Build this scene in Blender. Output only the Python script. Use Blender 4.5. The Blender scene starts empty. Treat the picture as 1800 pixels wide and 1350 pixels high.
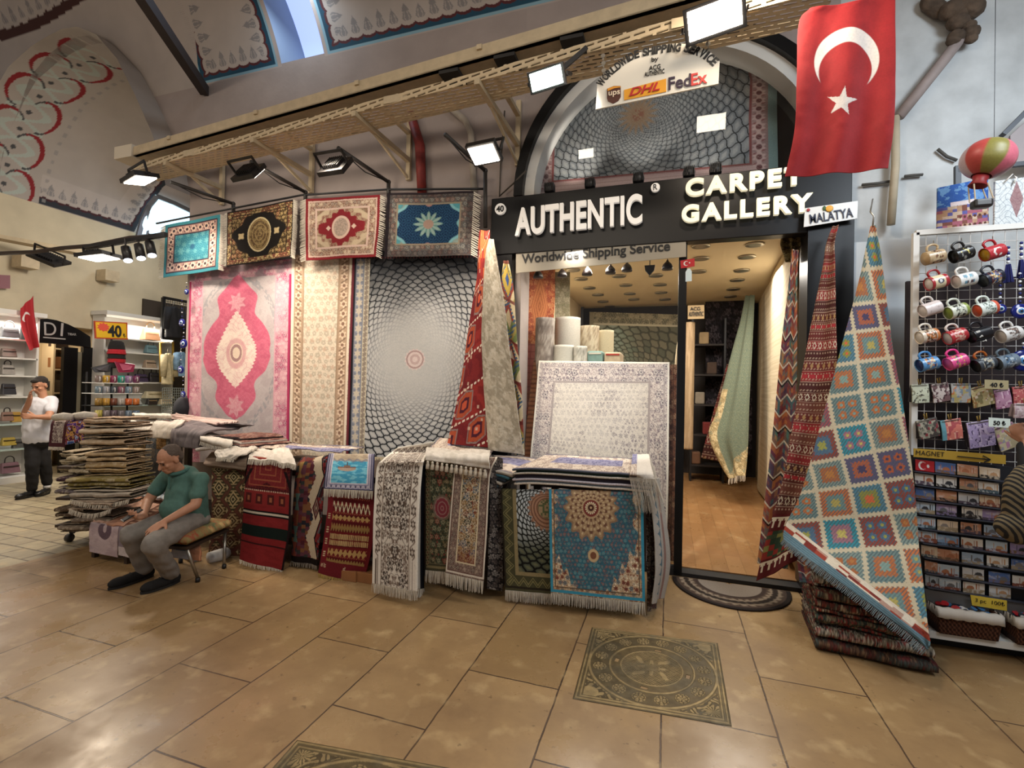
import bpy, bmesh, math, random
import numpy as np
from mathutils import Vector, Matrix
random.seed(7); RNG = np.random.RandomState(11)
sc = bpy.context.scene
COL = sc.collection

# ------------------------------------------------------------------ camera
CAM_H, FPX = 1.65, 840.0
def _rot(yaw, pitch, roll):
    f = np.array([math.sin(yaw)*math.cos(pitch), math.cos(yaw)*math.cos(pitch), math.sin(pitch)])
    r = np.array([math.cos(yaw), -math.sin(yaw), 0.0]); u = np.cross(r, f)
    c, s = math.cos(roll), math.sin(roll)
    return np.array([c*r+s*u, -s*r+c*u, f])
RC = _rot(*[math.radians(a) for a in (-18.1, 0.7, 1.23)])
EYE = np.array([0.0, 0.0, CAM_H])
cam_d = bpy.data.cameras.new('camera'); cam = bpy.data.objects.new('camera', cam_d); COL.objects.link(cam)
cam_d.sensor_width = 36.0; cam_d.lens = FPX*36.0/1800.0; cam_d.clip_start = 0.02; cam_d.clip_end = 200
cam.matrix_world = Matrix(((RC[0][0], RC[1][0], -RC[2][0], 0), (RC[0][1], RC[1][1], -RC[2][1], 0),
                           (RC[0][2], RC[1][2], -RC[2][2], CAM_H), (0, 0, 0, 1)))
sc.camera = cam

# ------------------------------------------------------------------ world, exposure
sc.view_settings.view_transform = 'Standard'; sc.view_settings.look = 'None'
sc.view_settings.exposure = 0.0; sc.view_settings.gamma = 1.0; sc.view_settings.use_curve_mapping = False
w = bpy.data.worlds.new('World'); sc.world = w; w.use_nodes = True
w.node_tree.nodes['Background'].inputs[0].default_value = (0.74, 0.71, 0.72, 1)
w.node_tree.nodes['Background'].inputs[1].default_value = 0.30
sc.cycles.max_bounces = 6; sc.cycles.diffuse_bounces = 3; sc.cycles.glossy_bounces = 3
sc.cycles.transparent_max_bounces = 10; sc.cycles.transmission_bounces = 4
sc.cycles.sample_clamp_indirect = 4.0; sc.cycles.caustics_reflective = False; sc.cycles.caustics_refractive = False
sc.cycles.use_denoising = True

def lamp(name, kind, loc, power, color=(1, .86, .70), size=0.3, target=None, spot=None, size_y=None, blend=.6):
    d = bpy.data.lights.new(name, kind); d.energy = power; d.color = color
    if kind == 'AREA':
        d.size = size
        if size_y: d.shape = 'RECTANGLE'; d.size_y = size_y
    elif kind == 'SPOT':
        d.spot_size = spot or 1.2; d.spot_blend = blend; d.shadow_soft_size = size
    else: d.shadow_soft_size = size
    o = bpy.data.objects.new(name, d); COL.objects.link(o); o.location = loc
    if target is not None:
        o.rotation_euler = (Vector(target)-Vector(loc)).to_track_quat('-Z', 'Y').to_euler()
    return o
WARM, NEUT, COOL = (1, .83, .64), (1, .93, .84), (.72, .86, 1)
# unseen fill lights, added in place of lamp rows behind and above the view
lamp('street_fill', 'AREA', (-1.5, -0.6, 4.6), 60, (1, .85, .67), 3.0, (-1.6, 4.6, 1.2), size_y=.5)
lamp('street_fill', 'AREA', (-6.5, -0.4, 4.8), 57, (1, .85, .68), 2.5, (-7, 4.4, 1.0), size_y=.5)
lamp('street_fill', 'AREA', (3.0, 0.4, 4.6), 58, (.80, .90, 1), 1.5, (2.4, 4.6, 2.8), size_y=.5)  # cool fill light, added for the bluish light on the right wall
# floods on the carpets
for _l, _t, _p in (((-5.75, 3.85, 3.95), (-5.2, 4.7, 1.7), 40), ((-4.45, 3.75, 3.62), (-4.0, 4.7, 1.6), 36),
                   ((-3.05, 3.6, 3.8), (-2.9, 4.7, 1.7), 34), ((-1.62, 3.85, 3.72), (-1.9, 4.5, 1.2), 46)):
    lamp('flood_light', 'SPOT', _l, _p*4.7, (1, .86, .70), .10, _t, 1.45, blend=.85)

# ------------------------------------------------------------------ pixel helpers (photo frame 1800x1350 -> a point at a stated depth)
def ray(x, y): return np.array([(x-900)/FPX, -(y-675)/FPX, 1.0]) @ RC
def fl(x, y, z=0.0):
    d = ray(x, y); return EYE + (z-CAM_H)/d[2]*d
def Q(x, y, Y):
    d = ray(x, y); return EYE + Y/d[1]*d
def QX(x, y, X):
    d = ray(x, y); return EYE + X/d[0]*d

# ------------------------------------------------------------------ colours
def c(h):
    v = np.array([int(h[i:i+2], 16)/255.0 for i in (0, 2, 4)])
    return np.where(v <= .04045, v/12.92, ((v+.055)/1.055)**2.4)
def rgba(h): return tuple(c(h)) + (1.0,)

# ------------------------------------------------------------------ materials
MATS = {}
def mat(name, col, rough=.6, metal=0.0, emit=0.0, noise=0.0, nscale=8.0, bump=0.0, bscale=60.0, spec=.5, alpha=1.0, ecol=None):
    if name in MATS: return MATS[name]
    m = bpy.data.materials.new(name); m.use_nodes = True; nt = m.node_tree; b = nt.nodes['Principled BSDF']
    col = rgba(col) if isinstance(col, str) else tuple(col)+(1.0,)
    b.inputs['Base Color'].default_value = col; b.inputs['Roughness'].default_value = rough
    b.inputs['Metallic'].default_value = metal; b.inputs['Specular IOR Level'].default_value = spec
    tc = nt.nodes.new('ShaderNodeTexCoord')
    if emit:
        b.inputs['Emission Color'].default_value = rgba(ecol) if ecol else col; b.inputs['Emission Strength'].default_value = emit
    n = nt.nodes.new('ShaderNodeTexNoise'); n.inputs['Scale'].default_value = nscale; n.inputs['Detail'].default_value = 4
    nt.links.new(tc.outputs['Object'], n.inputs['Vector'])
    if noise:
        mx = nt.nodes.new('ShaderNodeMix'); mx.data_type = 'RGBA'; mx.blend_type = 'MULTIPLY'
        mx.inputs['A'].default_value = col; mx.inputs['Factor'].default_value = 1.0
        rp = nt.nodes.new('ShaderNodeMapRange'); rp.inputs['From Min'].default_value = .3; rp.inputs['From Max'].default_value = .7
        rp.inputs['To Min'].default_value = 1-noise; rp.inputs['To Max'].default_value = 1+noise*.4
        nt.links.new(n.outputs['Fac'], rp.inputs['Value']); nt.links.new(rp.outputs['Result'], mx.inputs['B'])
        nt.links.new(mx.outputs['Result'], b.inputs['Base Color'])
    if bump:
        n2 = nt.nodes.new('ShaderNodeTexNoise'); n2.inputs['Scale'].default_value = bscale; n2.inputs['Detail'].default_value = 3
        nt.links.new(tc.outputs['Object'], n2.inputs['Vector'])
        bp = nt.nodes.new('ShaderNodeBump'); bp.inputs['Strength'].default_value = bump; bp.inputs['Distance'].default_value = .01
        nt.links.new(n2.outputs['Fac'], bp.inputs['Height']); nt.links.new(bp.outputs['Normal'], b.inputs['Normal'])
    MATS[name] = m; return m

def painted(name, rough=.9, bump=.25, bscale=260.0, spec=.2, metal=0.0, noise=.10, nscale=90.0):
    """material whose colour is the woven / printed pattern kept on the mesh, with a fine grain"""
    if name in MATS: return MATS[name]
    m = bpy.data.materials.new(name); m.use_nodes = True; nt = m.node_tree; b = nt.nodes['Principled BSDF']
    at = nt.nodes.new('ShaderNodeAttribute'); at.attribute_name = 'Col'
    b.inputs['Roughness'].default_value = rough; b.inputs['Specular IOR Level'].default_value = spec; b.inputs['Metallic'].default_value = metal
    tc = nt.nodes.new('ShaderNodeTexCoord')
    n = nt.nodes.new('ShaderNodeTexNoise'); n.inputs['Scale'].default_value = nscale; n.inputs['Detail'].default_value = 2
    nt.links.new(tc.outputs['Object'], n.inputs['Vector'])
    rp = nt.nodes.new('ShaderNodeMapRange'); rp.inputs['From Min'].default_value = .3; rp.inputs['From Max'].default_value = .7
    rp.inputs['To Min'].default_value = 1-noise; rp.inputs['To Max'].default_value = 1+noise*.5
    nt.links.new(n.outputs['Fac'], rp.inputs['Value'])
    mx = nt.nodes.new('ShaderNodeMix'); mx.data_type = 'RGBA'; mx.blend_type = 'MULTIPLY'; mx.inputs['Factor'].default_value = 1.0
    nt.links.new(at.outputs['Color'], mx.inputs['A']); nt.links.new(rp.outputs['Result'], mx.inputs['B'])
    nt.links.new(mx.outputs['Result'], b.inputs['Base Color'])
    if bump:
        n2 = nt.nodes.new('ShaderNodeTexNoise'); n2.inputs['Scale'].default_value = bscale; n2.inputs['Detail'].default_value = 2
        nt.links.new(tc.outputs['Object'], n2.inputs['Vector'])
        bp = nt.nodes.new('ShaderNodeBump'); bp.inputs['Strength'].default_value = bump; bp.inputs['Distance'].default_value = .004
        nt.links.new(n2.outputs['Fac'], bp.inputs['Height']); nt.links.new(bp.outputs['Normal'], b.inputs['Normal'])
    MATS[name] = m; return m
WOOL = painted('woven_wool'); SILK = painted('silky_pile', rough=.7, spec=.3)
PRINT = painted('printed_card', rough=.4, bump=0, spec=.4, noise=.03)
BRASSY = painted('cast_brass', rough=.42, bump=.3, bscale=120, metal=.25, noise=.25, nscale=25)
PAINTW = painted('painted_plaster', rough=.85, bump=.15, bscale=40, noise=.06, nscale=3)

# ------------------------------------------------------------------ object helpers
def wloc(o):
    v = Vector((0, 0, 0))
    while o is not None: v = v + o.location; o = o.parent
    return v
def tag(o, label=None, cat=None, group=None, kind=None):
    if label: o['label'] = label
    if cat: o['category'] = cat
    if group: o['group'] = group
    if kind: o['kind'] = kind
    return o
def thing(name, label, cat, loc, group=None):
    o = bpy.data.objects.new(name, None); COL.objects.link(o); o.location = tuple(float(a) for a in loc); o.empty_display_size = .1
    return tag(o, label, cat, group)
def link_mesh(name, me, m, parent=None, origin=None, mod=None):
    """me is in world coordinates; move it under its parent / to its own base"""
    o = bpy.data.objects.new(name, me); COL.objects.link(o)
    if m is not None:
        for mm in (m if isinstance(m, (list, tuple)) else [m]): me.materials.append(mm)
    if parent is not None:
        o.parent = parent; off = wloc(parent)
    else:
        n = len(me.vertices); co = np.empty(n*3, np.float32); me.vertices.foreach_get('co', co); co = co.reshape(-1, 3)
        off = Vector(origin) if origin is not None else Vector((float(co[:, 0].mean()), float(co[:, 1].mean()), float(co[:, 2].min())))
        o.location = off
    me.transform(Matrix.Translation(-off)); me.update()
    return o
def smooth(me, on=True): me.polygons.foreach_set('use_smooth', [on]*len(me.polygons)); me.update()

class MB:
    def __init__(s): s.v = []; s.f = []; s.mi = []; s.cur = 0
    def add(s, vs, fs):
        b = len(s.v); s.v += [tuple(map(float, p)) for p in vs]; s.f += [tuple(b+i for i in f) for f in fs]; s.mi += [s.cur]*len(fs); return s
    def box(s, lo, hi, bev=0):
        x0, y0, z0 = lo; x1, y1, z1 = hi
        return s.hexa([(x0, y0, z0), (x1, y0, z0), (x1, y1, z0), (x0, y1, z0), (x0, y0, z1), (x1, y0, z1), (x1, y1, z1), (x0, y1, z1)])
    def hexa(s, p): return s.add(p, [(0, 3, 2, 1), (4, 5, 6, 7), (0, 1, 5, 4), (1, 2, 6, 5), (2, 3, 7, 6), (3, 0, 4, 7)])
    def beam(s, a, b, w, h, up=(0, 0, 1)):
        a = np.array(a, float); b = np.array(b, float); d = b-a; d /= np.linalg.norm(d); u = np.array(up, float)
        if abs(d @ u) > .95: u = np.array([0, 1., 0])
        r = np.cross(d, u); r /= np.linalg.norm(r); u = np.cross(r, d)
        q = [a-r*w/2-u*h/2, a+r*w/2-u*h/2, b+r*w/2-u*h/2, b-r*w/2-u*h/2, a-r*w/2+u*h/2, a+r*w/2+u*h/2, b+r*w/2+u*h/2, b-r*w/2+u*h/2]
        return s.hexa(q)
    def cyl(s, a, b, r0, r1=None, n=12, cap=True):
        r1 = r0 if r1 is None else r1; a = np.array(a, float); b = np.array(b, float); d = b-a; d /= np.linalg.norm(d)
        u = np.array([0, 0, 1.]) if abs(d[2]) < .9 else np.array([1., 0, 0]); e = np.cross(d, u); e /= np.linalg.norm(e); g = np.cross(d, e)
        vs = []
        for p, r in ((a, r0), (b, r1)):
            for i in range(n): t = 2*math.pi*i/n; vs.append(p+r*(math.cos(t)*e+math.sin(t)*g))
        fs = [(i, (i+1) % n, n+(i+1) % n, n+i) for i in range(n)]
        if cap: fs += [tuple(range(n-1, -1, -1)), tuple(range(n, 2*n))]
        return s.add(vs, fs)
    def tube(s, pts, r, n=8):
        pts = [np.array(p, float) for p in pts]; rs = r if hasattr(r, '__len__') else [r]*len(pts); vs = []; prev = None
        for i, p in enumerate(pts):
            d = pts[min(i+1, len(pts)-1)]-pts[max(i-1, 0)]; d /= (np.linalg.norm(d)+1e-9)
            if prev is None:
                u = np.array([0, 0, 1.]) if abs(d[2]) < .9 else np.array([1., 0, 0])
            else: u = prev
            e = u-d*(u @ d); e /= (np.linalg.norm(e)+1e-9); prev = e; g = np.cross(d, e)
            for k in range(n): t = 2*math.pi*k/n; vs.append(p+rs[i]*(math.cos(t)*e+math.sin(t)*g))
        fs = [(i*n+k, i*n+(k+1) % n, (i+1)*n+(k+1) % n, (i+1)*n+k) for i in range(len(pts)-1) for k in range(n)]
        fs += [tuple(range(n-1, -1, -1)), tuple(range((len(pts)-1)*n, len(pts)*n))]
        return s.add(vs, fs)
    def lathe(s, prof, o=(0, 0, 0), n=20, ax=(0, 0, 1)):
        """prof: list of (radius, height along ax)"""
        d = np.array(ax, float); d /= np.linalg.norm(d); u = np.array([0, 0, 1.]) if abs(d[2]) < .9 else np.array([1., 0, 0])
        e = np.cross(d, u); e /= np.linalg.norm(e); g = np.cross(d, e); o = np.array(o, float); vs = []
        for r, h in prof:
            for k in range(n): t = 2*math.pi*k/n; vs.append(o+d*h+r*(math.cos(t)*e+math.sin(t)*g))
        fs = [(i*n+k, i*n+(k+1) % n, (i+1)*n+(k+1) % n, (i+1)*n+k) for i in range(len(prof)-1) for k in range(n)]
        fs += [tuple(range(n-1, -1, -1)), tuple(range((len(prof)-1)*n, len(prof)*n))]
        return s.add(vs, fs)
    def ball(s, o, r, n=12, m=8):
        r = (r, r, r) if not hasattr(r, '__len__') else r; vs = []; fs = []
        for i in range(m+1):
            p = math.pi*i/m
            for k in range(n): t = 2*math.pi*k/n; vs.append((o[0]+r[0]*math.sin(p)*math.cos(t), o[1]+r[1]*math.sin(p)*math.sin(t), o[2]+r[2]*math.cos(p)))
        fs = [(i*n+k, (i+1)*n+k, (i+1)*n+(k+1) % n, i*n+(k+1) % n) for i in range(m) for k in range(n)]
        return s.add(vs, fs)
    def prism(s, poly, dvec):
        """poly: planar outline (3D points); extruded by dvec"""
        n = len(poly); d = np.array(dvec, float); p = [np.array(q, float) for q in poly]
        return s.add(p+[q+d for q in p], [tuple(range(n-1, -1, -1)), tuple(range(n, 2*n))]+[(i, (i+1) % n, n+(i+1) % n, n+i) for i in range(n)])
    def build(s, name, m, parent=None, sm=False, origin=None, bevel=0.0):
        me = bpy.data.meshes.new(name); me.from_pydata(s.v, [], s.f)
        if sm: smooth(me)
        o = link_mesh(name, me, m, parent, origin)
        if isinstance(m, (list, tuple)): me.polygons.foreach_set('material_index', s.mi)
        if bevel:
            b = o.modifiers.new('edge', 'BEVEL'); b.width = bevel; b.segments = 2; b.limit_method = 'ANGLE'
        return o

def struct(o): o['kind'] = 'structure'; return o

def grid_mesh(name, pos, col=None, m=None, parent=None, thick=0.0, origin=None, flip=False, sm=True):
    """pos: (nv+1, nu+1, 3) array, col the same shape"""
    nv, nu = pos.shape[0]-1, pos.shape[1]-1
    me = bpy.data.meshes.new(name); n = (nv+1)*(nu+1)
    idx = np.arange(n).reshape(nv+1, nu+1)
    q = np.stack([idx[:-1, :-1], idx[1:, :-1], idx[1:, 1:], idx[:-1, 1:]], -1).reshape(-1, 4)
    if flip: q = q[:, ::-1]
    me.vertices.add(n); me.vertices.foreach_set('co', np.ascontiguousarray(pos, dtype=np.float32).ravel())
    me.loops.add(q.size); me.loops.foreach_set('vertex_index', np.ascontiguousarray(q, dtype=np.int32).ravel())
    me.polygons.add(len(q)); me.polygons.foreach_set('loop_start', np.arange(0, q.size, 4, dtype=np.int32))
    try: me.polygons.foreach_set('loop_total', np.full(len(q), 4, dtype=np.int32))
    except Exception: pass
    me.update(calc_edges=True)
    if col is not None:
        a = me.color_attributes.new('Col', 'FLOAT_COLOR', 'POINT'); cc = np.ones((n, 4), np.float32)
        q3 = np.broadcast_to(col, pos.shape).reshape(-1, 3); lu = q3 @ np.array([.25, .65, .10]); cc[:, :3] = np.clip(q3*.86+lu[:, None]*.14, 0.0, 1.0); a.data.foreach_set('color', cc.ravel())
    if sm: smooth(me)
    o = link_mesh(name, me, m, parent, origin)
    if thick:
        s = o.modifiers.new('thickness', 'SOLIDIFY'); s.thickness = abs(thick); s.offset = -1 if thick > 0 else 1
    return o

def catmull(P, t):
    """P: (n,3) control points, t in [0,1] by chord length"""
    P = np.asarray(P, float); d = np.r_[0, np.cumsum(np.linalg.norm(np.diff(P, axis=0), axis=1)+1e-9)]; d /= d[-1]
    E = np.vstack([2*P[0]-P[1], P, 2*P[-1]-P[-2]]); i = np.clip(np.searchsorted(d, t, 'right')-1, 0, len(P)-2)
    f = ((t-d[i])/(d[i+1]-d[i]))[:, None]; a, b, cc, e = E[i], E[i+1], E[i+2], E[i+3]
    return .5*((2*b)+(-a+cc)*f+(2*a-5*b+4*cc-e)*f*f+(-a+3*b-3*cc+e)*f**3)
def lerpP(P, t):
    P = np.asarray(P, float); d = np.r_[0, np.cumsum(np.linalg.norm(np.diff(P, axis=0), axis=1)+1e-9)]; d /= d[-1]
    return np.stack([np.interp(t, d, P[:, k]) for k in range(3)], -1)

def strip_pos(rows, nu, nv, curve=True):
    Lp = np.array([r[0] for r in rows], float); Rp = np.array([r[1] for r in rows], float)
    mid = (Lp+Rp)/2; d = np.r_[0, np.cumsum(np.linalg.norm(np.diff(mid, axis=0), axis=1)+1e-9)]; d /= d[-1]
    t = np.linspace(0, 1, nv+1)
    def ev(P):
        if not curve or len(rows) < 3: return np.stack([np.interp(t, d, P[:, k]) for k in range(3)], -1)
        E = np.vstack([2*P[0]-P[1], P, 2*P[-1]-P[-2]]); i = np.clip(np.searchsorted(d, t, 'right')-1, 0, len(P)-2)
        f = ((t-d[i])/(d[i+1]-d[i]))[:, None]; a, b, cc, e = E[i], E[i+1], E[i+2], E[i+3]
        return .5*((2*b)+(-a+cc)*f+(2*a-5*b+4*cc-e)*f*f+(-a+3*b-3*cc+e)*f**3)
    A, B = ev(Lp), ev(Rp); u = np.linspace(0, 1, nu+1)[None, :, None]
    return A[:, None, :]*(1-u)+B[:, None, :]*u
def pt(q):
    return np.array(q, float) if len(q) < 4 else (fl(q[0], q[1], q[2]) if q[3] == 'z' else QX(q[0], q[1], q[2]) if q[3] == 'x' else Q(q[0], q[1], q[2]))
def pnormals(p):
    du = np.gradient(p, axis=1); dv = np.gradient(p, axis=0); n = np.cross(dv, du)
    return n/(np.linalg.norm(n, axis=-1, keepdims=True)+1e-9)
def cloth(name, rows, colfn, A, B, nu=None, nv=None, parent=None, thick=.008, m=None, fold=0.0, nf=2.0, wob=.004, seed=0, curve=True, ph=0.0, skew=0.0, face=True):
    """a piece of woven cloth: rows of (left, right) points; pattern coordinates a in [0,A], b in [0,B] (photo pixels)"""
    nu = nu or int(max(8, A*.85)); nv = nv or int(max(8, B*.85))
    p = strip_pos([(pt(r[0]), pt(r[1])) for r in rows], nu, nv, curve); n = pnormals(p)
    if face:
        s = np.sign(((EYE-p)*n).sum(-1).mean()) or 1.0; n = n*s
    U, V = np.meshgrid(np.linspace(0, 1, nu+1), np.linspace(0, 1, nv+1))
    h = fold*np.sin(2*math.pi*(nf*U+skew*V)+ph)*(.35+.65*V)+wob*(2*fbm(U*4+seed*3.1, V*6+seed, seed+1)-1)
    p = p+n*h[..., None]
    if getattr(colfn, 'px', False):
        q = (p-EYE) @ RC.T; col = colfn(900+FPX*q[..., 0]/q[..., 2], 675-FPX*q[..., 1]/q[..., 2])
    else: col = colfn(U*A, V*B) if callable(colfn) else colfn
    fl_ = ((np.cross(p[1, 0]-p[0, 0], p[0, 1]-p[0, 0])) @ n[0, 0]) < 0
    o = grid_mesh(name, p, col, m or WOOL, parent, thick, flip=bool(fl_))
    return o, p

def fringe(pts, length, colr, parent, n=None, name='fringe', down=(0, 0, -1), wid=None, jit=.25, lift=None, rag=.12):
    """strands hanging from the polyline pts (n,3)"""
    pts = np.asarray(pts, float); L = np.linalg.norm(np.diff(pts, axis=0), axis=1).sum(); n = n or int(max(10, L/.012))
    P = lerpP(pts, (np.arange(n)+.5)/n); mb = MB(); w_ = (wid or L/n*.62); t = pts[-1]-pts[0]; t /= np.linalg.norm(t); dn = np.array(down, float)
    nn = np.cross(t, dn); nn /= np.linalg.norm(nn)+1e-9
    if (EYE-P.mean(0)) @ nn < 0: nn = -nn
    for k in range(n):
        l = length*(1-rag*random.random()); q = P[k]+nn*random.uniform(-.003, .004)
        e = q+dn*l+t*random.uniform(-1, 1)*jit*length*.25+nn*random.uniform(-.008, .012)
        mdl = (q+e)/2+t*random.uniform(-.5, .5)*w_
        vs = []
        for cpt, ww in ((q, w_), (mdl, w_*.85), (e, w_*.45)):
            vs += [cpt-t*ww/2-nn*.002, cpt+t*ww/2-nn*.002, cpt+t*ww/2+nn*.002, cpt-t*ww/2+nn*.002]
        fs = [(0, 1, 2, 3), (11, 10, 9, 8)]
        for s_ in (0, 4): fs += [(s_+i, s_+4+i, s_+4+(i+1) % 4, s_+(i+1) % 4) for i in range(4)]
        mb.add(vs, fs)
    return mb.build(name, mat('fringe_'+colr, colr, .95, noise=.15, nscale=60), parent)

def text(s, name, parent, loc, size, m, xdir=(1, 0, 0), zdir=(0, 0, 1), ext=.004, sx=1.0, bold=0.0, align='LEFT', shear=0.0, space=1.0, fit=None, fith=None):
    """lettering as real relief; converted to a mesh. xdir: reading direction, zdir: up"""
    cu = bpy.data.curves.new(name, 'FONT'); cu.body = s; cu.size = size; cu.extrude = ext; cu.offset = bold*size; cu.align_x = align; cu.shear = shear; cu.space_character = space
    o = bpy.data.objects.new(name, cu); COL.objects.link(o); bpy.context.view_layer.update()
    me = bpy.data.meshes.new_from_object(o.evaluated_get(bpy.context.evaluated_depsgraph_get())); bpy.data.objects.remove(o); bpy.data.curves.remove(cu)
    n = len(me.vertices); co = np.empty(n*3, np.float32); me.vertices.foreach_get('co', co); co = co.reshape(-1, 3)
    if fit:
        x0, x1 = co[:, 0].min(), co[:, 0].max(); co[:, 0] = (co[:, 0]-x0)*(fit/(x1-x0)) + (0 if align == 'LEFT' else -fit/2)
    else: co[:, 0] *= sx
    if fith:
        y0, y1 = co[:, 1].min(), co[:, 1].max(); co[:, 1] = (co[:, 1]-y0)*(fith/(y1-y0))
    X = np.array(xdir, float); X /= np.linalg.norm(X); Z = np.array(zdir, float); Z = Z-X*(X @ Z); Z /= np.linalg.norm(Z); N = np.cross(X, Z)
    wv = np.array(loc, float)+co[:, :1]*X+co[:, 1:2]*Z+co[:, 2:3]*N
    me.vertices.foreach_set('co', np.ascontiguousarray(wv, dtype=np.float32).ravel()); me.update()
    return link_mesh(name, me, m, parent)
# ------------------------------------------------------------------ pattern tools (numpy)
def sm(a, b, x):
    t = np.clip((x-a)/(b-a+1e-12), 0, 1); return t*t*(3-2*t)
def hs(i, j=0.0, s=0.0):
    v = np.sin(np.asarray(i)*127.1+np.asarray(j)*311.7+s*74.7)*43758.5453; return v-np.floor(v)
def vno(x, y, s=0.0):
    i, j = np.floor(x), np.floor(y); f, g = x-i, y-j; f = f*f*(3-2*f); g = g*g*(3-2*g)
    return (hs(i, j, s)*(1-f)+hs(i+1, j, s)*f)*(1-g)+(hs(i, j+1, s)*(1-f)+hs(i+1, j+1, s)*f)*g
def fbm(x, y, s=0.0, o=3):
    r = 0; a = .5; k = 1.0
    for q in range(o): r = r+a*vno(x*k, y*k, s+q); a *= .5; k *= 2.03
    return r/(1-.5**o)
def mx(a, b, t):
    t = np.asarray(t, float)[..., None]; return a*(1-t)+b*t
def flat(h, x): return np.broadcast_to(c(h) if isinstance(h, str) else h, x.shape+(3,)).copy()
def pick(cols, h):
    P = np.array([c(q) for q in cols]); return P[np.clip((h*len(cols)).astype(int), 0, len(cols)-1)]
def bulb(x, y, cell, r=.30, pet=6, seed=0, stag=True, amp=.28):
    """flower heads on a staggered lattice -> (mask, core mask, hash)"""
    cx = cell; j = np.floor(y/cx); xx = x/cx+(.5*(np.mod(j, 2)) if stag else 0); i = np.floor(xx)
    dx = xx-i-.5; dy = y/cx-j-.5; h = hs(i, j, seed); dx = dx+(hs(i, j, seed+5)-.5)*.25; dy = dy+(hs(i, j, seed+9)-.5)*.25
    rr = np.hypot(dx, dy); th = np.arctan2(dy, dx); R = r*(.75+.5*h)*(1+amp*np.cos(pet*th+h*6))
    return sm(R+.05, R-.05, rr), sm(.13, .08, rr), h
def vine(x, y, k, w=.16, seed=0.):
    a = np.abs(np.sin(k*x*.9+1.7*np.sin(k*y*.55+seed)+seed)); b = np.abs(np.sin(k*y*.9+1.7*np.sin(k*x*.5+2+seed)))
    return np.maximum(sm(w, w*.35, a), sm(w, w*.35, b))
def floral(x, y, cell, bg, vinec, cols, seed=0, core=None, w=.18, r=.32, pet=6):
    o = flat(bg, x)
    o = mx(o, c(vinec), vine(x, y, 5.2/cell, w, seed)*.9)
    m1, k1, h1 = bulb(x+cell*.37, y+cell*.21, cell*.55, r*.85, 4, seed+3); o = mx(o, pick(cols[::-1], h1), m1*(h1 > .35))
    m2, k2, h2 = bulb(x, y, cell, r*1.12, pet, seed); pc = pick(cols, h2); o = mx(o, pc, m2)
    o = mx(o, c(core or bg), bulb(x, y, cell, r*.70, pet, seed)[0]*.9); o = mx(o, pc*.8, bulb(x, y, cell, r*.38, pet, seed)[0])
    return o
def edge(x, y, W, L): return np.minimum(np.minimum(x, W-x), np.minimum(y, L-y))
def along(x, y, W, L):
    dx = np.minimum(x, W-x); dy = np.minimum(y, L-y); return np.where(dx < dy, y, x)
def band(o, d, d0, d1, colr): return mx(o, colr if not isinstance(colr, str) else c(colr), ((d >= d0) & (d < d1)).astype(float))
def rosband(d, t, d0, d1, bg, fg, core=None, per=None, seed=0, alt=None):
    """a border band filled with a row of rosettes and leaves"""
    w_ = d1-d0; per = per or w_*1.15; q = (d-(d0+d1)/2)/w_; i = np.floor(t/per); s = t/per-i-.5; r = np.hypot(q, s*per/w_); th = np.arctan2(q, s)
    o = flat(bg, d); o = mx(o, c(alt or fg), sm(.16, .06, np.abs(q-.28*np.sin(2*math.pi*t/per)))*.9)
    m = sm(.05, -.05, r-.33*(1+.22*np.cos(6*th))); o = mx(o, c(fg), m)
    if core: o = mx(o, c(core), sm(.2, .14, r))
    return o
def worn(o, x, y, k, to, amt=.5, seed=0, lo=.45, hi=.7):
    return mx(o, c(to), sm(lo, hi, fbm(x*k, y*k, seed, 4))*amt)
def net(x, y, cx, cy, N=44, c0=1.35, asp=1.0):
    """net of pointed scales around a centre -> (line distance, cell hash, r, theta, scale centre value)"""
    dx, dy = (x-cx), (y-cy)*asp; r = np.hypot(dx, dy)+1e-6; th = np.arctan2(dy, dx)
    a = N*th/(2*math.pi); b = N*np.log(r)/(2*math.pi)*c0; p, q = a+b, a-b; p, q = p+.07*np.sin(2*math.pi*q), q+.07*np.sin(2*math.pi*p)
    fp, fq = p-np.round(p), q-np.round(q); line = np.minimum(np.abs(fp), np.abs(fq)); h = hs(np.round(p-.5), np.round(q-.5))
    return line, h, r, th, np.minimum(.5-np.abs(np.mod(p, 1)-.5), .5-np.abs(np.mod(q, 1)-.5))
def fade(o, colr, t): return mx(o, c(colr), t)

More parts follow.
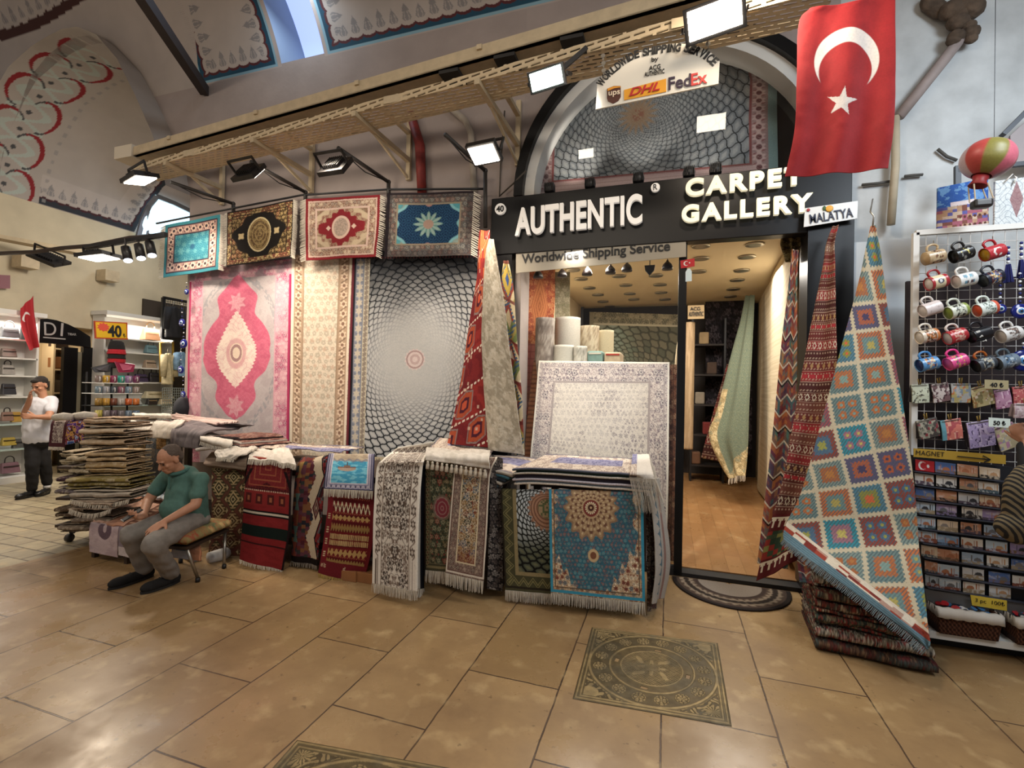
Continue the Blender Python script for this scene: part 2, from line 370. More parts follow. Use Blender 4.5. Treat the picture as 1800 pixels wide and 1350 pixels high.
# ---- the carpets on the wall
def P_pink(x, y):                                   # 179 x 330
    W, L = 179., 330.; d = np.minimum(x, W-x); g = flat('beb2b2', x)
    g = mx(g, c('b3a4a6'), sm(.45, .62, fbm(x/9, y/9, 3))*.8); g = mx(g, c('8f8a92'), vine(x, y, .55, .2, 1)*.22)
    r0 = np.hypot((x-88)/72, (y-150)/125); g = mx(g, c('8d9096'), (np.abs(r0-1) < .05)*(hs(np.floor(np.arctan2(y-150, x-88)*26), np.floor(r0*40)) > .45)*.6)
    bo = floral(x, y, 7.5, 'd08a9c', 'b8527a', ['c66a86', 'e0a8b2', 'a63e6a'], 4, 'e6c4c6')
    bo = mx(bo, c('e8b7bd'), sm(.4, .65, fbm(x/14, y/16, 8))*.6)
    o = np.where((d < 25)[..., None], bo, g); o = band(o, d, 24, 26, 'd8a0ac'); o = band(o, d, 0, 3.5, 'b8285e')
    o = np.where((y < 26)[..., None], mx(bo, c('8a7f86'), sm(.35, .6, fbm(x/16, y/10, 5))*.75), o)
    Y = np.array([18, 22, 34, 46, 56, 62, 78, 92, 100, 112, 122, 142, 150, 160, 170, 188, 195, 206, 218, 226, 236, 244, 250, 256, 262.])
    HW = np.array([1, 5, 14, 23, 33, 36, 32, 30, 40, 50, 57, 59, 56, 60, 57, 50, 38, 31, 34, 36, 31, 22, 19, 12, 1.])
    hw = sum(np.interp(y+e, Y, HW, left=-9, right=-9) for e in (-5, -2.5, 0, 2.5, 5))/5; q = np.abs(x-88)-hw
    pk = mx(flat('d4617f', x), c('bf4a6c'), sm(.4, .65, fbm(x/7, y/7, 9))*.5); pk = mx(pk, c('f0a0b0'), vine(x, y, .5, .14, 4)*.25)
    o = mx(o, pk, sm(1.2, -.6, q))
    dm = np.interp(y, [84, 100, 122, 140, 160, 180, 200, 212], [0, 12, 26, 34, 35, 28, 12, 0], left=-9, right=-9)+1.3*np.sin(y*1.1)
    q2 = np.abs(x-88)-dm; ins = mx(flat('e9cfc3', x), c('d99a9c'), vine(x, y, .42, .3, 2)*.6); ins = mx(ins, c('f3e2d0'), sm(.4, .6, fbm(x/8, y/8, 5))*.6)
    rr = np.hypot((x-88)/15, (y-152)/24); ins = mx(ins, c('d48f96'), sm(1.25, 1.1, rr)*.7); ins = mx(ins, c('e8d0b8'), sm(.85, .7, rr)); ins = mx(ins, c('93606a'), (np.abs(rr-.55) < .12)*.8)
    o = mx(o, ins, sm(1, -.6, q2))
    for (cy, s_) in ((70, 1), (240, -1)):
        hb = np.hypot((x-88)/13, (y-cy)/15)*(1+.25*np.cos(7*np.arctan2(y-cy, x-88))); o = mx(o, c('e0a9b0'), sm(1, .8, hb)*(.4+.5*hs(np.floor(x/2), np.floor(y/2))))
    return o
def P_beige(x, y):                                  # 108 x 330
    W = 108.; o = flat('dfcfb8', x); m1, k1, h1 = bulb(x-54, y, 11, .34, 5, 2, amp=.12)
    o = mx(o, c('bba98e'), vine(x, y, .42, .3, 1)*.45); o = mx(o, c('b0a48e'), m1*.7); o = mx(o, c('d8cab4'), k1); m2, k2, h2 = bulb(x-46, y-7, 15, .2, 4, 7); o = mx(o, c('c9a68c'), m2*.7)
    d = np.minimum(x-2, W-5-x); bd = rosband(d, y, 3, 19, 'b99a7c', 'e4c9aa', '8d6a55', 15, alt='7d6350'); bd = mx(bd, c('8b6b58'), vine(x, y, .8, .2)*.5)
    o = np.where(((d > 3) & (d < 19))[..., None], bd, o); o = band(o, d, 0, 3, 'e5d5bc'); o = band(o, d, 19, 21, 'a58a6e'); o = mx(o, c('6d2530'), (W-x < 4).astype(float)); o = mx(o, c('e8d9c3'), (x < 3).astype(float))
    return o
def P_grey(x, y):                                   # 228 x 340, top at y=462 of the photo
    W = 228.; ln, h, r, th, ce = net(x, y, 115, 172, 46, 1.25)
    base = mx(flat('b4b4b4', x), c('8c9198'), h*.7); base = mx(base, c('cfcdc8'), sm(.1, .35, ce)*.5)
    big = sm(35, 130, r); dk = mx(flat('9a9c9c', x), c('23272e'), sm(40, 105, r)); o = mx(base, dk, sm(.11, .05, ln)*(.12+.88*big))
    o = mx(o, c('1a1d24'), sm(150, 20, y+25*vno(x/18, y/30, 4))*.92); o = mx(o, c('15181d'), sm(.11, .05, ln)*big*.7)
    o = mx(o, c('b4b3b0'), sm(105, 35, r+30*(fbm(x/10, y/4, 6)-.5))*.85); o = mx(o, c('a7a9aa'), (fbm(x/5, y/2.2, 9) > .62)*sm(120, 50, r)*.4)
    rr = r/17; o = mx(o, c('cbb8b4'), sm(1.05, .95, rr*(1+.06*np.cos(16*th)))); o = mx(o, c('8d6a68'), (np.abs(rr-.82) < .08)*.7); o = mx(o, c('a78886'), (np.abs(rr-.4) < .12)*.6)
    bl = rosband(x, y, 3, 19, '7d8290', 'c4b8a4', None, 13, alt='989cab'); o = np.where((x < 19)[..., None], bl, o); o = mx(o, c('23242c'), (x < 3).astype(float))
    b2 = rosband(x, y, 19, 29, 'c0b49b', '8c7f72', None, 8); o = np.where(((x >= 19) & (x < 29))[..., None], b2, o)
    o = mx(o, c('2b2b31'), (y < 12).astype(float)); o = mx(o, c('6b3a3c'), ((y > 8) & (y < 12) & (np.mod(x, 5) < 2.5)).astype(float)); o = np.where((y > 322)[..., None], rosband(y, x, 322, 340, 'c6b796', '8a7d6c', None, 12), o)
    return o
def P_tym(x, y):                                    # 430 x 300, centre 190,110
    ln, h, r, th, ce = net(x, y, 192, 158, 40, 1.15); o = mx(flat('8d8f90', x), c('6f757a'), h); o = mx(o, c('a9a8a4'), sm(.15, .4, ce)*.6); o = mx(o, c('7c7f80'), vine(x, y, .6, .25)*.35)
    o = mx(o, c('22262b'), sm(.07, .03, ln)); o = mx(o, c('9a7a58'), sm(36, 22, r+8*np.cos(18*th))*.8); o = mx(o, c('8c5c48'), sm(16, 8, r)*(hs(np.floor(x/3), np.floor(y/3)) > .5))
    d = np.minimum(np.minimum(x-6, 415-x), 300-y)
    b1 = rosband(d, along(x, y, 430, 600), 0, 28, 'a07f7c', 'c9a7a0', '6f3d40', 18, alt='8a3f45'); o = np.where((d < 28)[..., None], mx(b1, c('c0a8a0'), vine(x, y, .7, .2)*.4), o); o = band(o, d, 26, 30, '8c4a48'); o = band(o, d, -20, 0, '7d9a98')
    return o
def P_teal(x, y, W=104., L=84.):
    d = edge(x, y, W, L); t = along(x, y, W, L); f = flat('22788a', x); f = mx(f, c('58a6ae'), vine(x, y, .9, .2, 1)*.5); m, k, h = bulb(x-52, y-42, 13, .3, 6, 3); f = mx(f, c('6cb0b0'), m*.4); f = mx(f, c('1c5a78'), sm(6, 3, np.hypot(x-52, y-42)))
    o = np.where((d < 20)[..., None], rosband(d, t, 6, 20, 'b98f84', 'e0bfa8', '3a2c38', 12, alt='5a3a48'), f); o = band(o, d, 19, 21, '3a3040'); o = band(o, d, 0, 5, '2c8a98'); o = band(o, d, 5, 6.5, '402c3c'); return o
def P_gold(x, y, W=122., L=88.):
    d = edge(x, y, W, L); f = floral(x, y, 7, '3a2c18', '8a7040', ['a88c54', '6a5230', '84442e'], 3, 'b89c64', .2); q = ((np.abs(x-60)/52)**1.3+(np.abs(y-44)/42)**1.3)**.77; q = q+.05*np.sin(9*np.arctan2(y-44, x-60)); o = mx(f, c('1a1512'), sm(1.0, .95, q))
    r = np.hypot((x-60)/21, (y-44)/26); md = floral(x, y, 5, '6a5430', '3a2c18', ['9a8250', '5a4026'], 5); md = mx(md, c('a88c54'), (np.abs(np.mod(r*4, 1)-.5) < .16)*.6); o = mx(o, md, sm(1.02, .96, r)); o = mx(o, c('d2bd8a'), (np.abs(r-1) < .05)*.9)
    for sx in (-1, 1): o = mx(o, c('c9b07c'), sm(6, 4, np.hypot(x-60-sx*33, y-44)*(1+.2*np.cos(4*np.arctan2(y-44, x-60-sx*33)))))
    o = np.where((d < 10)[..., None], floral(x, y, 6, '4a3720', 'a08450', ['c4a86c', '7c3c2c'], 9), o); o = band(o, d, 0, 2, '1c1612'); o = band(o, d, 9, 10.5, '2a1e14'); return o
def P_red(x, y, W=134., L=104.):
    d = edge(x, y, W, L); f = flat('cdb694', x); q = np.abs(x-66)/58+np.abs(y-52)/40; q = q+.07*np.cos(14*np.arctan2((y-52)*1.3, x-66)); f = mx(f, floral(x, y, 7, 'a88a70', '7c5a48', ['8a3a34', 'c9ac88'], 4), sm(1.12, 1.02, q)); f = mx(f, c('8c1a24'), sm(.86, .8, q)); f = mx(f, c('6a1420'), sm(.8, .6, q)*vine(x, y, .8, .3)*.5)
    cn = (np.abs(x-66)/52+np.abs(y-52)/36); f = mx(f, floral(x, y, 6, '9a8668', '6a5444', ['b89a78', '8a5a48'], 6), sm(1.42, 1.5, cn))
    r = np.hypot((x-66)/18, (y-52)/20); f = mx(f, c('d9b8a4'), sm(1, .95, r)); f = mx(f, c('7c7468'), sm(.8, .72, r)*(.35+.4*hs(np.floor(x/2), np.floor(y/2))))
    for sx in (-1, 1): f = mx(f, c('d9b8a4'), sm(5, 4, np.abs(x-66-sx*24)+np.abs(y-52)))
    bo = floral(x, y, 7, 'b59a80', '8a4a40', ['8c5a4c', 'd0b698', '6a4a44'], 8, 'e0cab0', .24); o = np.where((d < 20)[..., None], bo, f); o = band(o, d, 18, 21, 'd9b9a8'); o = band(o, d, 5, 7, 'd9b9a8'); o = band(o, d, 0, 4.5, '8c1c26'); return o
def P_navy(x, y, W=152., L=110.):
    d = edge(x, y, W, L); xx, yy = x-76, y-56; f = flat('8fa39a', x); f = mx(f, c('4aa0ac'), sm(.4, .5, fbm(x/12, y/12, 2))); sc_ = ((np.abs(xx)/56)**2.6+(np.abs(yy)/37)**2.6)**(1/2.6)+.07*np.cos(np.arctan2(yy*1.5, xx)*8); el = sc_-.12*np.exp(-(np.abs(xx)-30)**2/150)*(np.abs(yy) > 20)
    f = mx(f, c('7cc0c8'), sm(1.12, 1.06, el)); f = mx(f, c('143458'), sm(1.0, .95, el)); f = mx(f, c('2c6a90'), sm(1, .95, el)*vine(x, y, .75, .3, 3)*.8); f = mx(f, c('b08078'), sm(8, 6, np.hypot(xx, np.abs(yy)-38)))
    th = np.arctan2(yy, xx*.86); r = np.hypot(xx*.86, yy); pr_ = 22*(.84+.2*np.cos(12*th)); f = mx(f, c('6a9a94'), sm(pr_+1, pr_-1, r)); f = mx(f, c('9fbab0'), sm(pr_*.95, pr_*.85, r)*(np.mod(th/(math.pi/12)+.5, 2) < 1)*.8); f = mx(f, c('b09080'), sm(9, 7, r))
    bo = floral(x, y, 9, '6f665e', '4a4a50', ['8f8478', '7a5048', '5a6468'], 2, 'a89c8c', .22); o = np.where((d < 20)[..., None], bo, f); o = band(o, d, 19, 21.5, '9a8c74'); o = np.where((d < 10)[..., None], mx(bo, c('3a3034'), np.full(x.shape, .6)), o); o = mx(o, c('2a2126'), (y < 4).astype(float)); o = mx(o, c('241c22'), (x < 6).astype(float)); return o
# ---- rugs draped over the counters
def P_ivory(x, y, W=84., L=250.):
    d = edge(x, y, W, L+90); xs = np.abs(x-W/2); f = floral(xs, y, 15, 'd8d0c4', '6a5a4e', ['5c4c42', '7d6a5e', '4a3e38'], 5, 'cfc6ba', .15, .34); m, k, h = bulb(xs+6, y+8, 8, .2, 4, 9); f = mx(f, c('6d5c50'), m*.6)
    t = along(x, y, W, L); b = rosband(d, t, 3, 16, 'ddd5c9', '5a4a40', 'bfb4a8', 15, alt='7a685c'); o = np.where((d < 16)[..., None], b, f); o = band(o, d, 0, 3, 'e4dfd4'); o = band(o, d, 15.5, 17, '8b7a6c'); return o
def P_greenrug(x, y, W=56., L=190.):
    d = np.minimum(x, L-y); f = floral(x, y, 12, '3a3d2c', '6a6448', ['7a6c4c', '8a4038', '55604a'], 3, 'a59670', .2); r = np.hypot(x-34, y-92); th = np.arctan2(y-92, x-34)
    f = mx(f, c('7a6a58'), sm(20, 18, r)*.8); f = mx(f, c('8a3440'), sm(16, 14, r+1.5*np.cos(12*th))); f = mx(f, c('b08a80'), (np.abs(np.mod(r, 6)-3) < .9)*(r < 16)*.6); o = np.where((d < 9)[..., None], rosband(d, y, 0, 9, '4a4632', '85784f', '6a3a30', 8), f); return band(o, d, 9, 10, '8a7c58')
def P_scene(x, y, W=80., L=215.):
    d = edge(x, y, W, L); f = floral(x, y, 13, 'c9b89c', '6a4a34', ['7a3c28', '4a4a3c', '8a6a40', '5a6a78'], 8, None, .3, .4, 5); f = mx(f, c('7d3a1c'), sm(150, 205, y+30*(fbm(x/9, y/9, 4)-.5))*.85); f = mx(f, c('b08a50'), (fbm(x/5, y/5, 7) > .58)*.5)
    bo = floral(x, y, 8, '8a7468', '5a4640', ['a08a78', '6a4844', '4a3c3a'], 2, 'c0ae98', .24); o = np.where((d < 21)[..., None], bo, f); o = band(o, d, 19, 21.5, 'd6c6a0'); o = band(o, d, 0, 3, 'd8cdbc'); o = band(o, d, 3, 5, '6a4a40'); return o
def P_medal(x, y, W=168., L=192.):
    cx, cy = 76., 54.; d = np.minimum(np.minimum(x, W-x), L-y); f = floral(x, y, 7, '2a6678', '5a4c54', ['5a6e74', '8a5048', '44485e', '35808c'], 6, '7c8e90', .16, .3)
    r = np.hypot(x-cx, y-cy); th = np.arctan2(y-cy, x-cx); R = 46+4*np.cos(16*th); f = mx(f, c('8f6f50'), sm(R+1, R-1, r)); ring = np.mod(r/8.5, 1); pet = np.cos(16*th+np.floor(r/8.5)*math.pi)
    rz = mx(flat('a98a62', x), c('5a2a24'), sm(.1, .5, pet*.5+.5-ring)*.8); rz = mx(rz, c('d6bd92'), sm(.75, .95, np.abs(pet))*(ring > .5)*.7); f = mx(f, rz, sm(R-3, R-5, r)); f = mx(f, c('7a2f28'), sm(15, 13, r)*(r > 9)); f = mx(f, c('d8c9a8'), (np.abs(r-9) < 1.4)*(np.mod(th*16/6.28, 1) < .6)*1.); f = mx(f, c('4a2420'), sm(6, 5, r)); f = mx(f, c('c9a878'), sm(2.2, 1.6, r))
    q = np.abs(x-cx)/86+0*y; cor = (y-cy-50)/88-(1-np.abs(x-cx)/82)*1.35+.09*np.sin(x*.45); gd = floral(x, y, 9, 'c0a27c', '6a4034', ['e0cfae', '8a4a38', '7c8a8a'], 4, '5a3028', .2); f = mx(f, gd, sm(-.02, .04, cor)*(y > 90))
    for ly in (38, 75): 
        for lx in (4, W-6): f = mx(f, gd, sm(14, 12, np.hypot(x-lx, y-ly)))
    rb = np.hypot((x-79), (y-127)*.9); f = mx(f, c('c4a676'), sm(10.5, 9, rb)); f = mx(f, c('7a4a30'), sm(6, 5, rb)); o = np.where((d < 10)[..., None], mx(gd, c('9a7c50'), np.full(x.shape, .35)), f); o = band(o, d, 8.5, 10, '5f4a34'); o = band(o, d, 0, 5, '1f8aa8'); return o
def P_mesh(x, y, W=84., L=170.):
    d = np.minimum(x, L-y); ln, h, r, th, ce = net(x, y, 76, 50, 26, 1.2); o = mx(flat('9aa0a0', x), c('4a5040'), sm(60, 120, y)); o = mx(o, c('c4ccd0'), sm(.1, .4, ce)*sm(110, 60, y)*.8); o = mx(o, c('6a6a48'), sm(.2, .42, ce)*sm(80, 120, y)*.8); o = mx(o, c('14140f'), sm(.15, .09, ln))
    R = 30+2.5*np.cos(20*th); rz = mx(flat('a5795c', x), c('5c3428'), (np.mod(r/5, 1) < .4)*.7); rz = mx(rz, c('57603c'), sm(16, 13, r)); rz = mx(rz, c('b0906a'), (hs(np.floor(x/3), np.floor(y/3)) > .6)*(r < 15)*.7); o = mx(o, rz, sm(R+1, R-1, r))
    b = flat('46442a', x); t = np.where(x < L-y, y, x); v = np.abs(np.mod(t/17, 1)-.5)*2; b = mx(b, c('8d8450'), sm(.5, .4, np.abs((d-10)/8-(v-.5)*1.2))*.6); b = mx(b, c('2a2a18'), sm(.16, .06, np.abs((d-10)/8-(v-.5)*1.4))); o = np.where((d < 26)[..., None], b, o); o = band(o, d, 20, 26, '8a7a50'); o = band(o, d, 0, 3, '2a2418'); return o
def P_topbeige(x, y, W=240., L=60.):
    d = edge(x, y, W, L); o = floral(x, y, 9, 'c9b8a6', '8c7468', ['a08a80', '84706c', 'd8c8b6'], 4, None, .22); f = floral(x, y, 7, '7d7a9c', 'a8a4b8', ['5c5a80', '9894ac'], 6); o = mx(o, f, ((x > 50) & (x < 195) & (y > 12) & (y < 38)).astype(float)); o = band(o, d, 0, 3, '6a6470'); return o
def P_kred(x, y, W=90., L=165.):
    o = flat('8c1c20', x); o = mx(o, c('7a1418'), sm(.4, .6, fbm(x/14, y/5, 3))*.5); top = y < 68
    xm, ym = np.abs(x-44), y-30; m = np.maximum(xm/34, np.abs(ym)/26); f = flat('4a1016', x); f = mx(f, c('7c1f22'), sm(1.02, .98, m+.15*np.cos(np.arctan2(ym, xm)*4))); f = mx(f, c('b0653c'), (np.abs(np.mod(m*3.4, 1)-.5) < .1)*(m < 1.05)*.7); f = mx(f, c('a0302c'), vine(xm, y, .6, .25)*.5); f = mx(f, c('1c0c10'), (np.abs(x-44+np.where(x < 44, -1, 1)*0-np.where(x < 44, -1, 1)*(14+.55*y)) < 3)*(y > 34))
    o = np.where(top[..., None], f, o); bz = (y > 66) & (y < 90); o = np.where(bz[..., None], mx(flat('8c2020', x), c('3a1416'), (np.abs(np.mod(x/21, 1)-.5) < .28)*(np.abs(y-80) < 8)*.8), o); o = mx(o, c('c9a890'), (np.abs(y-66) < 1.3)*(np.mod(x, 4) < 2.4)*1.); o = mx(o, c('b0653c'), bz*(np.abs(np.mod(x/21, 1)-.5) < .12)*(np.abs(y-80) < 4)*.8)
    o = band(o, y, 98, 106, '140e10'); o = band(o, y, 100.5, 103.5, 'cfc4b0'); o = band(o, y, 122, 140, '10201c'); o = band(o, y, 150, 153, '3a1014'); o = mx(o, c('1c0c10'), (x > W-3).astype(float)); return o
def P_kstripe(x, y, W=88., L=155.):
    o = flat('6f1218', x); s = y-.06*x; o = mx(o, c('4a0c12'), sm(.3, .1, np.abs(np.mod(s/13, 1)-.5))*.6)
    o = mx(o, c('a8603c'), (np.mod(s/13, 1) < .22)*(np.mod(x/4+s/6, 1) < .45)*.7)
    for (y0, h_, k) in ((22, 17, 0), (44, 11, 1), (60, 14, 2), (78, 9, 3), (89, 9, 3), (104, 14, 1), (123, 10, 2)):
        inb = (s > y0) & (s < y0+h_); q = (s-y0)/h_-.5
        if k == 0: mt = np.abs(q-.35*np.sin(x*.8)) < .2; cc = 'd9cda8'
        elif k == 1: mt = (np.abs(np.mod(x/8, 1)-.5)+np.abs(q) < .55); cc = 'c09a54'
        elif k == 2: mt = (np.abs(np.mod(x/5, 1)-.5)+np.abs(q) < .6); cc = '9a7a3c'
        else: mt = (np.mod(x/3+hs(np.floor(x/7)), 1) < .7); cc = 'c4a468'
        o = mx(o, c(cc), inb*mt*.9)
    o = mx(o, c('7a1420'), (x < 12).astype(float)); o = mx(o, c('6a101a'), (x > W-7).astype(float)); o = mx(o, c('c9b48c'), (x > 3)*(x < 8)*(np.mod(y, 22) < 12)*(np.mod(y, 4) < 2)*(y > 40)); o = mx(o, flat('6f1420', x), (s > 130).astype(float)); 
    for xx in (3, 9, 46, 84): o = mx(o, c('d6c49c'), (np.abs(x-xx-2) < 2.2)*(np.abs(s-140) < 4)*(np.mod(s, 2.7) < 1.2))
    return o
def P_kzig(x, y, W=70., L=176.):
    z = np.abs(np.mod((y+10)/58, 1)-.5)*2; xc = 44+14*z; d = x-xc; o = flat('3c2430', x); st = np.floor(y/4.2)+np.floor(x/9); o = pick(['5a2430', '2c2c38', '74302c', '3a3c3c', '6a3a48', '8a5a34'], hs(np.floor(x/8), np.floor(y/6+.5*np.mod(np.floor(x/8), 2)), 3))
    te = np.mod(y/7, 1); o = mx(o, c('c9b89c'), (np.abs(d) < 9+5*np.abs(te-.5)).astype(float)); r = d-9; o = np.where((r > 2)[..., None], pick(['7a1a22', '4a1018', '5c5c60', '8c2a28', '2a1a20'], np.mod(np.floor(r/5)*.37+np.floor((y+18*z)/6)*.29, 1)), o); o = mx(o, c('1a1014'), ((r > 0) & (r < 3)).astype(float))
    dm = np.abs(x-54)/10+np.abs(y-92)/18; o = mx(o, pick(['c9b89c', '5a5c54', '7a1a22', '8a8a7c', '6a1a20', '3a1a20'], np.clip(dm, 0, .99)), (dm < 1).astype(float)); hg = (np.abs(x-9-np.mod(np.floor(y/24), 2)*2) < 2+4*np.abs(np.mod(y/24, 1)-.5)*2); o = np.where((hg & (x < 18))[..., None], pick(['a8803c', '5a7a74', '8a4030'], hs(np.floor(y/24), 1)), o); o = mx(o, c('18100f'), (y > L-10).astype(float)); return o
def P_kdiam(x, y, W=60., L=150.):
    o = flat('4a3420', x); i = np.floor(x/28); yy = y+i*17; j = np.floor(yy/34); q = np.abs(np.mod(x/28, 1)-.5)*2+np.abs(np.mod(yy/34, 1)-.5)*2; o = pick(['4f3820', '5a3a26', '3f3a24'], hs(i, j, 2)); o = mx(o, c('b49c6c'), (np.abs(q-.62) < .09)*1.); o = mx(o, c('c4ae80'), (np.abs(q-.26) < .06)*1.); o = mx(o, c('a58c60'), ((q > .72) & (q < 1.05) & (np.mod(y, 5) < 2))*.9); o = mx(o, c('6f3a30'), (np.abs(q-1.35) < .2)*.7); o = mx(o, c('b9a478'), (q > 1.7)*1.); o = mx(o, c('5a2a28'), (y > 118)*(np.mod(y, 16) < 8)*.6); return o
def P_boat(x, y, W=90., L=80.):
    d = np.minimum(np.minimum(x, W-x), L-y); o = flat('c2b094', x); o = mx(o, c('a08c78'), (fbm(x/6, y/3, 2) > .52)*.6); sea = mx(flat('2f9cc4', x), c('6cc4dc'), sm(.45, .6, fbm(x/9, y/3, 5))); o = mx(o, sea, (y > 28)*1.); o = mx(o, c('6f7890'), sm(3, 1, np.abs(y-27-2*np.sin(x*.4)))*.7)
    bt = ((x-40)/17)**2+((y-42)/5)**2; o = mx(o, c('b09a88'), (bt < 1)*(y > 40)*1.); o = mx(o, c('8a5a4a'), (np.abs(y-40) < 1.1)*(np.abs(x-40) < 17)*1.); o = mx(o, c('5a4440'), (np.abs(x-40) < 1)*(y > 30)*(y < 41)*1.); o = mx(o, c('8a6a58'), (np.abs(x-40) < 6)*(y > 36)*(y < 40)*1.)
    v = np.abs(np.mod(x/9, 1)-.5)*2; b = mx(flat('8c8aa8', x), c('bdb6c4'), (np.abs(d/10-.5-.3*(v-.5)) < .2)*.8); b = mx(b, c('4a4868'), (v < .3)*(d > 3)*(d < 8)*.9); o = np.where((d < 10)[..., None], b, o); o = band(o, d, 10, 12, 'cdc6cf'); o = band(o, d, 0, 2, '3a3a58'); return o
def P_lean(x, y, W=240., L=180.):
    d = np.minimum(np.minimum(x, W-x), y); f = flat('e0d3c6', x); f = floral(np.abs(x-120), y, 11, 'd8ccc0', 'a09498', ['8a7e84', '9c9094'], 4, None, .12, .24); m = 0*x; f = mx(f, c('857a80'), m*.6); f = mx(f, c('e6dbcf'), sm(.35, .65, fbm(x/60, y/50, 7))*.5)
    b = floral(x, y, 12, 'd6c8c0', '8a7a80', ['8f8088', 'b5a2a0', '776c78'], 5, 'e8dcd2', .22); o = np.where((d < 34)[..., None], b, f); o = band(o, d, 32, 35, 'a89a98'); o = band(o, d, 8, 10, 'b0a2a0'); return band(o, d, 0, 3, 'ece2d4')
def P_sun(x, y, W=36., L=100.):
    o = floral(x, y, 8, '6a5638', '3a3024', ['8a6a40', '4a5058', 'a08458'], 2, None, .25); r = np.hypot(x-18, y-4); th = np.arctan2(y-4, x-18); o = mx(o, c('b5894c'), sm(34, 30, r)*(np.mod(th*9, 1) < .6)*.8); o = mx(o, c('7a4a2c'), sm(14, 12, r)); o = mx(o, c('2a2a30'), sm(6, 5, r)); return o
def P_bluegrey(x, y, W=64., L=100.):
    o = floral(x, y, 9, '6f7478', '8f9494', ['8a8c88', '555c66', '9a8c74'], 6, None, .2); o = mx(o, floral(x, y, 7, 'a07840', '6a4a28', ['c09858', '7a5a34'], 1), ((x > 20) & (x < 38) & (y > 10) & (y < 72)).astype(float)); o = mx(o, c('4a5058'), (y > 84)*.4); return o
# ---- kilims hung by a corner
def P_afghan(i, j, k=0):
    """i, j: continuous cell coordinates on the cloth"""
    ci, cj = np.floor(i), np.floor(j); u, v = i-ci-.5, j-cj-.5; h = hs(ci, cj, 3+k); tz = .018*np.sign(np.sin(np.where(np.abs(u) > np.abs(v), j, i)*2*math.pi*8)); d = np.maximum(np.abs(u), np.abs(v))+tz
    stx = np.mod((u+v)*9+hs(ci, cj)*.7, 1) < .45
    pal = [('7c8f86', 'a8612c', 'b5742e'), ('4a7f92', '8a8a2c', 'd0602c'), ('8f3c2c', '4a6a86', '9a9a3c'), ('1f8a9a', 'a06a78', 'c0b050'), ('5c4f72', 'b0562c', '4a4060'), ('9c4a54', '5c7a6c', 'a85a60'), ('c0682c', '6a8a86', 'b0a048'), ('6a8480', 'b8682c', '7c9a90')]
    n = len(pal); ix = np.clip((h*n).astype(int), 0, n-1); A = np.array([c(p[0]) for p in pal])[ix]; B = np.array([c(p[1]) for p in pal])[ix]; C = np.array([c(p[2]) for p in pal])[ix]
    A2 = mx(A, c('4c6068'), stx*.7); o = A2
    fr = hs(ci, cj, 8) > .5; cross = (np.maximum(np.abs(np.abs(u)-.17), np.abs(np.abs(v)-.17))+.4*np.minimum(np.abs(np.abs(u)-.17), np.abs(np.abs(v)-.17)) < .13+tz); sq = (d < .27)
    o = np.where((fr & sq)[..., None], mx(B, c('5a6a70'), stx*.35), o); o = np.where((fr & (d < .12))[..., None], C, o); o = np.where((~fr & cross)[..., None], B, o); o = np.where((~fr & (np.hypot(np.abs(u)-.17, np.abs(v)-.17) < .05))[..., None], C, o)
    o = mx(o, c('3c4a52'), stx*.22); return mx(o, c('bfb294'), sm(.425, .445, d))
def P_strip(x, y):                                   # red brown striped: y along the length in bands
    per = y/19.; i = np.floor(per); q = per-i; k = np.mod(i, 5); o = pick(['6a2a26', '5a2620', '8a2428', '6e3c30', '4c2422'], np.mod(i*.37, 1)); o = mx(o, c('a08470'), (np.mod(y, 19) < 1.3)*.8); o = mx(o, c('b59a80'), (np.abs(q-.28) < .08)*(np.mod(x/6, 1) < .5)*.7); o = mx(o, c('b59a80'), (np.abs(q-.8) < .08)*(np.mod(x/6+y/9, 1) < .5)*.7); dmd = np.abs(np.mod(x/12, 1)-.5)+np.abs(q-.53)*.9; o = mx(o, c('c9bda4'), ((np.abs(dmd-.3) < .07) & (k == 2))*1.); o = mx(o, c('b08a50'), ((dmd < .28) & (k == 4))*.8); o = mx(o, c('a8232c'), ((np.abs(q-.53) < .2) & (k == 0) & (np.mod(x/14, 1) < .9))*.9); o = mx(o, c('caa890'), ((np.abs(q-.53) < .12) & (k == 0) & (np.mod(x/14, 1) < .12))*1.); return o
def P_multi(x, y):
    z = 9*np.abs(np.mod(x/26, 1)-.5)*2; s = y+z*1.3; i = np.floor(s/27); o = pick(['3f7476', 'b5562c', '7a2c3c', '4a4a60', '9a4a30', '55705c'], hs(i, np.floor(x/13), 4)); m = np.floor(s/6)+np.floor(x/5); o = mx(o, pick(['8a4440', '4a7a78', 'c07a3c', '5a3a54'], hs(np.floor(s/7), np.floor(x/6), 7)), np.full(x.shape, .55)); o = mx(o, c('d0c4b0'), (np.mod(s, 27) < 3.2)*1.); o = mx(o, c('1a1518'), ((np.mod(s, 81) > 3.2) & (np.mod(s, 81) < 7))*.9); return o
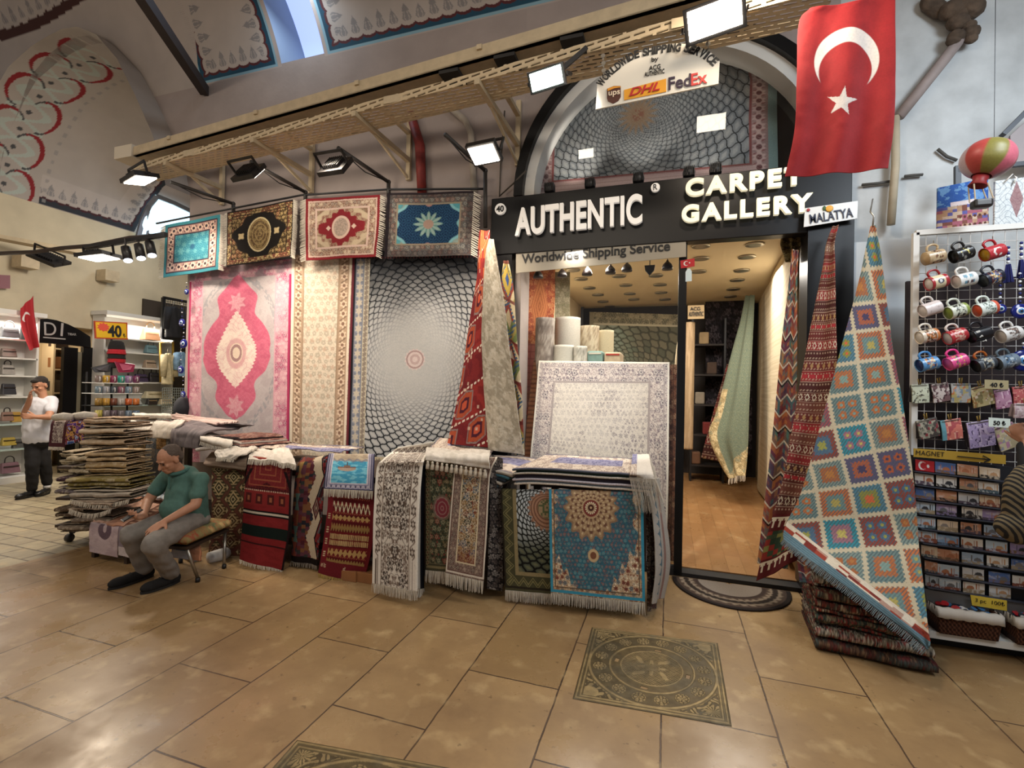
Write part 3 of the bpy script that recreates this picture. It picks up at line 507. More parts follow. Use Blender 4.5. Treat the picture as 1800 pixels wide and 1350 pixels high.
def P_kturk(x, y):
    s = y+.55*x; o = flat('7c1a1c', x); o = mx(o, c('98251e'), sm(.45, .6, fbm(x/12, y/12, 4))*.8); o = mx(o, c('5a1420'), (np.mod(np.floor(s/52), 2) == 0)*.45); o = mx(o, c('e0d4c0'), (np.mod(s, 52) < 3.2)*(np.mod(x, 7) < 4)*1.)
    i = np.floor(s/52); yc = np.mod(s, 52)-27; xc = np.mod(x+i*19, 46)-23; m = np.maximum(np.abs(xc)/13, (np.abs(yc)+np.abs(xc)*.45)/20); on = hs(i, np.floor((x+i*19)/46)) > .55; o = mx(o, c('a8441e'), ((np.abs(m-.8) < .17) & on)*1.); o = mx(o, c('4a1a2c'), ((m < .6) & on)*1.); o = mx(o, c('c04a24'), ((m < .36) & on)*1.); o = mx(o, c('8a7a74'), ((np.abs(m-1.06) < .07) & on)*.8); o = mx(o, c('c9a890'), (hs(np.floor(x/4), np.floor(y/5)) > .96)*.8); o = mx(o, c('d0621e'), sm(120, 60, y)*(hs(np.floor(x/9), np.floor(y/16)) > .55)*.8); return o
def P_faded(x, y):
    o = flat('b9ae9a', x); o = mx(o, c('8f8672'), sm(.42, .62, fbm(x/7, y/9, 3, 4))*.7); o = mx(o, c('cfc8b8'), sm(.5, .7, fbm(x/5, y/4, 6))*.5); return mx(o, c('7d7660'), (fbm(x/2, y/3, 9) > .66)*.35)
def P_yelblue(x, y):
    i = np.floor(y/34); q = np.abs(np.mod(x/40, 1)-.5)*2+np.abs(np.mod(y/68, 1)-.5)*2; o = pick(['c4b48c', '8a3a2c', 'd6cbb4', '6a7a40', '9a8a3c'], hs(i, np.floor(q*2.2), 5)); te = np.mod(y/7+x/9, 1); o = mx(o, c('3a5a78'), (np.abs(q-.9) < .22)*(te < .55)*1.); o = mx(o, c('b59a2c'), (y < 66)*(np.abs(q-.6) < .3)*1.); o = mx(o, c('34508a'), (y < 66)*(q < .35)*1.); o = mx(o, c('6a2420'), (np.mod(y, 68) < 6)*.9); return o
def P_sage(x, y, W=64., L=230.):
    o = flat('69725c', x); m, k, h = bulb(x, y, 7, .3, 4, 3); o = mx(o, c('5f6c5c'), m*.7); o = mx(o, c('9aa48c'), vine(x, y, .8, .2)*.3); return o
def P_goldb(x, y):
    return floral(x, y, 9, 'b39a68', '6d6448', ['8a7a50', 'd0bc8c', '77806a'], 4, None, .22)
def P_white(x, y): return mx(flat('d8d0c4', x), c('bfb6a8'), sm(.4, .7, fbm(x/6, y/6, 2))*.6)
# ------------------------------------------------------------------ the setting
def tile_mat(name, c1, c2, mortar, bw, rh, ms, rough=.45, off=.5, swap=True, stain='6b4f33', samt=.5, bump=.5):
    m = bpy.data.materials.new(name); m.use_nodes = True; nt = m.node_tree; L = nt.links; b = nt.nodes['Principled BSDF']
    tc = nt.nodes.new('ShaderNodeTexCoord'); sp = nt.nodes.new('ShaderNodeSeparateXYZ'); cb = nt.nodes.new('ShaderNodeCombineXYZ')
    L.new(tc.outputs['Object'], sp.inputs[0])
    if swap: L.new(sp.outputs['Y'], cb.inputs['X']); L.new(sp.outputs['X'], cb.inputs['Y'])
    else: L.new(sp.outputs['X'], cb.inputs['X']); L.new(sp.outputs['Y'], cb.inputs['Y'])
    nz = nt.nodes.new('ShaderNodeTexNoise'); nz.inputs['Scale'].default_value = 7; nz.inputs['Detail'].default_value = 5; L.new(tc.outputs['Object'], nz.inputs['Vector'])
    br = nt.nodes.new('ShaderNodeTexBrick'); br.offset = off; br.offset_frequency = 2
    br.inputs['Color1'].default_value = rgba(c1); br.inputs['Color2'].default_value = rgba(c2); br.inputs['Mortar'].default_value = rgba(mortar)
    br.inputs['Scale'].default_value = 1; br.inputs['Mortar Size'].default_value = ms; br.inputs['Mortar Smooth'].default_value = .3
    br.inputs['Brick Width'].default_value = bw; br.inputs['Row Height'].default_value = rh
    ad = nt.nodes.new('ShaderNodeVectorMath'); ad.operation = 'MULTIPLY_ADD'; ad.inputs[1].default_value = (.012,)*3
    L.new(nz.outputs['Color'], ad.inputs[0]); L.new(cb.outputs[0], ad.inputs[2]); L.new(ad.outputs[0], br.inputs['Vector'])
    def mixin(a, f, col):
        q = nt.nodes.new('ShaderNodeMix'); q.data_type = 'RGBA'; q.blend_type = 'MIX'; L.new(a, q.inputs['A']); L.new(f, q.inputs['Factor']); q.inputs['B'].default_value = rgba(col); return q.outputs['Result']
    def rng(o, a, b_, c_, d): 
        r = nt.nodes.new('ShaderNodeMapRange'); r.inputs['From Min'].default_value = a; r.inputs['From Max'].default_value = b_; r.inputs['To Min'].default_value = c_; r.inputs['To Max'].default_value = d; L.new(o, r.inputs['Value']); return r.outputs['Result']
    n2 = nt.nodes.new('ShaderNodeTexNoise'); n2.inputs['Scale'].default_value = 1.6; n2.inputs['Detail'].default_value = 6; n2.inputs['Roughness'].default_value = .62; L.new(tc.outputs['Object'], n2.inputs['Vector'])
    n3 = nt.nodes.new('ShaderNodeTexNoise'); n3.inputs['Scale'].default_value = 22; n3.inputs['Detail'].default_value = 3; L.new(tc.outputs['Object'], n3.inputs['Vector'])
    col = mixin(br.outputs['Color'], rng(n2.outputs['Fac'], .42, .72, 0, samt), stain)
    col = mixin(col, rng(nz.outputs['Fac'], .55, .75, 0, samt*.7), 'd2b88a'); col = mixin(col, rng(n3.outputs['Fac'], .66, .74, 0, samt*.9), '54402c')
    L.new(col, b.inputs['Base Color']); L.new(rng(n2.outputs['Fac'], .35, .7, rough-.1, rough+.2), b.inputs['Roughness'])
    bp = nt.nodes.new('ShaderNodeBump'); bp.inputs['Strength'].default_value = bump; bp.inputs['Distance'].default_value = .006; bp.invert = True
    L.new(br.outputs['Fac'], bp.inputs['Height']); L.new(bp.outputs['Normal'], b.inputs['Normal']); return m
M_FLOOR = tile_mat('travertine_slabs', '987c56', 'a88b64', '46362a', 1.05, .54, .005, rough=.3, samt=.62)
M_PAVER = tile_mat('small_pavers', '978b72', 'b0a486', '54493a', .34, .2, .009, rough=.42, swap=False, stain='7a6c56')
M_WOOD = tile_mat('oak_boards', '8e6842', '9c754c', '6a4a2a', .95, .14, .002, rough=.32, stain='8a5a2c', samt=.35, bump=.2)
mb = MB(); mb.box((-5.5, -3, -.1), (8, 6.0, 0)); struct(mb.build('floor', M_FLOOR, origin=(0, 0, 0)))
mb = MB(); mb.box((-13, -3, -.1), (-5.5, 11, 0)); struct(mb.build('floor_pavers', M_PAVER, origin=(0, 0, 0)))
WALLY = 4.68; ACX, ACZ, AR = -.055, 3.625, 1.40
M_PLAS = mat('lilac_grey_plaster', 'a2958f', .88, noise=.12, nscale=2.5, bump=.25, bscale=14)
M_PLASB = mat('white_plaster', 'c3c6c6', .88, noise=.22, nscale=4, bump=.5, bscale=9)
def wall_cols(name, x0, x1, n, zlo, zhi, m, y=WALLY, th=.3):
    mb = MB(); xs = np.linspace(x0, x1, n+1)
    for a, b in zip(xs[:-1], xs[1:]):
        za, zb = zlo(a), zlo(b); mb.hexa([(a, y, za), (b, y, zb), (b, y+th, zb), (a, y+th, za), (a, y, zhi(a)), (b, y, zhi(b)), (b, y+th, zhi(b)), (a, y+th, zhi(a))])
    return struct(mb.build(name, m, origin=((x0+x1)/2, y, 0)))
wall_cols('wall_back', -6.1, ACX-AR, 1, lambda x: 0, lambda x: 5.64, M_PLAS)
def archz(x): return ACZ+math.sqrt(max(0, AR**2-(x-ACX)**2))
wall_cols('wall_back_arch', ACX-AR, ACX+AR, 48, archz, lambda x: 5.64, M_PLAS)
wall_cols('wall_right', ACX+AR, 7.0, 1, lambda x: 0, lambda x: 5.64, M_PLASB)
mb = MB(); mb.box((-6.1, WALLY+.3, 0), (-5.8, 9.2, 4.4)); struct(mb.build('wall_corner', M_PLAS))
# --- vault of the passage (axis along X) and of the side street (axis along Y)
VR, VC, VZ = 3.0, 1.68, 5.6
def zA(y): return np.where(y < WALLY, VZ+VR*np.sqrt(np.clip(1-((y-VC)/VR)**2, 0, 1)), VZ)
BX = [-10.3, -10.27, -10.2, -10.0, -9.65, -9.42, -8.9, -8.5, -8.2, -7.9, -7.5, -7.08, -6.7, -6.38, -6.2, -6.1]
BZ = [4.66, 4.95, 5.25, 5.66, 6.08, 6.3, 6.5, 6.58, 6.61, 6.57, 6.38, 5.97, 5.4, 4.87, 4.5, 4.15]
def zB(x): return np.interp(x, BX, BZ)
CREAM = 'b3a69c'
def lace(t, d, o, per=.17, amp=1.0, grey='7d7a7a', edgec='1f4a60', line='5a2a2c', outer=None):
    """painted border: d = distance in from the panel edge (m), t = along it"""
    q = (np.mod(t/per, 1)-.5)*per; k = np.mod(np.floor(t/per), 2); sc = .15*amp-.028*amp*np.sqrt(np.clip(1-(2*q/per)**2, 0, 1))*1.4
    o = np.where((d < sc)[..., None], flat(line, d), o); o = np.where((d < sc-.035*amp)[..., None], flat(edgec, d), o)
    if outer: o = band(o, d, -.5, .03*amp, outer)
    dd = (d-.165*amp)/amp; dd = dd-.0*k; w_ = np.interp(dd-np.where(dd > .11, .04*k, 0), [0, .03, .07, .11, .15, .18], [.035, .06, .045, .03, .004, 0], left=0, right=0)
    hole = (np.abs(np.abs(q)-w_*.5) < .006)*(dd < .1); return mx(o, c(grey), (np.abs(q) < w_)*(1-hole*.8)*.8)
def vaultA_patch(name, x0, x1, s0, s1, nx, ns, panel=None):
    X, S = np.meshgrid(np.linspace(x0, x1, nx+1), np.linspace(s0, s1, ns+1)); th = S/VR
    p = np.stack([X-.27*S*(panel is not None), VC+VR*np.cos(th), VZ+VR*np.sin(th)], -1); o = flat(CREAM, X)
    if panel:
        a, b, s_ = panel; d = np.minimum(np.minimum(X-a, b-X), S-s_); t = np.where((S-s_) < np.minimum(X-a, b-X), X, S); o = lace(t, d, o, outer='7fa8b8'); o = np.where((d < 0)[..., None], flat('b1a198', X), o)
    return struct(grid_mesh(name, p, o, PAINTW, flip=True))
vaultA_patch('ceiling_panel', -6.04, -4.62, 0, 1.6, 230, 240, (-5.97, -4.68, .02))
vaultA_patch('ceiling_panel_wide', -3.98, .6, 0, .9, 520, 130, (-3.93, 9, .02))
vaultA_patch('ceiling_shell', -6.3, 8, 1.5, 9.0, 40, 60)
vaultA_patch('ceiling_shell_low', .6, 8, 0, 1.6, 20, 10)
# crossing: the higher of the two vaults; finer near the wall
ys = WALLY-(1-np.cos(np.linspace(0, math.pi/2, 300)))*6.0
X, Yg = np.meshgrid(np.linspace(-10.4, -6.02, 420), ys); Zg = np.maximum(zA(Yg), zB(X)); o = flat(CREAM, X); dd = 4.38-Yg-.05*np.sin((X+8)*1.2)
o = np.where((dd > 0)[..., None], lace(X, dd*2.2, o, edgec='4a2c26', line='4a2c26', per=.2), o); onA = zA(Yg) > zB(X); o = np.where(onA[..., None], o, flat(CREAM, X))
struct(grid_mesh('ceiling_crossing', np.stack([X, Yg, Zg], -1), o, PAINTW))
# side-street vault with the painted arabesque arch and the lace-edged panel
xs = np.interp(np.linspace(0, 1, 330), np.r_[0, np.cumsum(np.hypot(np.diff(BX), np.diff(BZ)))]/np.sum(np.hypot(np.diff(BX), np.diff(BZ))), BX)
X, Yg = np.meshgrid(xs, np.linspace(4.35, 9.3, 380)); S = np.interp(X, BX, np.r_[0, np.cumsum(np.hypot(np.diff(BX), np.diff(BZ)))]); o = flat('ab9f94', X)
cy0 = np.interp(S, [0, 1.3, 2.6], [4.74, 4.78, 4.86]); qy = (Yg-cy0)/.42     # -1..1 across the arch
for ph, colr, wd, am in ((0, 'a9b3a8', .13, .55), (.5, 'a9b3a8', .13, .55)):
    o = mx(o, c(colr), (np.abs(qy-am*np.sin(2*math.pi*(S/.62+ph))) < wd)*(np.abs(qy) < 1)*.9)
for k in (0,):
    for sg in (-1, 1):
        ct = (np.mod(S/.62+k+.25*sg, 1)-.5)*.62; rr = np.hypot(ct/.30, (qy-.42*sg)/.5); thh = np.arctan2((qy-.42*sg)*sg, ct)
        o = mx(o, c('4c4b4c'), (np.abs(rr-.95) < .055)*(thh > -1.2)*1.); o = mx(o, c('8c1f24'), (np.abs(rr-.92) < .05+.1*sm(-.5, 1.3, thh)*sm(2.4, 1.4, thh))*(thh > -.6)*(thh < 2.3)*(np.abs(qy) < 1.02)*1.)
o = mx(o, c('4c4b4c'), (np.hypot((np.mod(S/.31, 1)-.5)*.31, qy*.42) < .035)*1.)
o = np.where((X > -8.3)[..., None], flat('ab9f94', X), o)
d = np.minimum(S-.02, np.interp(S, [0, .6, 1.2], [6.74, 6.95, 7.1])-Yg); t = np.where(S-.02 < d+.001, Yg, S); inp = Yg > 5.2
pn = lace(t, d, flat(CREAM, X), edgec='33363c', line='4a2428', per=.17); o = np.where((inp & (d > 0) & (d < .5))[..., None], pn, o); o = np.where((inp & (d <= 0) & (S < 1.4))[..., None], flat('a99a90', X), o)
rt = Yg-5.24-np.interp(S, [0, 3], [0, .1]); o = mx(o, c('8f8a86'), ((rt > 0) & (rt < .05) & (np.abs(np.mod(S/.17, 1)-.5) < .2))*.7)
struct(grid_mesh('ceiling_side_street', np.stack([X, Yg, zB(X)], -1), o, PAINTW))
mb = MB()
xs = np.linspace(-10.3, -6.1, 60)
for a, b in zip(xs[:-1], xs[1:]):
    if min(zB(a), zB(b)) < 5.62: mb.add([(a, WALLY, zB(a)), (b, WALLY, zB(b)), (b, WALLY, 5.66), (a, WALLY, 5.66)], [(0, 1, 2, 3)])
struct(mb.build('wall_spandrel', M_PLAS))
M_LEFT = mat('cream_plaster', 'cbbda0', .88, noise=.14, nscale=2.2, bump=.3, bscale=10)
mb = MB(); mb.box((-10.6, -2, 0), (-10.3, 4.3, 4.7)); mb.box((-10.6, 4.3, 2.62), (-10.3, 9.3, 4.7)); mb.box((-10.6, 6.2, 0), (-10.3, 9.3, 2.62)); struct(mb.build('wall_left', M_LEFT))
mb = MB(); mb.box((-10.6, 9.2, 0), (-5.8, 9.4, 6.7)); struct(mb.build('wall_far', M_LEFT))
# daylight openings: recessed frames with the bright sky behind
M_SKY = mat('daylight_sky', '9fb6e6', 1, emit=1.15, ecol='a9bdf0'); M_SKY2 = mat('daylight_sky_pale', 'c4e4f4', 1, emit=1.5, ecol='c2e2f2'); M_FRAME = mat('pale_blue_frame', '8d9cb0', .7)
def vA(x, s): return np.array([x-.27*s, VC+VR*math.cos(s/VR), VZ+VR*math.sin(s/VR)])
mb = MB(); mb.cur = 0
for k in range(8):
    s0, s1 = .0+k*.2, .2+k*.2; off = np.array([0, .5, .12]); mb.add([vA(-4.62, s0)+off, vA(-3.98, s0)+off, vA(-3.98, s1)+off, vA(-4.62, s1)+off], [(0, 1, 2, 3)])
w1 = struct(mb.build('window_1', M_SKY)); mb = MB()
for k in range(8):
    s0, s1 = .0+k*.2, .2+k*.2; off = np.array([0, .5, .12])
    for x in (-4.62, -3.98): mb.add([vA(x, s0), vA(x, s1), vA(x, s1)+off, vA(x, s0)+off], [(0, 1, 2, 3)])
mb.add([vA(-4.62, 0), vA(-3.98, 0), vA(-3.98, 0)+off, vA(-4.62, 0)+off], [(0, 1, 2, 3)]); mb.build('window_frame', M_FRAME, w1)
def vB_hit(px, py_):
    d = ray(px, py_)
    for t in np.arange(6, 16, .01):
        P = EYE+t*d
        if P[0] <= -10.28 or P[2] >= zB(P[0]): return EYE+(t-.12)*d
    return P
wp = [vB_hit(*a) for a in ((243, 416), (290, 413), (337, 410), (337, 372), (306, 357), (276, 345), (262, 362), (250, 388))]
mb = MB(); mb.prism(wp, (-.08, .02, .05)); w2 = struct(mb.build('window_2', M_SKY2)); mb = MB()
for a, b in zip(wp, wp[1:]+wp[:1]): mb.beam(a, b, .05, .08)
a, b = vB_hit(258, 413), vB_hit(260, 372); mb.beam(a, b, .05, .05); mb.build('window_frame', mat('grey_window_frame', '6d7078', .6), w2)
lamp('skylight', 'AREA', (-4.2, 4.3, 6.4), 14, COOL, .6, (-5.2, 2.5, 0)); lamp('skylight', 'AREA', (-9.3, 7.2, 5.2), 22, COOL, .6, (-8.0, 5.0, 2))
# ------------------------------------------------------------------ the shop shell
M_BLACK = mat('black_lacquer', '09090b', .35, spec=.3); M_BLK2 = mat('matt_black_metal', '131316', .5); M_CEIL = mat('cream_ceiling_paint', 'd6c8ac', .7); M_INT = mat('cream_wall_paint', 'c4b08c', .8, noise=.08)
M_WHITE = mat('white_paint', 'd6d4ce', .6)
mb = MB()
for k in range(40):
    a0, a1 = math.pi*k/40, math.pi*(k+1)/40
    for r0, r1, y0, y1, mi in ((AR-.02, AR+.075, WALLY-.09, WALLY+.06, 0), (AR-.12, AR-.02, WALLY-.02, WALLY+.22, 1)):
        mb.cur = mi; P = lambda r, a, y: (ACX+r*math.cos(a), y, ACZ+r*math.sin(a))
        mb.hexa([P(r0, a0, y0), P(r1, a0, y0), P(r1, a0, y1), P(r0, a0, y1), P(r0, a1, y0), P(r1, a1, y0), P(r1, a1, y1), P(r0, a1, y1)])
t1 = mb.build('trim_1', [M_BLACK, M_WHITE], origin=(ACX, WALLY, ACZ)); struct(t1)
mb = MB(); mb.box((-1.75, 4.56, 0), (-1.52, 4.8, 3.1)); mb.box((1.09, 4.54, 0), (1.42, 4.8, 3.1)); struct(mb.build('trim_2', M_BLACK))
mb = MB(); mb.box((.075, 4.60, 0), (.145, 4.72, 3.1)); struct(mb.build('trim_3', M_BLACK))
mb = MB(); mb.box((-1.52, 4.6, 0), (.075, 4.72, .06)); mb.box((.145, 4.60, 0), (1.09, 4.74, .035)); struct(mb.build('trim_4', M_BLK2))
fz = lambda y: .045+(y-4.74)*.04
mb = MB(); mb.hexa([(-1.6, 4.74, -.05), (1.5, 4.74, -.05), (1.9, 9.2, -.05), (-1.8, 9.2, -.05), (-1.6, 4.74, fz(4.74)), (1.5, 4.74, fz(4.74)), (1.9, 9.2, fz(9.2)), (-1.8, 9.2, fz(9.2))]); struct(mb.build('floor_shop', M_WOOD, origin=(0, 4.7, 0)))
mb = MB(); mb.box((-1.8, 4.74, 3.25), (2.0, 9.6, 3.33)); struct(mb.build('ceiling_shop', M_CEIL))
mb = MB(); mb.box((-1.75, 4.8, 0), (-1.6, 9.6, 3.25)); struct(mb.build('wall_shop_left', M_INT))
mb = MB(); mb.hexa([(1.12, 4.8, 0), (1.3, 4.8, 0), (1.75, 9.3, 0), (1.47, 9.3, 0), (1.12, 4.8, 3.25), (1.3, 4.8, 3.25), (1.75, 9.3, 3.25), (1.47, 9.3, 3.25)]); struct(mb.build('wall_shop_right', M_INT))
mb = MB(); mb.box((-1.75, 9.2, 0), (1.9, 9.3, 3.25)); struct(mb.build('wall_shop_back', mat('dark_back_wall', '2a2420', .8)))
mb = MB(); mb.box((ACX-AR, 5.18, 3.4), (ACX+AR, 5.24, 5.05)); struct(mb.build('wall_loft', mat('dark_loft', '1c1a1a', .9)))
def glass_mat(ior=1.5):
    m = bpy.data.materials.new('clear_glass'); m.use_nodes = True; nt = m.node_tree; nt.nodes.remove(nt.nodes['Principled BSDF']); t = nt.nodes.new('ShaderNodeBsdfTransparent'); g = nt.nodes.new('ShaderNodeBsdfGlossy')
    g.inputs['Roughness'].default_value = .02; f = nt.nodes.new('ShaderNodeFresnel'); g_ = nt.nodes.new('ShaderNodeNewGeometry'); r_ = nt.nodes.new('ShaderNodeMapRange'); r_.inputs['To Min'].default_value = ior; r_.inputs['To Max'].default_value = 1/ior; nt.links.new(g_.outputs['Backfacing'], r_.inputs['Value']); nt.links.new(r_.outputs['Result'], f.inputs['IOR']); x = nt.nodes.new('ShaderNodeMixShader'); nt.links.new(f.outputs[0], x.inputs[0]); nt.links.new(t.outputs[0], x.inputs[1]); nt.links.new(g.outputs[0], x.inputs[2])
    t.inputs[0].default_value = (.96, .97, .96, 1); nt.links.new(x.outputs[0], nt.nodes['Material Output'].inputs[0]); return m
GLASS = glass_mat(); GLASS2 = glass_mat(1.9)
mb = MB(); mb.add([(-1.52, 4.66, .06), (.075, 4.66, .06), (.075, 4.66, 3.1), (-1.52, 4.66, 3.1)], [(0, 1, 2, 3)]); wg = struct(mb.build('window_3', GLASS))
mb = MB(); pts = [(ACX+(AR-.1)*math.cos(math.pi*k/40), 4.86, ACZ+(AR-.1)*math.sin(math.pi*k/40)) for k in range(41)]; mb.add(pts, [tuple(range(41))]); struct(mb.build('window_4', GLASS2))
# shop ceiling lights
M_LIT = mat('lit_lamp_glass', 'fff0d8', .5, emit=9.0, ecol='fff0d2'); M_CHROME = mat('brushed_steel', 'a9a49a', .35, metal=.9); M_UNLIT = mat('dark_lamp_glass', '6b604c', .3)
LITP = ((1153, 484), (1160, 500), (1169, 526), (1036, 506), (1060, 530), (1007, 474), (1327, 429), (1304, 475), (1289, 508))
UNLP = ((1021, 490), (1088, 485), (1100, 501), (1051, 518), (1107, 516), (1162, 514), (1114, 526), (1072, 538), (1079, 547), (1126, 546), (1172, 545), (1232, 432), (1232, 454), (1313, 451), (1296, 492), (1228, 477), (1284, 521))
for k, (a, b) in enumerate(LITP+UNLP):
    q = fl(a, b, 3.248); lit = k < len(LITP); t = thing('ceiling_downlight', ('lit round downlight in the cream shop ceiling' if lit else 'unlit round downlight in the cream shop ceiling'), 'ceiling light', q, 'lit downlights in the shop ceiling' if lit else 'unlit downlights in the shop ceiling')
    MB().lathe([(.055, -.012), (.095, -.012), (.095, 0), (.055, 0)], q, 16).build('ring', M_CHROME, t, True); MB().lathe([(.055, -.008), (.055, 0)], q, 16).build('lamp_glass', M_LIT if lit else M_UNLIT, t)
lamp('shop_lights', 'AREA', (-.8, 6.6, 3.15), 62, NEUT, 1.2, (-.8, 6.9, 0)); lamp('shop_lights', 'AREA', (.8, 6.4, 3.15), 48, NEUT, .9, (.75, 6.6, 0)); lamp('shop_lights', 'AREA', (-.75, 4.95, 3.0), 30, NEUT, 1.0, (-.6, 4.9, 0.9), size_y=.15)
# ------------------------------------------------------------------ overhead: tie rod, cable trays, lamps
def nrm(v): v = np.array(v, float); return v/np.linalg.norm(v)
MB().beam((-5.87, 4.66, 5.5), (-2.4, -1.1, 5.5), .10, .12).build('iron_tie_rod', mat('dark_iron', '2e2422', .7), None); tag(bpy.data.objects['iron_tie_rod'], 'dark iron tie rod crossing the vault above the passage', 'tie rod')
def perf_mat():
    m = mat('perforated_beige_metal', 'cbb795', .55); nt = m.node_tree; b = nt.nodes['Principled BSDF']; tc = nt.nodes.new('ShaderNodeTexCoord'); sp = nt.nodes.new('ShaderNodeSeparateXYZ'); cb = nt.nodes.new('ShaderNodeCombineXYZ'); nt.links.new(tc.outputs['Object'], sp.inputs[0])
    ad = nt.nodes.new('ShaderNodeMath'); nt.links.new(sp.outputs['Y'], ad.inputs[0]); nt.links.new(sp.outputs['Z'], ad.inputs[1]); nt.links.new(sp.outputs['X'], cb.inputs['X']); nt.links.new(ad.outputs[0], cb.inputs['Y'])
    br = nt.nodes.new('ShaderNodeTexBrick'); br.inputs['Scale'].default_value = 1; br.inputs['Brick Width'].default_value = .105; br.inputs['Row Height'].default_value = .043; br.inputs['Mortar Size'].default_value = .014; br.inputs['Mortar Smooth'].default_value = .1; nt.links.new(cb.outputs[0], br.inputs['Vector'])
    nt.links.new(br.outputs['Fac'], b.inputs['Alpha']); return m
PERF = perf_mat(); BEIGE = mat('beige_enamel', 'c4b293', .6, noise=.15, nscale=12); TRAYX = (-6.15, .95)
def ty(x): return 4.0-(x+6.15)*.086
def sheet(mb, a, b): mb.add([a[0], a[1], b[1], b[0]], [(0, 1, 2, 3)])
t = thing('cable_tray', 'long perforated beige cable tray running above the hung rugs', 'cable tray', (-2.6, 3.9, 4.18))
mb = MB(); d = .30; x0, x1 = TRAYX
for (ya, za, yb, zb) in ((0, 0, 0, .075), (0, 0, d, 0), (d, 0, d, .075)):
    mb.add([(x0, ty(x0)+ya, 4.185+za), (x1, ty(x1)+ya, 4.185+za), (x1, ty(x1)+yb, 4.185+zb), (x0, ty(x0)+yb, 4.185+zb)], [(0, 1, 2, 3)])
o = mb.build('tray_sheet', PERF, t); s = o.modifiers.new('thickness', 'SOLIDIFY'); s.thickness = .003
for xx in (-2.35, -5.1, 0.1): MB().box((xx-.12, ty(xx)-.004, 4.187), (xx+.12, ty(xx)-.001, 4.255)).build('joint_plate', BEIGE, t)
for px, py in ((322, 303), (457, 257), (627, 207), (842, 152)):
    q = fl(px, py, 4.15); yw = WALLY-.02; mb = MB(); mb.beam((q[0], ty(q[0])-.03, 4.165), (q[0]+.02, yw, 4.165), .045, .05); mb.beam((q[0]+.02, yw-.02, 3.95), (q[0]+.02, yw-.02, 4.62), .05, .04); mb.beam((q[0]+.02, yw-.03, 3.97), (q[0], ty(q[0])+.30, 4.15), .02, .03); mb.beam((q[0], ty(q[0])-.0, 4.47), (q[0]+.02, yw, 4.47), .045, .04); mb.build('wall_bracket', BEIGE, t)
t = thing('cable_trunking', 'solid beige cable trunking mounted above the perforated tray', 'cable trunking', (-2.6, 3.95, 4.47))
mb = MB(); X0, X1 = -6.35, .95
for (ya, za, yb, zb) in ((.02, 0, .05, .11), (.05, .0, .30, .012), (.02, 0, .06, .012)):
    mb.hexa([(X0, ty(X0)+ya, 4.385+za), (X1, ty(X1)+ya, 4.385+za), (X1, ty(X1)+yb, 4.385+za), (X0, ty(X0)+yb, 4.385+za), (X0, ty(X0)+ya, 4.385+zb), (X1, ty(X1)+ya, 4.385+zb), (X1, ty(X1)+yb, 4.385+zb), (X0, ty(X0)+yb, 4.385+zb)])
mb.build('channel', BEIGE, t); MB().box((-6.5, ty(-6.4)-.02, 4.37), (-6.2, ty(-6.4)+.2, 4.52)).build('end_box', mat('pale_enamel', 'd2c7b4', .6), t)
for px, py in ((785, 120), (880, 85), (1000, 48)):
    q = fl(px, py, 4.37); MB().box((q[0]-.09, ty(q[0])+.04, 4.355), (q[0]+.09, ty(q[0])+.24, 4.385)).build('black_tape_patch', mat('black_tape', '2a2724', .7), t)
M_LENS = mat('lit_flood_lens', 'fff3e0', .5, emit=26.0, ecol='fff0da'); M_LENSC = mat('lit_cool_lens', 'eefff6', .5, emit=16.0, ecol='e6fff2'); M_LENS2 = mat('spot_lens', 'f4f8ff', .5, emit=14, ecol='e4f0ff'); M_HOUS = mat('lamp_housing', '1c1a1a', .45); M_OFF = mat('unlit_flood_lens', '3a3632', .3)
def obox(mb, C, u, v, n, a, b, t0, t1):
    C = np.array(C, float); P = lambda i, j, k: C+u*i*a/2+v*j*b/2+n*k
    return mb.hexa([P(-1, -1, t0), P(1, -1, t0), P(1, 1, t0), P(-1, 1, t0), P(-1, -1, t1), P(1, -1, t1), P(1, 1, t1), P(-1, 1, t1)])
def flood(label, C, n, u, a, b, lit, lens, post=None, armend=None, group=None, light=None):
    C = np.array(C, float); n = nrm(n); u = np.array(u, float); u = nrm(u-n*(u @ n)); v = np.cross(n, u); t = thing('flood_lamp', label, 'lamp', C, group)
    mb = MB(); obox(mb, C, u, v, n, a, b, -.05, -.004); obox(mb, C-n*.05, u, v, n, a*.6, b*.6, -.03, 0)
    for k in range(-3, 4): obox(mb, C-n*.055+u*k*a*.08, u, v, n, .006, b*.7, -.035, 0)
    mb.build('housing', M_HOUS, t); obox(MB(), C, u, v, n, a*.86, b*.8, -.004, .004).build('lens', lens if lit else M_OFF, t)
    mb = MB(); h = .17
    for s in (-1, 1): mb.beam(C+u*s*(a/2+.012)-n*.03, C+u*s*(a/2+.012)-n*h, .012, .025, n)
    mb.beam(C-u*(a/2+.02)-n*h, C+u*(a/2+.02)-n*h, .012, .025, n); mb.build('yoke', M_HOUS, t)
    if post is not None:
        mb = MB(); mb.tube([post[0], post[1]], .022, 8); mb.tube([post[1], armend], .02, 8); mb.ball(post[1], .026); mb.build('arm', mat('dark_steel_tube', '2b2724', .5), t, True); MB().tube([post[1], (np.array(post[1])+armend)/2-np.array((0, 0, .06)), armend], .006, 6).build('cable', M_BLK2, t, True)
    return t
G = 'flood lamps on arms above the hung rugs'
flood('lit flood lamp on an arm above the teal rug', Q(247, 318, 3.9), (.12, .25, -1), (1, -.2, 0), .36, .26, True, M_LENS, (Q(411, 400, 4.55), Q(410, 358, 4.55)), Q(300, 320, 3.98), G)
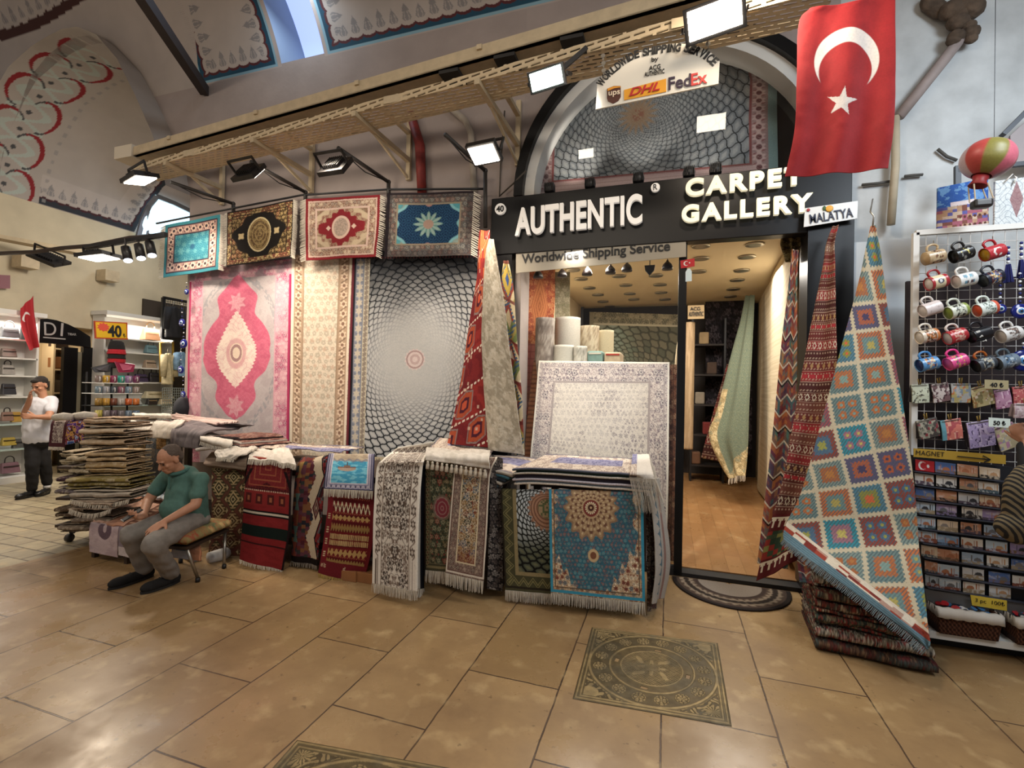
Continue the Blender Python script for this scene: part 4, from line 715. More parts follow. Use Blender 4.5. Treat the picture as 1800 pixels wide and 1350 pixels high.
flood('flood lamp turned to the wall on the arm above the black and gold rug', Q(440, 308, 3.9), (.05, .9, -.75), (1, 0, 0), .30, .24, True, M_LENS, (Q(537, 352, 4.55), Q(537, 338, 4.55)), Q(440, 284, 3.9), G)
flood('flood lamp turned to the wall on the arm above the red medallion rug', Q(592, 298, 3.8), (0, .9, -.7), (1, 0, 0), .28, .24, True, M_LENS, (Q(683, 346, 4.55), Q(683, 320, 4.55)), Q(594, 260, 3.8), G)
flood('lit flood lamp on a post between the navy rug and the black sign', Q(850, 272, 3.75), (-.05, -.5, -1), (1, -.1, 0), .27, .20, True, M_LENS, (Q(853, 400, 4.5), Q(853, 300, 4.5)), Q(782, 236, 3.95), G)
flood('lit cool white flood lamp on the tray left of the arch', Q(960, 138, 3.3), (-.05, -1.0, -.55), (1, 0, .12), .27, .14, True, M_LENSC, None, None, 'flood lamps on the cable tray')
flood('large lit flood lamp hanging from the tray in front of the arch top', Q(1256, 32, 3.2), (-.05, -1.0, -.6), (1, 0, .16), .36, .20, True, M_LENS, None, None, 'flood lamps on the cable tray')
lamp('flood_spot', 'SPOT', (-.72, 3.05, 4.05), 330, (1, .95, .86), .12, (-.62, 4.9, 1.35), .62); lamp('flood_light', 'AREA', (.45, 3.1, 4.3), 40, WARM, .3, (.2, 3.0, 0))
for _c, _e in ((Q(960, 138, 3.3), (-.62, 3.5, 4.2)), (Q(1256, 32, 3.2), (.42, 3.43, 4.25))): MB().beam(_c+np.array([0, .06, .02]), _e, .03, .03).build('mounting_arm', M_HOUS, [o for o in COL.objects if o.name.startswith('flood_lamp') and (o.location-Vector(_c)).length < .01][0])
# two floods hung across the passage, facing the shop (seen mirrored in the arch glass)
for (px, py, lab, s_) in ((1250, 216, 'lit flood lamp hung across the passage facing the arch', .5), (1030, 270, 'small lit flood lamp hung across the passage facing the arch', .3)):
    d = ray(px, py); P = EYE+4.86/d[1]*d; k = 3.4/d[1]; q = P+np.array([d[0]*k, -d[1]*k, d[2]*k]); flood(lab, q, (0, 1, -.3), (1, 0, 0), s_, s_*.6, True, mat('lit_far_lens', 'fff6e6', .5, emit=14, ecol='fff4e0')); MB().cyl(q+np.array([0, -.05, .1]), q+np.array([0, -.05, 3.0]), .012, n=6).build('hanging_rod', M_HOUS, bpy.data.objects[COL.objects[-1].name].parent)
# --- wall pipes and cables above the rugs
o = MB().tube([Q(722, 200, 4.62), Q(738, 255, 4.62), Q(742, 345, 4.62)], [.05, .055, .05], 10).build('red_conduit', mat('red_conduit', '7a2018', .6, noise=.3, nscale=20), None, True); tag(o, 'dark red conduit bundle running down the plaster above the navy rug', 'conduit')
o = MB().tube([Q(775, 175, 4.63), Q(818, 212, 4.63), Q(828, 235, 4.63), Q(834, 345, 4.63)], .035, 10).build('water_pipe', mat('old_plaster_pipe', 'a59a8c', .8, noise=.2), None, True); tag(o, 'grey painted pipe bending down the wall beside the lit lamp post', 'pipe')
o = MB().tube([Q(887, 195, 4.64), Q(880, 290, 4.64), Q(878, 345, 4.64), Q(905, 320, 4.6), Q(925, 300, 4.58)], .009, 6).build('loose_cable', mat('old_cable', '4a4238', .7), None, True); tag(o, 'thin loose cable on the wall left of the black arch', 'cable')
# ------------------------------------------------------------------ the shop signs
M_SIGNW = mat('white_sign_acrylic', 'f4f1ea', .45, emit=.22, ecol='fff6ea'); M_SIGNC = mat('cream_lit_acrylic', 'f6f0d6', .45, emit=.5, ecol='fff4cf'); M_INK = mat('black_ink', '141414', .6); M_SIDE = mat('letter_side_black', '1a1816', .5)
SY = 4.55
t = thing('shop_sign', 'long black shop sign reading AUTHENTIC CARPET GALLERY above the entrance', 'sign', (-.15, 4.55, 3.0))
MB().box((-1.75, SY, 3.02), (1.405, 4.675, 3.60)).build('sign_board', M_BLACK, t, bevel=.006)
def lay(s, name, parent, bl, br, hpx, m, Y, ext=.004, bold=0., space=1.0, shear=0.):
    a, b = Q(bl[0], bl[1], Y), Q(br[0], br[1], Y); h = abs(Q(bl[0], bl[1]-hpx, Y)[2]-a[2])
    return text(s, name, parent, a, h*1.3, m, b-a, (0, 0, 1), ext, fit=float(np.linalg.norm(b-a)), fith=h, bold=bold, space=space, shear=shear)
for (s, bl, br, h, m, nm, sp, bd) in (('AUTHENTIC', (906, 416), (1129, 394), 49, M_SIGNW, 'lettering', 1.05, .03), ('CARPET', (1205, 347), (1412, 325), 31, M_SIGNC, 'lettering', 1.25, .04), ('GALLERY', (1198, 393), (1428, 373), 31, M_SIGNC, 'lettering', 1.25, .04)):
    lay(s, nm, t, bl, br, h, m, SY-.05, .02, bd, sp)
def disc(px, py, rpx, m, parent, Y, name='badge'):
    q = Q(px, py, Y); r = np.linalg.norm(Q(px+rpx, py, Y)-q)*.92; return MB().lathe([(r, 0), (r, .03)], q, 24, (0, 1, 0)).build(name, m, parent)
disc(879, 367, 10, M_SIGNW, t, SY-.04, 'number_badge'); lay('40', 'badge_number', t, (872.5, 373), (885.5, 371.5), 10.5, M_INK, SY-.045, .003, .02)
disc(1152, 329, 8.5, M_SIGNW, t, SY-.04, 'trademark_badge'); lay('R', 'badge_letter', t, (1148.5, 334), (1155.5, 333), 10, M_INK, SY-.045, .003)
def quad(pts, th=.012, Y=None, mb=None):
    P = [Q(a, b, Y) for a, b in pts]; return (mb or MB()).prism(P, (0, th, 0))
t = thing('number_plate', 'white car number plate reading MALATYA fixed to the sign corner', 'number plate', Q(1460, 375, 4.47))
quad([(1415, 366), (1508, 353), (1507, 384), (1413, 399)], .01, 4.47).build('plate', mat('plate_white', 'd9dcdc', .35), t); lay('MALATYA', 'lettering', t, (1424, 393), (1500, 381), 16, mat('plate_blue_ink', '16203c', .5), 4.465, .003, .01)
q = Q(1458, 366.5, 4.462); MB().ball(q, (.028, .004, .026)).build('apricot', mat('apricot_orange', 'd9a030', .5), t, True); MB().ball(Q(1449, 366, 4.462), (.012, .004, .02)).build('apricot_leaf', mat('leaf_green', '3a5a2c', .6), t, True); MB().ball(Q(1421, 369, 4.462), (.013, .004, .013)).build('club_badge', mat('badge_red', '9c2a30', .5), t, True)
t = thing('window_banner', 'grey frosted strip reading Worldwide Shipping Service across the shop glass', 'sign', (-.7, 4.62, 2.8))
quad([(907, 444), (1206, 415), (1206, 451), (907, 480)], .01, 4.56).build('banner', mat('frosted_grey_film', '9c9484', .5), t); lay('Worldwide Shipping Service', 'lettering', t, (917, 468), (1178, 446), 21, M_INK, 4.555, .002, .02)
# arched carrier sign
t = thing('hanging_sign', 'white arched sign reading WORLDWIDE SHIPPING SERVICE hung in the arch', 'sign', Q(1155, 190, 3.34)); AY = 3.34
quad([(1047, 192), (1050, 146), (1058, 134), (1070, 122), (1086, 111), (1103, 102), (1122, 93), (1142, 85), (1160, 80), (1175, 77), (1190, 76), (1205, 77), (1218, 79), (1230, 82), (1241, 87), (1250, 93), (1258, 100), (1265, 108), (1263, 147)], .012, AY).build('sign_board', mat('sign_white', 'd9d4c8', .5), t)
arc = np.array([(1058, 153, 0), (1067, 141, 0), (1077, 131, 0), (1092, 119, 0), (1103, 110.5, 0), (1117, 103, 0), (1138, 97.5, 0), (1168, 92.5, 0), (1197, 91, 0), (1217, 95, 0), (1237, 104, 0), (1253, 117, 0)], float)
S = 'WORLDWIDE SHIPPING SERVICE'; adv = np.array([{'W': 1.45, 'I': .55, ' ': .6}.get(ch, 1.0) for ch in S]); cen = (np.cumsum(adv)-adv/2)/adv.sum()
for ch, u in zip(S, cen):
    if ch == ' ': continue
    p, p2 = catmull(arc, np.array([max(0, u-.02), min(1, u+.02)])); pc = catmull(arc, np.array([u]))[0]; a, b = Q(p[0], p[1], AY-.002), Q(p2[0], p2[1], AY-.002); X = nrm(b-a); q = Q(pc[0], pc[1], AY-.002); w_ = .034*{'W': 1.35, 'I': .45}.get(ch, 1.0)
    text(ch, 'sign_letter', t, q, 0.06, M_INK, X, (-X[2], 0, X[0]), .002, fit=w_, fith=.055, bold=.03, align='CENTER')
lay('by', 'lettering', t, (1145, 111), (1157, 109), 10, M_INK, AY-.003, .002, .006); lay('ACG', 'lettering', t, (1141, 124), (1161, 120.5), 8, M_INK, AY-.003, .002); lay('AUTHENTIC', 'lettering', t, (1133, 135), (1168, 128.5), 8, M_INK, AY-.003, .002)
quad([(1067, 156), (1079, 151), (1091, 151), (1091, 170), (1087, 177), (1077.5, 182), (1069, 178), (1067, 173)], .004, AY-.004).build('brown_shield', mat('shield_brown', '4a1f10', .5), t); quad([(1068, 155.5), (1079, 151.5), (1091, 151.5), (1091, 153.5), (1080, 155), (1068, 160)], .003, AY-.007).build('shield_gold', mat('shield_gold', 'd08a20', .5), t); lay('ups', 'lettering', t, (1069.5, 171.5), (1089.5, 168.5), 10, mat('logo_pale', 'e8d8c0', .5), AY-.006, .002, .008)
quad([(1097, 158), (1171, 138), (1171, 161), (1097, 176)], .004, AY-.004).build('yellow_panel', mat('carrier_yellow', 'd9961c', .5), t); lay('DHL', 'lettering', t, (1106, 169.5), (1160, 158), 14, mat('carrier_red', 'b01a1c', .5), AY-.007, .002, .02, shear=.35)
lay('Fed', 'lettering', t, (1175, 158.5), (1215, 151), 22, mat('carrier_purple', '2a1630', .5), AY-.004, .002, .016); lay('Ex', 'lettering', t, (1215, 151), (1243, 145.5), 21, mat('carrier_orange_red', 'c02c24', .5), AY-.004, .002, .016)
mb = MB()
for (a, b) in (((1062, 140), (1060, 95)), ((1245, 92), (1243, 50))):
    A, B = Q(a[0], a[1], AY), Q(b[0], b[1], AY)
    for k in range(7): p = A+(B-A)*(k+.5)/7; mb.lathe([(.008, -.003), (.016, -.003), (.016, .003), (.008, .003)], p, 8, (1, 0, 0) if k % 2 else (0, 1, 0))
mb.build('chain', M_CHROME, t)
for px, py in ((966, 338), (1037, 327), (1122, 316), (1211, 292), (1258, 282)):
    q = Q(px, py+8, 4.61); t = thing('spot_lamp', 'small black spot lamp standing on top of the shop sign', 'lamp', (q[0], q[1], 3.60), 'black spot lamps on the sign'); MB().lathe([(.02, 0), (.05, .01), (.055, .05), (.045, .09), (.02, .1)], (q[0], q[1], 3.615), 14).build('housing', M_BLK2, t, True)
    mb = MB()
    for k in range(-3, 4): mb.box((q[0]+k*.014-.003, q[1]-.05, 3.625), (q[0]+k*.014+.003, q[1]+.05, 3.71))
    mb.build('cooling_fin', M_BLK2, t); MB().box((q[0]-.012, q[1]-.012, 3.598), (q[0]+.012, q[1]+.012, 3.62)).build('foot', M_BLK2, t)
for px, py in ((1128, 210), (1250, 240), (1010, 270)): lamp('arch_spot', 'SPOT', tuple(Q(px, 318, 4.60)+np.array([0, 0, .14])), 16, NEUT, .04, tuple(Q(px, py, 5.0)), 1.3)
# the big flag
def P_flag(x, y):
    o = flat('a00812', x); o = mx(o, c('80060e'), sm(.4, .7, fbm(x/30, y/60, 2))*.3); X = 1400+x/190*170; Y = y; r1 = np.hypot(X-1488, Y-110); r2 = np.hypot(X-1486.5, Y-127); o = mx(o, c('d9d2cc'), sm(57, 55.5, r1)*sm(45.5, 47, r2))
    dx, dy = X-1482, Y-183; th = np.arctan2(dx, -dy)-.15; r = np.hypot(dx, dy); k = np.mod(th+math.pi/5, 2*math.pi/5)-math.pi/5; R = 27; ri = 10.3; ang = math.pi/5; st = (r*np.cos(k))*(ri*math.sin(ang))-0*r
    ex, ey = R-ri*math.cos(ang), -ri*math.sin(ang); inside = (r*np.cos(k)-ri*math.cos(ang))*(-ey)+( -np.abs(r*np.sin(k))+ri*math.sin(ang))*(-ex)  # cross product with the star edge
    return mx(o, c('d9d2cc'), (inside < 0).astype(float)*(r < R+1))
FY = 3.26
rows = [(Q(1424, 14, FY), Q(1573, -8, FY)), (Q(1404, 42, FY), Q(1573, 22, FY)), (Q(1400, 140, FY-.02), Q(1573, 130, FY-.02)), (Q(1396, 230, FY), Q(1570, 222, FY-.03)), (Q(1379, 312, FY+.02), Q(1560, 297, FY-.02))]
o, _ = cloth('turkish_flag', rows, P_flag, 190, 310, 190, 310, None, .003, painted('flag_cloth', .75, .1, 300, .3), .016, 2.2, .005, 3, skew=.2); tag(o, 'large red flag with white crescent and star hanging before the sign', 'flag')
t = thing('small_flag_sticker', 'small red flag sticker on the black door post under the sign', 'sticker', Q(1208, 466, 4.59))
quad([(1196, 458), (1221, 454), (1221, 468), (1197, 472)], .003, 4.59).build('red_field', mat('flag_red', 'b3121c', .6), t)
mb = MB(); q = Q(1206, 463, 4.588); mb.prism([q+.022*np.array([math.cos(a), 0, math.sin(a)]) for a in np.linspace(.7, 5.58, 12)]+[q+np.array([.006, 0, 0])+.017*np.array([math.cos(a), 0, math.sin(a)]) for a in np.linspace(5.3, .98, 10)], (0, .002, 0)); mb.ball(Q(1212, 462, 4.588), (.007, .002, .007), 5, 4); mb.build('crescent_and_star', M_WHITE, t)
o = quad([(1205, 478), (1209, 472), (1213, 472), (1216, 477), (1216, 494), (1205, 495)], .004, 4.59).build('bottle_sticker', mat('sticker_white', 'cfe0e4', .5), None); tag(o, 'white bottle shaped sticker below the small flag on the door post', 'sticker')
# ------------------------------------------------------------------ carpets on the wall, rugs on the line, kilims hung by a corner
def rug(name, label, cat, rows, fn, A, B, group=None, **k):
    """a rug that is a thing of its own (with a fringe as its part when asked for)"""
    fr = k.pop('fr', None); cols = k.pop('frc', 'd6cebf'); sub = k.pop('res', None)
    if sub: k['nu'], k['nv'] = sub
    o, p = cloth(name, rows, fn, A, B, **k); tag(o, label, cat, group)
    for f in (fr or []):
        side, ln, dn = f[0], f[1], (f[2] if len(f) > 2 else (0, 0, -1)); e = {'b': p[-1], 't': p[0], 'l': p[:, 0], 'r': p[:, -1]}[side]
        fringe(e, ln, cols, o, f[3] if len(f) > 3 else None, down=dn)
    return o
WY = 4.62
rug('wall_carpet', 'tall pink medallion carpet hung on the wall, leftmost of the wall carpets', 'carpet', [(Q(334, 470, WY), Q(513, 455, WY)), (Q(331, 600, WY), Q(510, 590, WY)), (Q(327, 812, WY), Q(507, 818, WY))], P_pink, 179, 330, 'carpets on the wall', nu=270, nv=440, wob=.006)
rug('wall_carpet', 'narrow cream runner carpet with brown borders between two wall carpets', 'carpet', [(Q(513, 448, WY), Q(624, 445, WY)), (Q(511, 600, WY), Q(618, 600, WY)), (Q(508, 815, WY), Q(611, 825, WY))], P_beige, 108, 330, 'carpets on the wall', nu=180, nv=440, wob=.006)
rug('wall_carpet', 'large silver grey carpet with dark net pattern and round centre on the wall', 'carpet', [(Q(624, 442, WY), Q(858, 440, WY)), (Q(619, 600, WY), Q(850, 600, WY)), (Q(612, 822, WY), Q(846, 830, WY))], P_grey, 228, 340, 'carpets on the wall', nu=340, nv=480, wob=.006)
RY = 4.5; SIL = SILK
rug('hung_rug', 'teal rug with pink border hung on the line, leftmost of four', 'rug', [(Q(291, 396, RY), Q(388, 377, RY)), (Q(289, 445, RY-.03), Q(387, 430, RY-.03)), (Q(287, 488, RY), Q(385, 474, RY))], P_teal, 104, 84, 'rugs hung above the wall carpets', nu=160, nv=130, fold=.012, nf=1.3, fr=[('l', .09, (-1, 0, -.2), 90), ('r', .10, (.9, 0, -.3), 90)])
rug('hung_rug', 'black and gold rug with round medallion hung second on the line', 'rug', [(Q(400, 374, RY), Q(516, 351, RY)), (Q(400, 425, RY-.03), Q(515, 405, RY-.03)), (Q(399, 469, RY), Q(512, 452, RY))], P_gold, 122, 88, 'rugs hung above the wall carpets', nu=180, nv=140, fold=.014, nf=1.2, ph=1, fr=[('r', .09, (.8, 0, -.4), 80), ('l', .05, (-1, 0, -.2), 50)])
rug('hung_rug', 'red and cream medallion rug hung third on the line', 'rug', [(Q(538, 350, RY), Q(668, 342, RY)), (Q(538, 405, RY-.02), Q(666, 395, RY-.02)), (Q(539, 458, RY), Q(660, 451, RY))], P_red, 134, 104, 'rugs hung above the wall carpets', nu=200, nv=160, fold=.012, nf=1.6, ph=2, fr=[('l', .08, (-1, 0, -.3), 80), ('r', .10, (.8, 0, -.4), 30)])
rug('hung_rug', 'dark grey rug with navy and turquoise centre hung rightmost on the line', 'rug', [(Q(681, 340, RY), Q(833, 336, RY)), (Q(679, 395, RY-.03), Q(830, 392, RY-.03)), (Q(676, 452, RY), Q(828, 449, RY))], P_navy, 152, 110, 'rugs hung above the wall carpets', nu=220, nv=160, fold=.014, nf=1.4, ph=.5, fr=[('r', .11, (.8, 0, -.5), 30)])
o = MB().tube([Q(275, 393, 4.54), Q(400, 368, 4.54), Q(530, 343, 4.54), Q(680, 333, 4.54), Q(850, 332, 4.54)], .012, 8).build('hanging_rail', M_BLK2, None, True); tag(o, 'thin black rail carrying the four small hung rugs', 'rail')
rug('hung_carpet', 'grey carpet with net pattern and gold centre behind the arch glass', 'carpet', [(Q(1036, 62, 5.06), Q(1330, 40, 5.06)), (Q(962, 160, 5.06), Q(1366, 138, 5.06)), (Q(945, 250, 5.06), Q(1366, 200, 5.06)), (Q(942, 345, 5.06), Q(1368, 312, 5.06))], None or (lambda x, y: P_tym(x, y)), 430, 300, None, nu=430, nv=300, wob=.004, curve=False)
# --- left of the door
def tie(px, py, Y, parent, r=.03, h=.12): pass
rug('corner_hung_kilim', 'red Anatolian kilim hung by its corner left of the shop window', 'kilim', [(Q(842, 405, 4.38), Q(861, 405, 4.36)), (Q(840, 440, 4.36), Q(861, 440, 4.3)), (Q(838, 488, 4.36), Q(860, 480, 4.26)), (Q(826, 560, 4.36), Q(872, 560, 4.26)), (Q(808, 680, 4.36), Q(880, 680, 4.24)), (Q(786, 780, 4.36), Q(890, 790, 4.22))], P_kturk, 95, 340, 'kilims hung by a corner', nu=130, nv=400, fold=.018, nf=1.2)
rug('corner_hung_rug', 'plain faded beige rug hung by its corner over the red kilim', 'rug', [(Q(859, 420, 4.26), Q(866, 420, 4.24)), (Q(853, 450, 4.25), Q(871, 450, 4.2)), (Q(849, 520, 4.25), Q(884, 530, 4.14)), (Q(847, 620, 4.25), Q(897, 640, 4.1)), (Q(858, 790, 4.22), Q(918, 800, 4.05))], P_faded, 60, 360, None, nu=70, nv=360, fold=.02, nf=.9)
rug('corner_hung_kilim', 'narrow yellow and blue kilim hung on the black post beside the window', 'kilim', [(Q(885, 458, 4.5), Q(894, 458, 4.48)), (Q(881, 500, 4.5), Q(903, 510, 4.46)), (Q(882, 570, 4.5), Q(908, 590, 4.44)), (Q(890, 680, 4.5), Q(917, 690, 4.42)), (Q(905, 800, 4.5), Q(922, 800, 4.42))], P_yelblue, 40, 330, 'kilims hung by a corner', nu=60, nv=360, fold=.015, nf=1.5)
# --- right of the door
rug('corner_hung_kilim', 'orange and teal kilim hung inside the doorway against the right post', 'kilim', [(Q(1392, 438, 4.62), Q(1404, 440, 4.6)), (Q(1386, 500, 4.62), Q(1402, 500, 4.58)), (Q(1374, 600, 4.6), Q(1402, 600, 4.54)), (Q(1358, 760, 4.56), Q(1400, 760, 4.5)), (Q(1344, 880, 4.52), Q(1390, 880, 4.46)), (Q(1331, 990, 4.46), Q(1385, 1000, 4.42))], P_multi, 52, 560, 'kilims hung by a corner', nu=70, nv=500, fold=.02, nf=1.4)
def P_strip_hook(x, y):
    o = P_strip(x, y); b = y > 545; t = x*1.0; q = y-545; hk = np.abs(np.mod(x/11, 1)-.5) ; o = np.where(b[..., None], mx(flat('5a1a1c', x), c('d0c2a8'), (((q > 6) & (q < 9)) | ((q > 8) & (q < 26) & (hk < .14)) | ((q > 8) & (q < 13) & (hk < .36)))*1.), o); g = (y > 578) & (y < 625); o = np.where(g[..., None], pick(['2c4030', '7a7a3c', '8a2a20', '3a4a34'], hs(np.floor(x/9), np.floor(y/9))), o); o = np.where((y > 625)[..., None], mx(flat('5a1a1c', x), c('d0c2a8'), (((y > 630) & (y < 633)) | ((y > 632) & (y < 648) & (hk < .14)) | ((y > 632) & (y < 637) & (hk < .36)))*1.), o); return o
rug('corner_hung_kilim', 'dark red striped kilim twisted and hung below the number plate', 'kilim', [(Q(1463, 398, 4.36), Q(1474, 396, 4.36)), (Q(1452, 430, 4.36), Q(1468, 428, 4.32)), (Q(1446, 470, 4.34), Q(1469, 466, 4.28)), (Q(1428, 560, 4.32), Q(1470, 556, 4.24)), (Q(1404, 690, 4.28), Q(1470, 690, 4.16)), (Q(1378, 840, 4.22), Q(1440, 850, 4.1)), (Q(1348, 950, 4.16), Q(1410, 930, 4.06)), (Q(1331, 1022, 4.1), Q(1400, 985, 4.02))], P_strip_hook, 70, 660, 'kilims hung by a corner', nu=110, nv=640, fold=.022, nf=1.3, skew=.3)
def P_big(X, Y):
    Yc = Y+np.interp(Y, [500, 700, 800, 900, 1030], [.1, .16, .2, .1, 0])*(X-1505); j = np.interp(Yc, [355, 415, 475, 535, 583, 637, 690, 744, 800, 853, 907, 966, 1028, 1090, 1152], np.arange(15)); x0 = np.interp(Y, [400, 535, 583, 637, 690, 742, 800, 853, 907, 966, 1028, 1150], [1470, 1493, 1502, 1508, 1515, 1524, 1538, 1552, 1567, 1584, 1598, 1632]); w_ = np.interp(Y, [400, 583, 690, 850, 965, 1027, 1150], [42, 50, 60, 59, 66, 73, 80]); o = P_afghan((X-x0)/w_+20, j+3)
    d = .609*(X-1378)-.794*(Y-945); t = .794*X+.609*Y; o = np.where((d < 26)[..., None], mx(pick(['d4c8b2', '9c3c28', 'd4c8b2', '7c2c24', 'b08a78'], hs(np.floor(t/24), np.floor(d/4.5))), c('d4c8b2'), (d > 21)*.9), o); return np.where((d < 11)[..., None], mx(flat('5f7f8c', X), c('3f5a6a'), (np.mod(d, 3.5) < 1.2)*.8), o)
P_big.px = True
o = rug('corner_hung_kilim', 'large multicoloured diamond patchwork kilim hung by its corner beside the mug stand', 'kilim', [(Q(1530, 398, 4.3), Q(1538, 396, 4.3)), (Q(1521, 440, 4.28), Q(1547, 440, 4.24)), (Q(1508, 500, 4.24), Q(1555, 500, 4.18)), (Q(1476, 620, 4.16), Q(1571, 620, 4.06)), (Q(1448, 725, 4.08), Q(1588, 718, 3.97)), (Q(1410, 860, 3.98), Q(1606, 850, 3.87)), (Q(1377, 946, 3.9), Q(1613, 935, 3.8)), (Q(1440, 995, 3.64), Q(1617, 985, 3.66)), (Q(1525, 1058, 3.46), Q(1624, 1050, 3.52)), (Q(1600, 1115, 3.38), Q(1630, 1105, 3.40)), (Q(1629, 1141, 3.35), Q(1633, 1136, 3.35))], P_big, 230, 800, 'kilims hung by a corner', nu=300, nv=860, fold=.016, nf=1.2, curve=True)
fringe([Q(1377, 947, 3.89), Q(1440, 996, 3.63), Q(1525, 1059, 3.45), Q(1600, 1116, 3.37), Q(1629, 1142, 3.34)], .05, '6f7c82', o, 110, down=(-.5, 0, -.8))
MB().tube([Q(1534, 350, 4.55), Q(1530, 372, 4.3), Q(1536, 380, 4.3), Q(1534, 398, 4.3)], .006, 6).build('hook', M_CHROME, o, True)
# ------------------------------------------------------------------ counters heaped with rugs in front of the shop
M_TABLE = mat('dark_table_wood', '3a2a1e', .7, noise=.2); M_TYRE = mat('grey_castor_rubber', '3a3836', .6)
def table(name, label, x0, x1, y0, y1, z, castors=True, cat='display table', legs=True):
    t = thing(name, label, cat, ((x0+x1)/2, (y0+y1)/2, 0)); MB().box((x0, y0, z-.05), (x1, y1, z)).build('table_top', M_TABLE, t); MB().box((x0+.03, y0+.03, .16), (x1-.03, y1-.03, .22)).build('lower_shelf', M_TABLE, t)
    for x in (x0+.05, x1-.05):
        for y in (y0+.05, y1-.05):
            MB().box((x-.03, y-.03, .1 if castors else 0), (x+.03, y+.03, z-.05)).build('leg', M_TABLE, t)
            if castors:
                cobj = MB().lathe([(.01, -.016), (.046, -.016), (.05, 0), (.046, .016), (.01, .016)], (x, y-.01, .05), 16, (1, 0, .15)).build('castor', M_TYRE, t, True); mb = MB(); mb.box((x-.026, y-.03, .05), (x-.02, y+.02, .1)); mb.build('castor_fork', M_CHROME, cobj)
    return t
table('display_table', 'castor display table under the blue medallion carpets', -1.04, -.14, 3.72, 4.45, .93)
table('display_table', 'castor display table under the ivory runner', -2.05, -1.25, 3.75, 4.45, .90)
table('display_table', 'display table under the red kilims', -3.95, -2.25, 3.6, 4.45, .86, False)
table('display_table', 'long display table at the corner under the folded white rugs', -5.75, -4.2, 3.98, 4.5, .98, False)
EDG = {}
def slab(name, label, pts, h, fn, edge, A=120, B=60, group=None, seed=0, sag=.01, cat='rug', fr=None, wave=.006, n=(46, 26)):
    """a rug lying flat in a stack: 4 corners fl, fr, br, bl at its underside; pattern on top, plain coloured cut edge"""
    a, b, c_, d = [pt(q) for q in pts]; nu, nv = n; U, V = np.meshgrid(np.linspace(0, 1, nu+1), np.linspace(0, 1, nv+1)); U3, V3 = U[..., None], V[..., None]
    p = (d*(1-U3)+c_*U3)*(1-V3)+(a*(1-U3)+b*U3)*V3; r = .5*h
    # rounded front and sides: drop the rim
    ed = np.minimum(np.minimum(U, 1-U)*nu, (1-V)*nv); z = h-r*np.clip(1-ed, 0, 1)*.3; p[..., 2] += z+wave*(2*fbm(U*3+seed, V*2+seed*2.3, seed)-1)*2-sag*((2*U-1)**4)
    col = fn(U*A, V*B); rim = ((ed < .6))[..., None]; col = np.where(rim, flat(edge, U), col)
    o = grid_mesh(name, p, col, WOOL, None, h)
    s = o.modifiers['thickness']; s.use_even_offset = False; s.offset = -1
    o.data.materials.append(mat('rug_edge_'+edge, edge, .95, noise=.3, nscale=90)); s.material_offset_rim = 1; s.material_offset = 1
    tag(o, label, cat, group)
    if fr: fringe(p[-1] if fr[0] == 'f' else p[:, -1] if fr[0] == 'r' else p[:, 0], fr[1], fr[2] if len(fr) > 2 else 'd2c9ba', o, None, down=fr[3] if len(fr) > 3 else (0, -.3, -1))
    return o
# --- right counter: flat stack and two carpets hanging down the front
FYR = lambda x: 3.56+(x+1.1)*.075
ST = [('d9d0c4', 'pale edged rug at the bottom of the stack'), ('6a7c8c', 'grey blue edged rug in the stack'), ('b8b0b8', 'lilac grey edged rug in the stack'), ('1c1422', 'black edged rug in the stack'), ('241a26', 'dark plum edged rug in the stack'), ('cfc8bc', 'white edged rug in the stack'), ('2f4a3c', 'dark green edged rug in the stack')]
z = .935
for k, (ec, lb) in enumerate(ST):
    j = .012*math.sin(k*2.3); slab('stacked_rug', lb+' on the right hand counter', [(-1.12+j, 3.53+j, z), (-.10+j, 3.62+j, z), (-.14+j, 4.40, z), (-1.12, 4.40, z)], .0145, P_topbeige, ec, group='rugs stacked on the counter by the door', seed=9, sag=.014); z += .0158
slab('stacked_rug', 'beige rug with violet centre lying on top of the stack by the door', [(-1.13, 3.50, z), (-.13, 3.60, z), (-.20, 4.42, z), (-1.10, 4.42, z)], .014, P_topbeige, '39404c', 240, 60, 'rugs stacked on the counter by the door', 9, .014, n=(220, 90))
rug('draped_rug', 'pale rug with violet stripe and long white fringe folded over the counter corner', 'rug', [((1112, 798, 1.08, 'z'), (1140, 798, 1.08, 'z')), ((1108, 828, 1.075, 'z'), (1146, 826, 1.075, 'z')), (Q(1106, 838, 3.57), Q(1152, 842, 3.6))], lambda x, y: np.where((x < 12)[..., None], P_topbeige(x*4+52, y+14), flat('cfc6ba', x)), 40, 44, None, nu=60, nv=50, fr=[('b', .26, (.22, 0, -1), 70), ('r', .22, (.35, -.1, -1), 60)], frc='cdc4b6')
rug('draped_rug', 'dark green scale patterned carpet hanging left of the blue carpet', 'carpet', [(Q(884, 862, 3.66), Q(972, 863, 3.7)), (Q(880, 866, 3.55), Q(970, 868, 3.59)), (Q(884, 950, 3.54), Q(970, 955, 3.58)), (Q(888, 1037, 3.53), Q(970, 1044, 3.57))], P_mesh, 84, 174, 'carpets hanging from the right counter', nu=180, nv=300, wob=.006, fr=[('b', .085, (0, 0, -1), 90)])
rug('draped_rug', 'blue carpet with golden round medallion hanging on the counter front', 'carpet', [(Q(966, 863, 3.66), Q(1131, 864, 3.74)), (Q(965, 867, 3.55), Q(1131, 869, 3.63)), (Q(966, 950, 3.53), Q(1132, 955, 3.61)), (Q(968, 1042, 3.51), Q(1134, 1060, 3.59))], P_medal, 168, 194, 'carpets hanging from the right counter', nu=330, nv=360, wob=.006, fr=[('b', .085, (0, 0, -1), 130)])
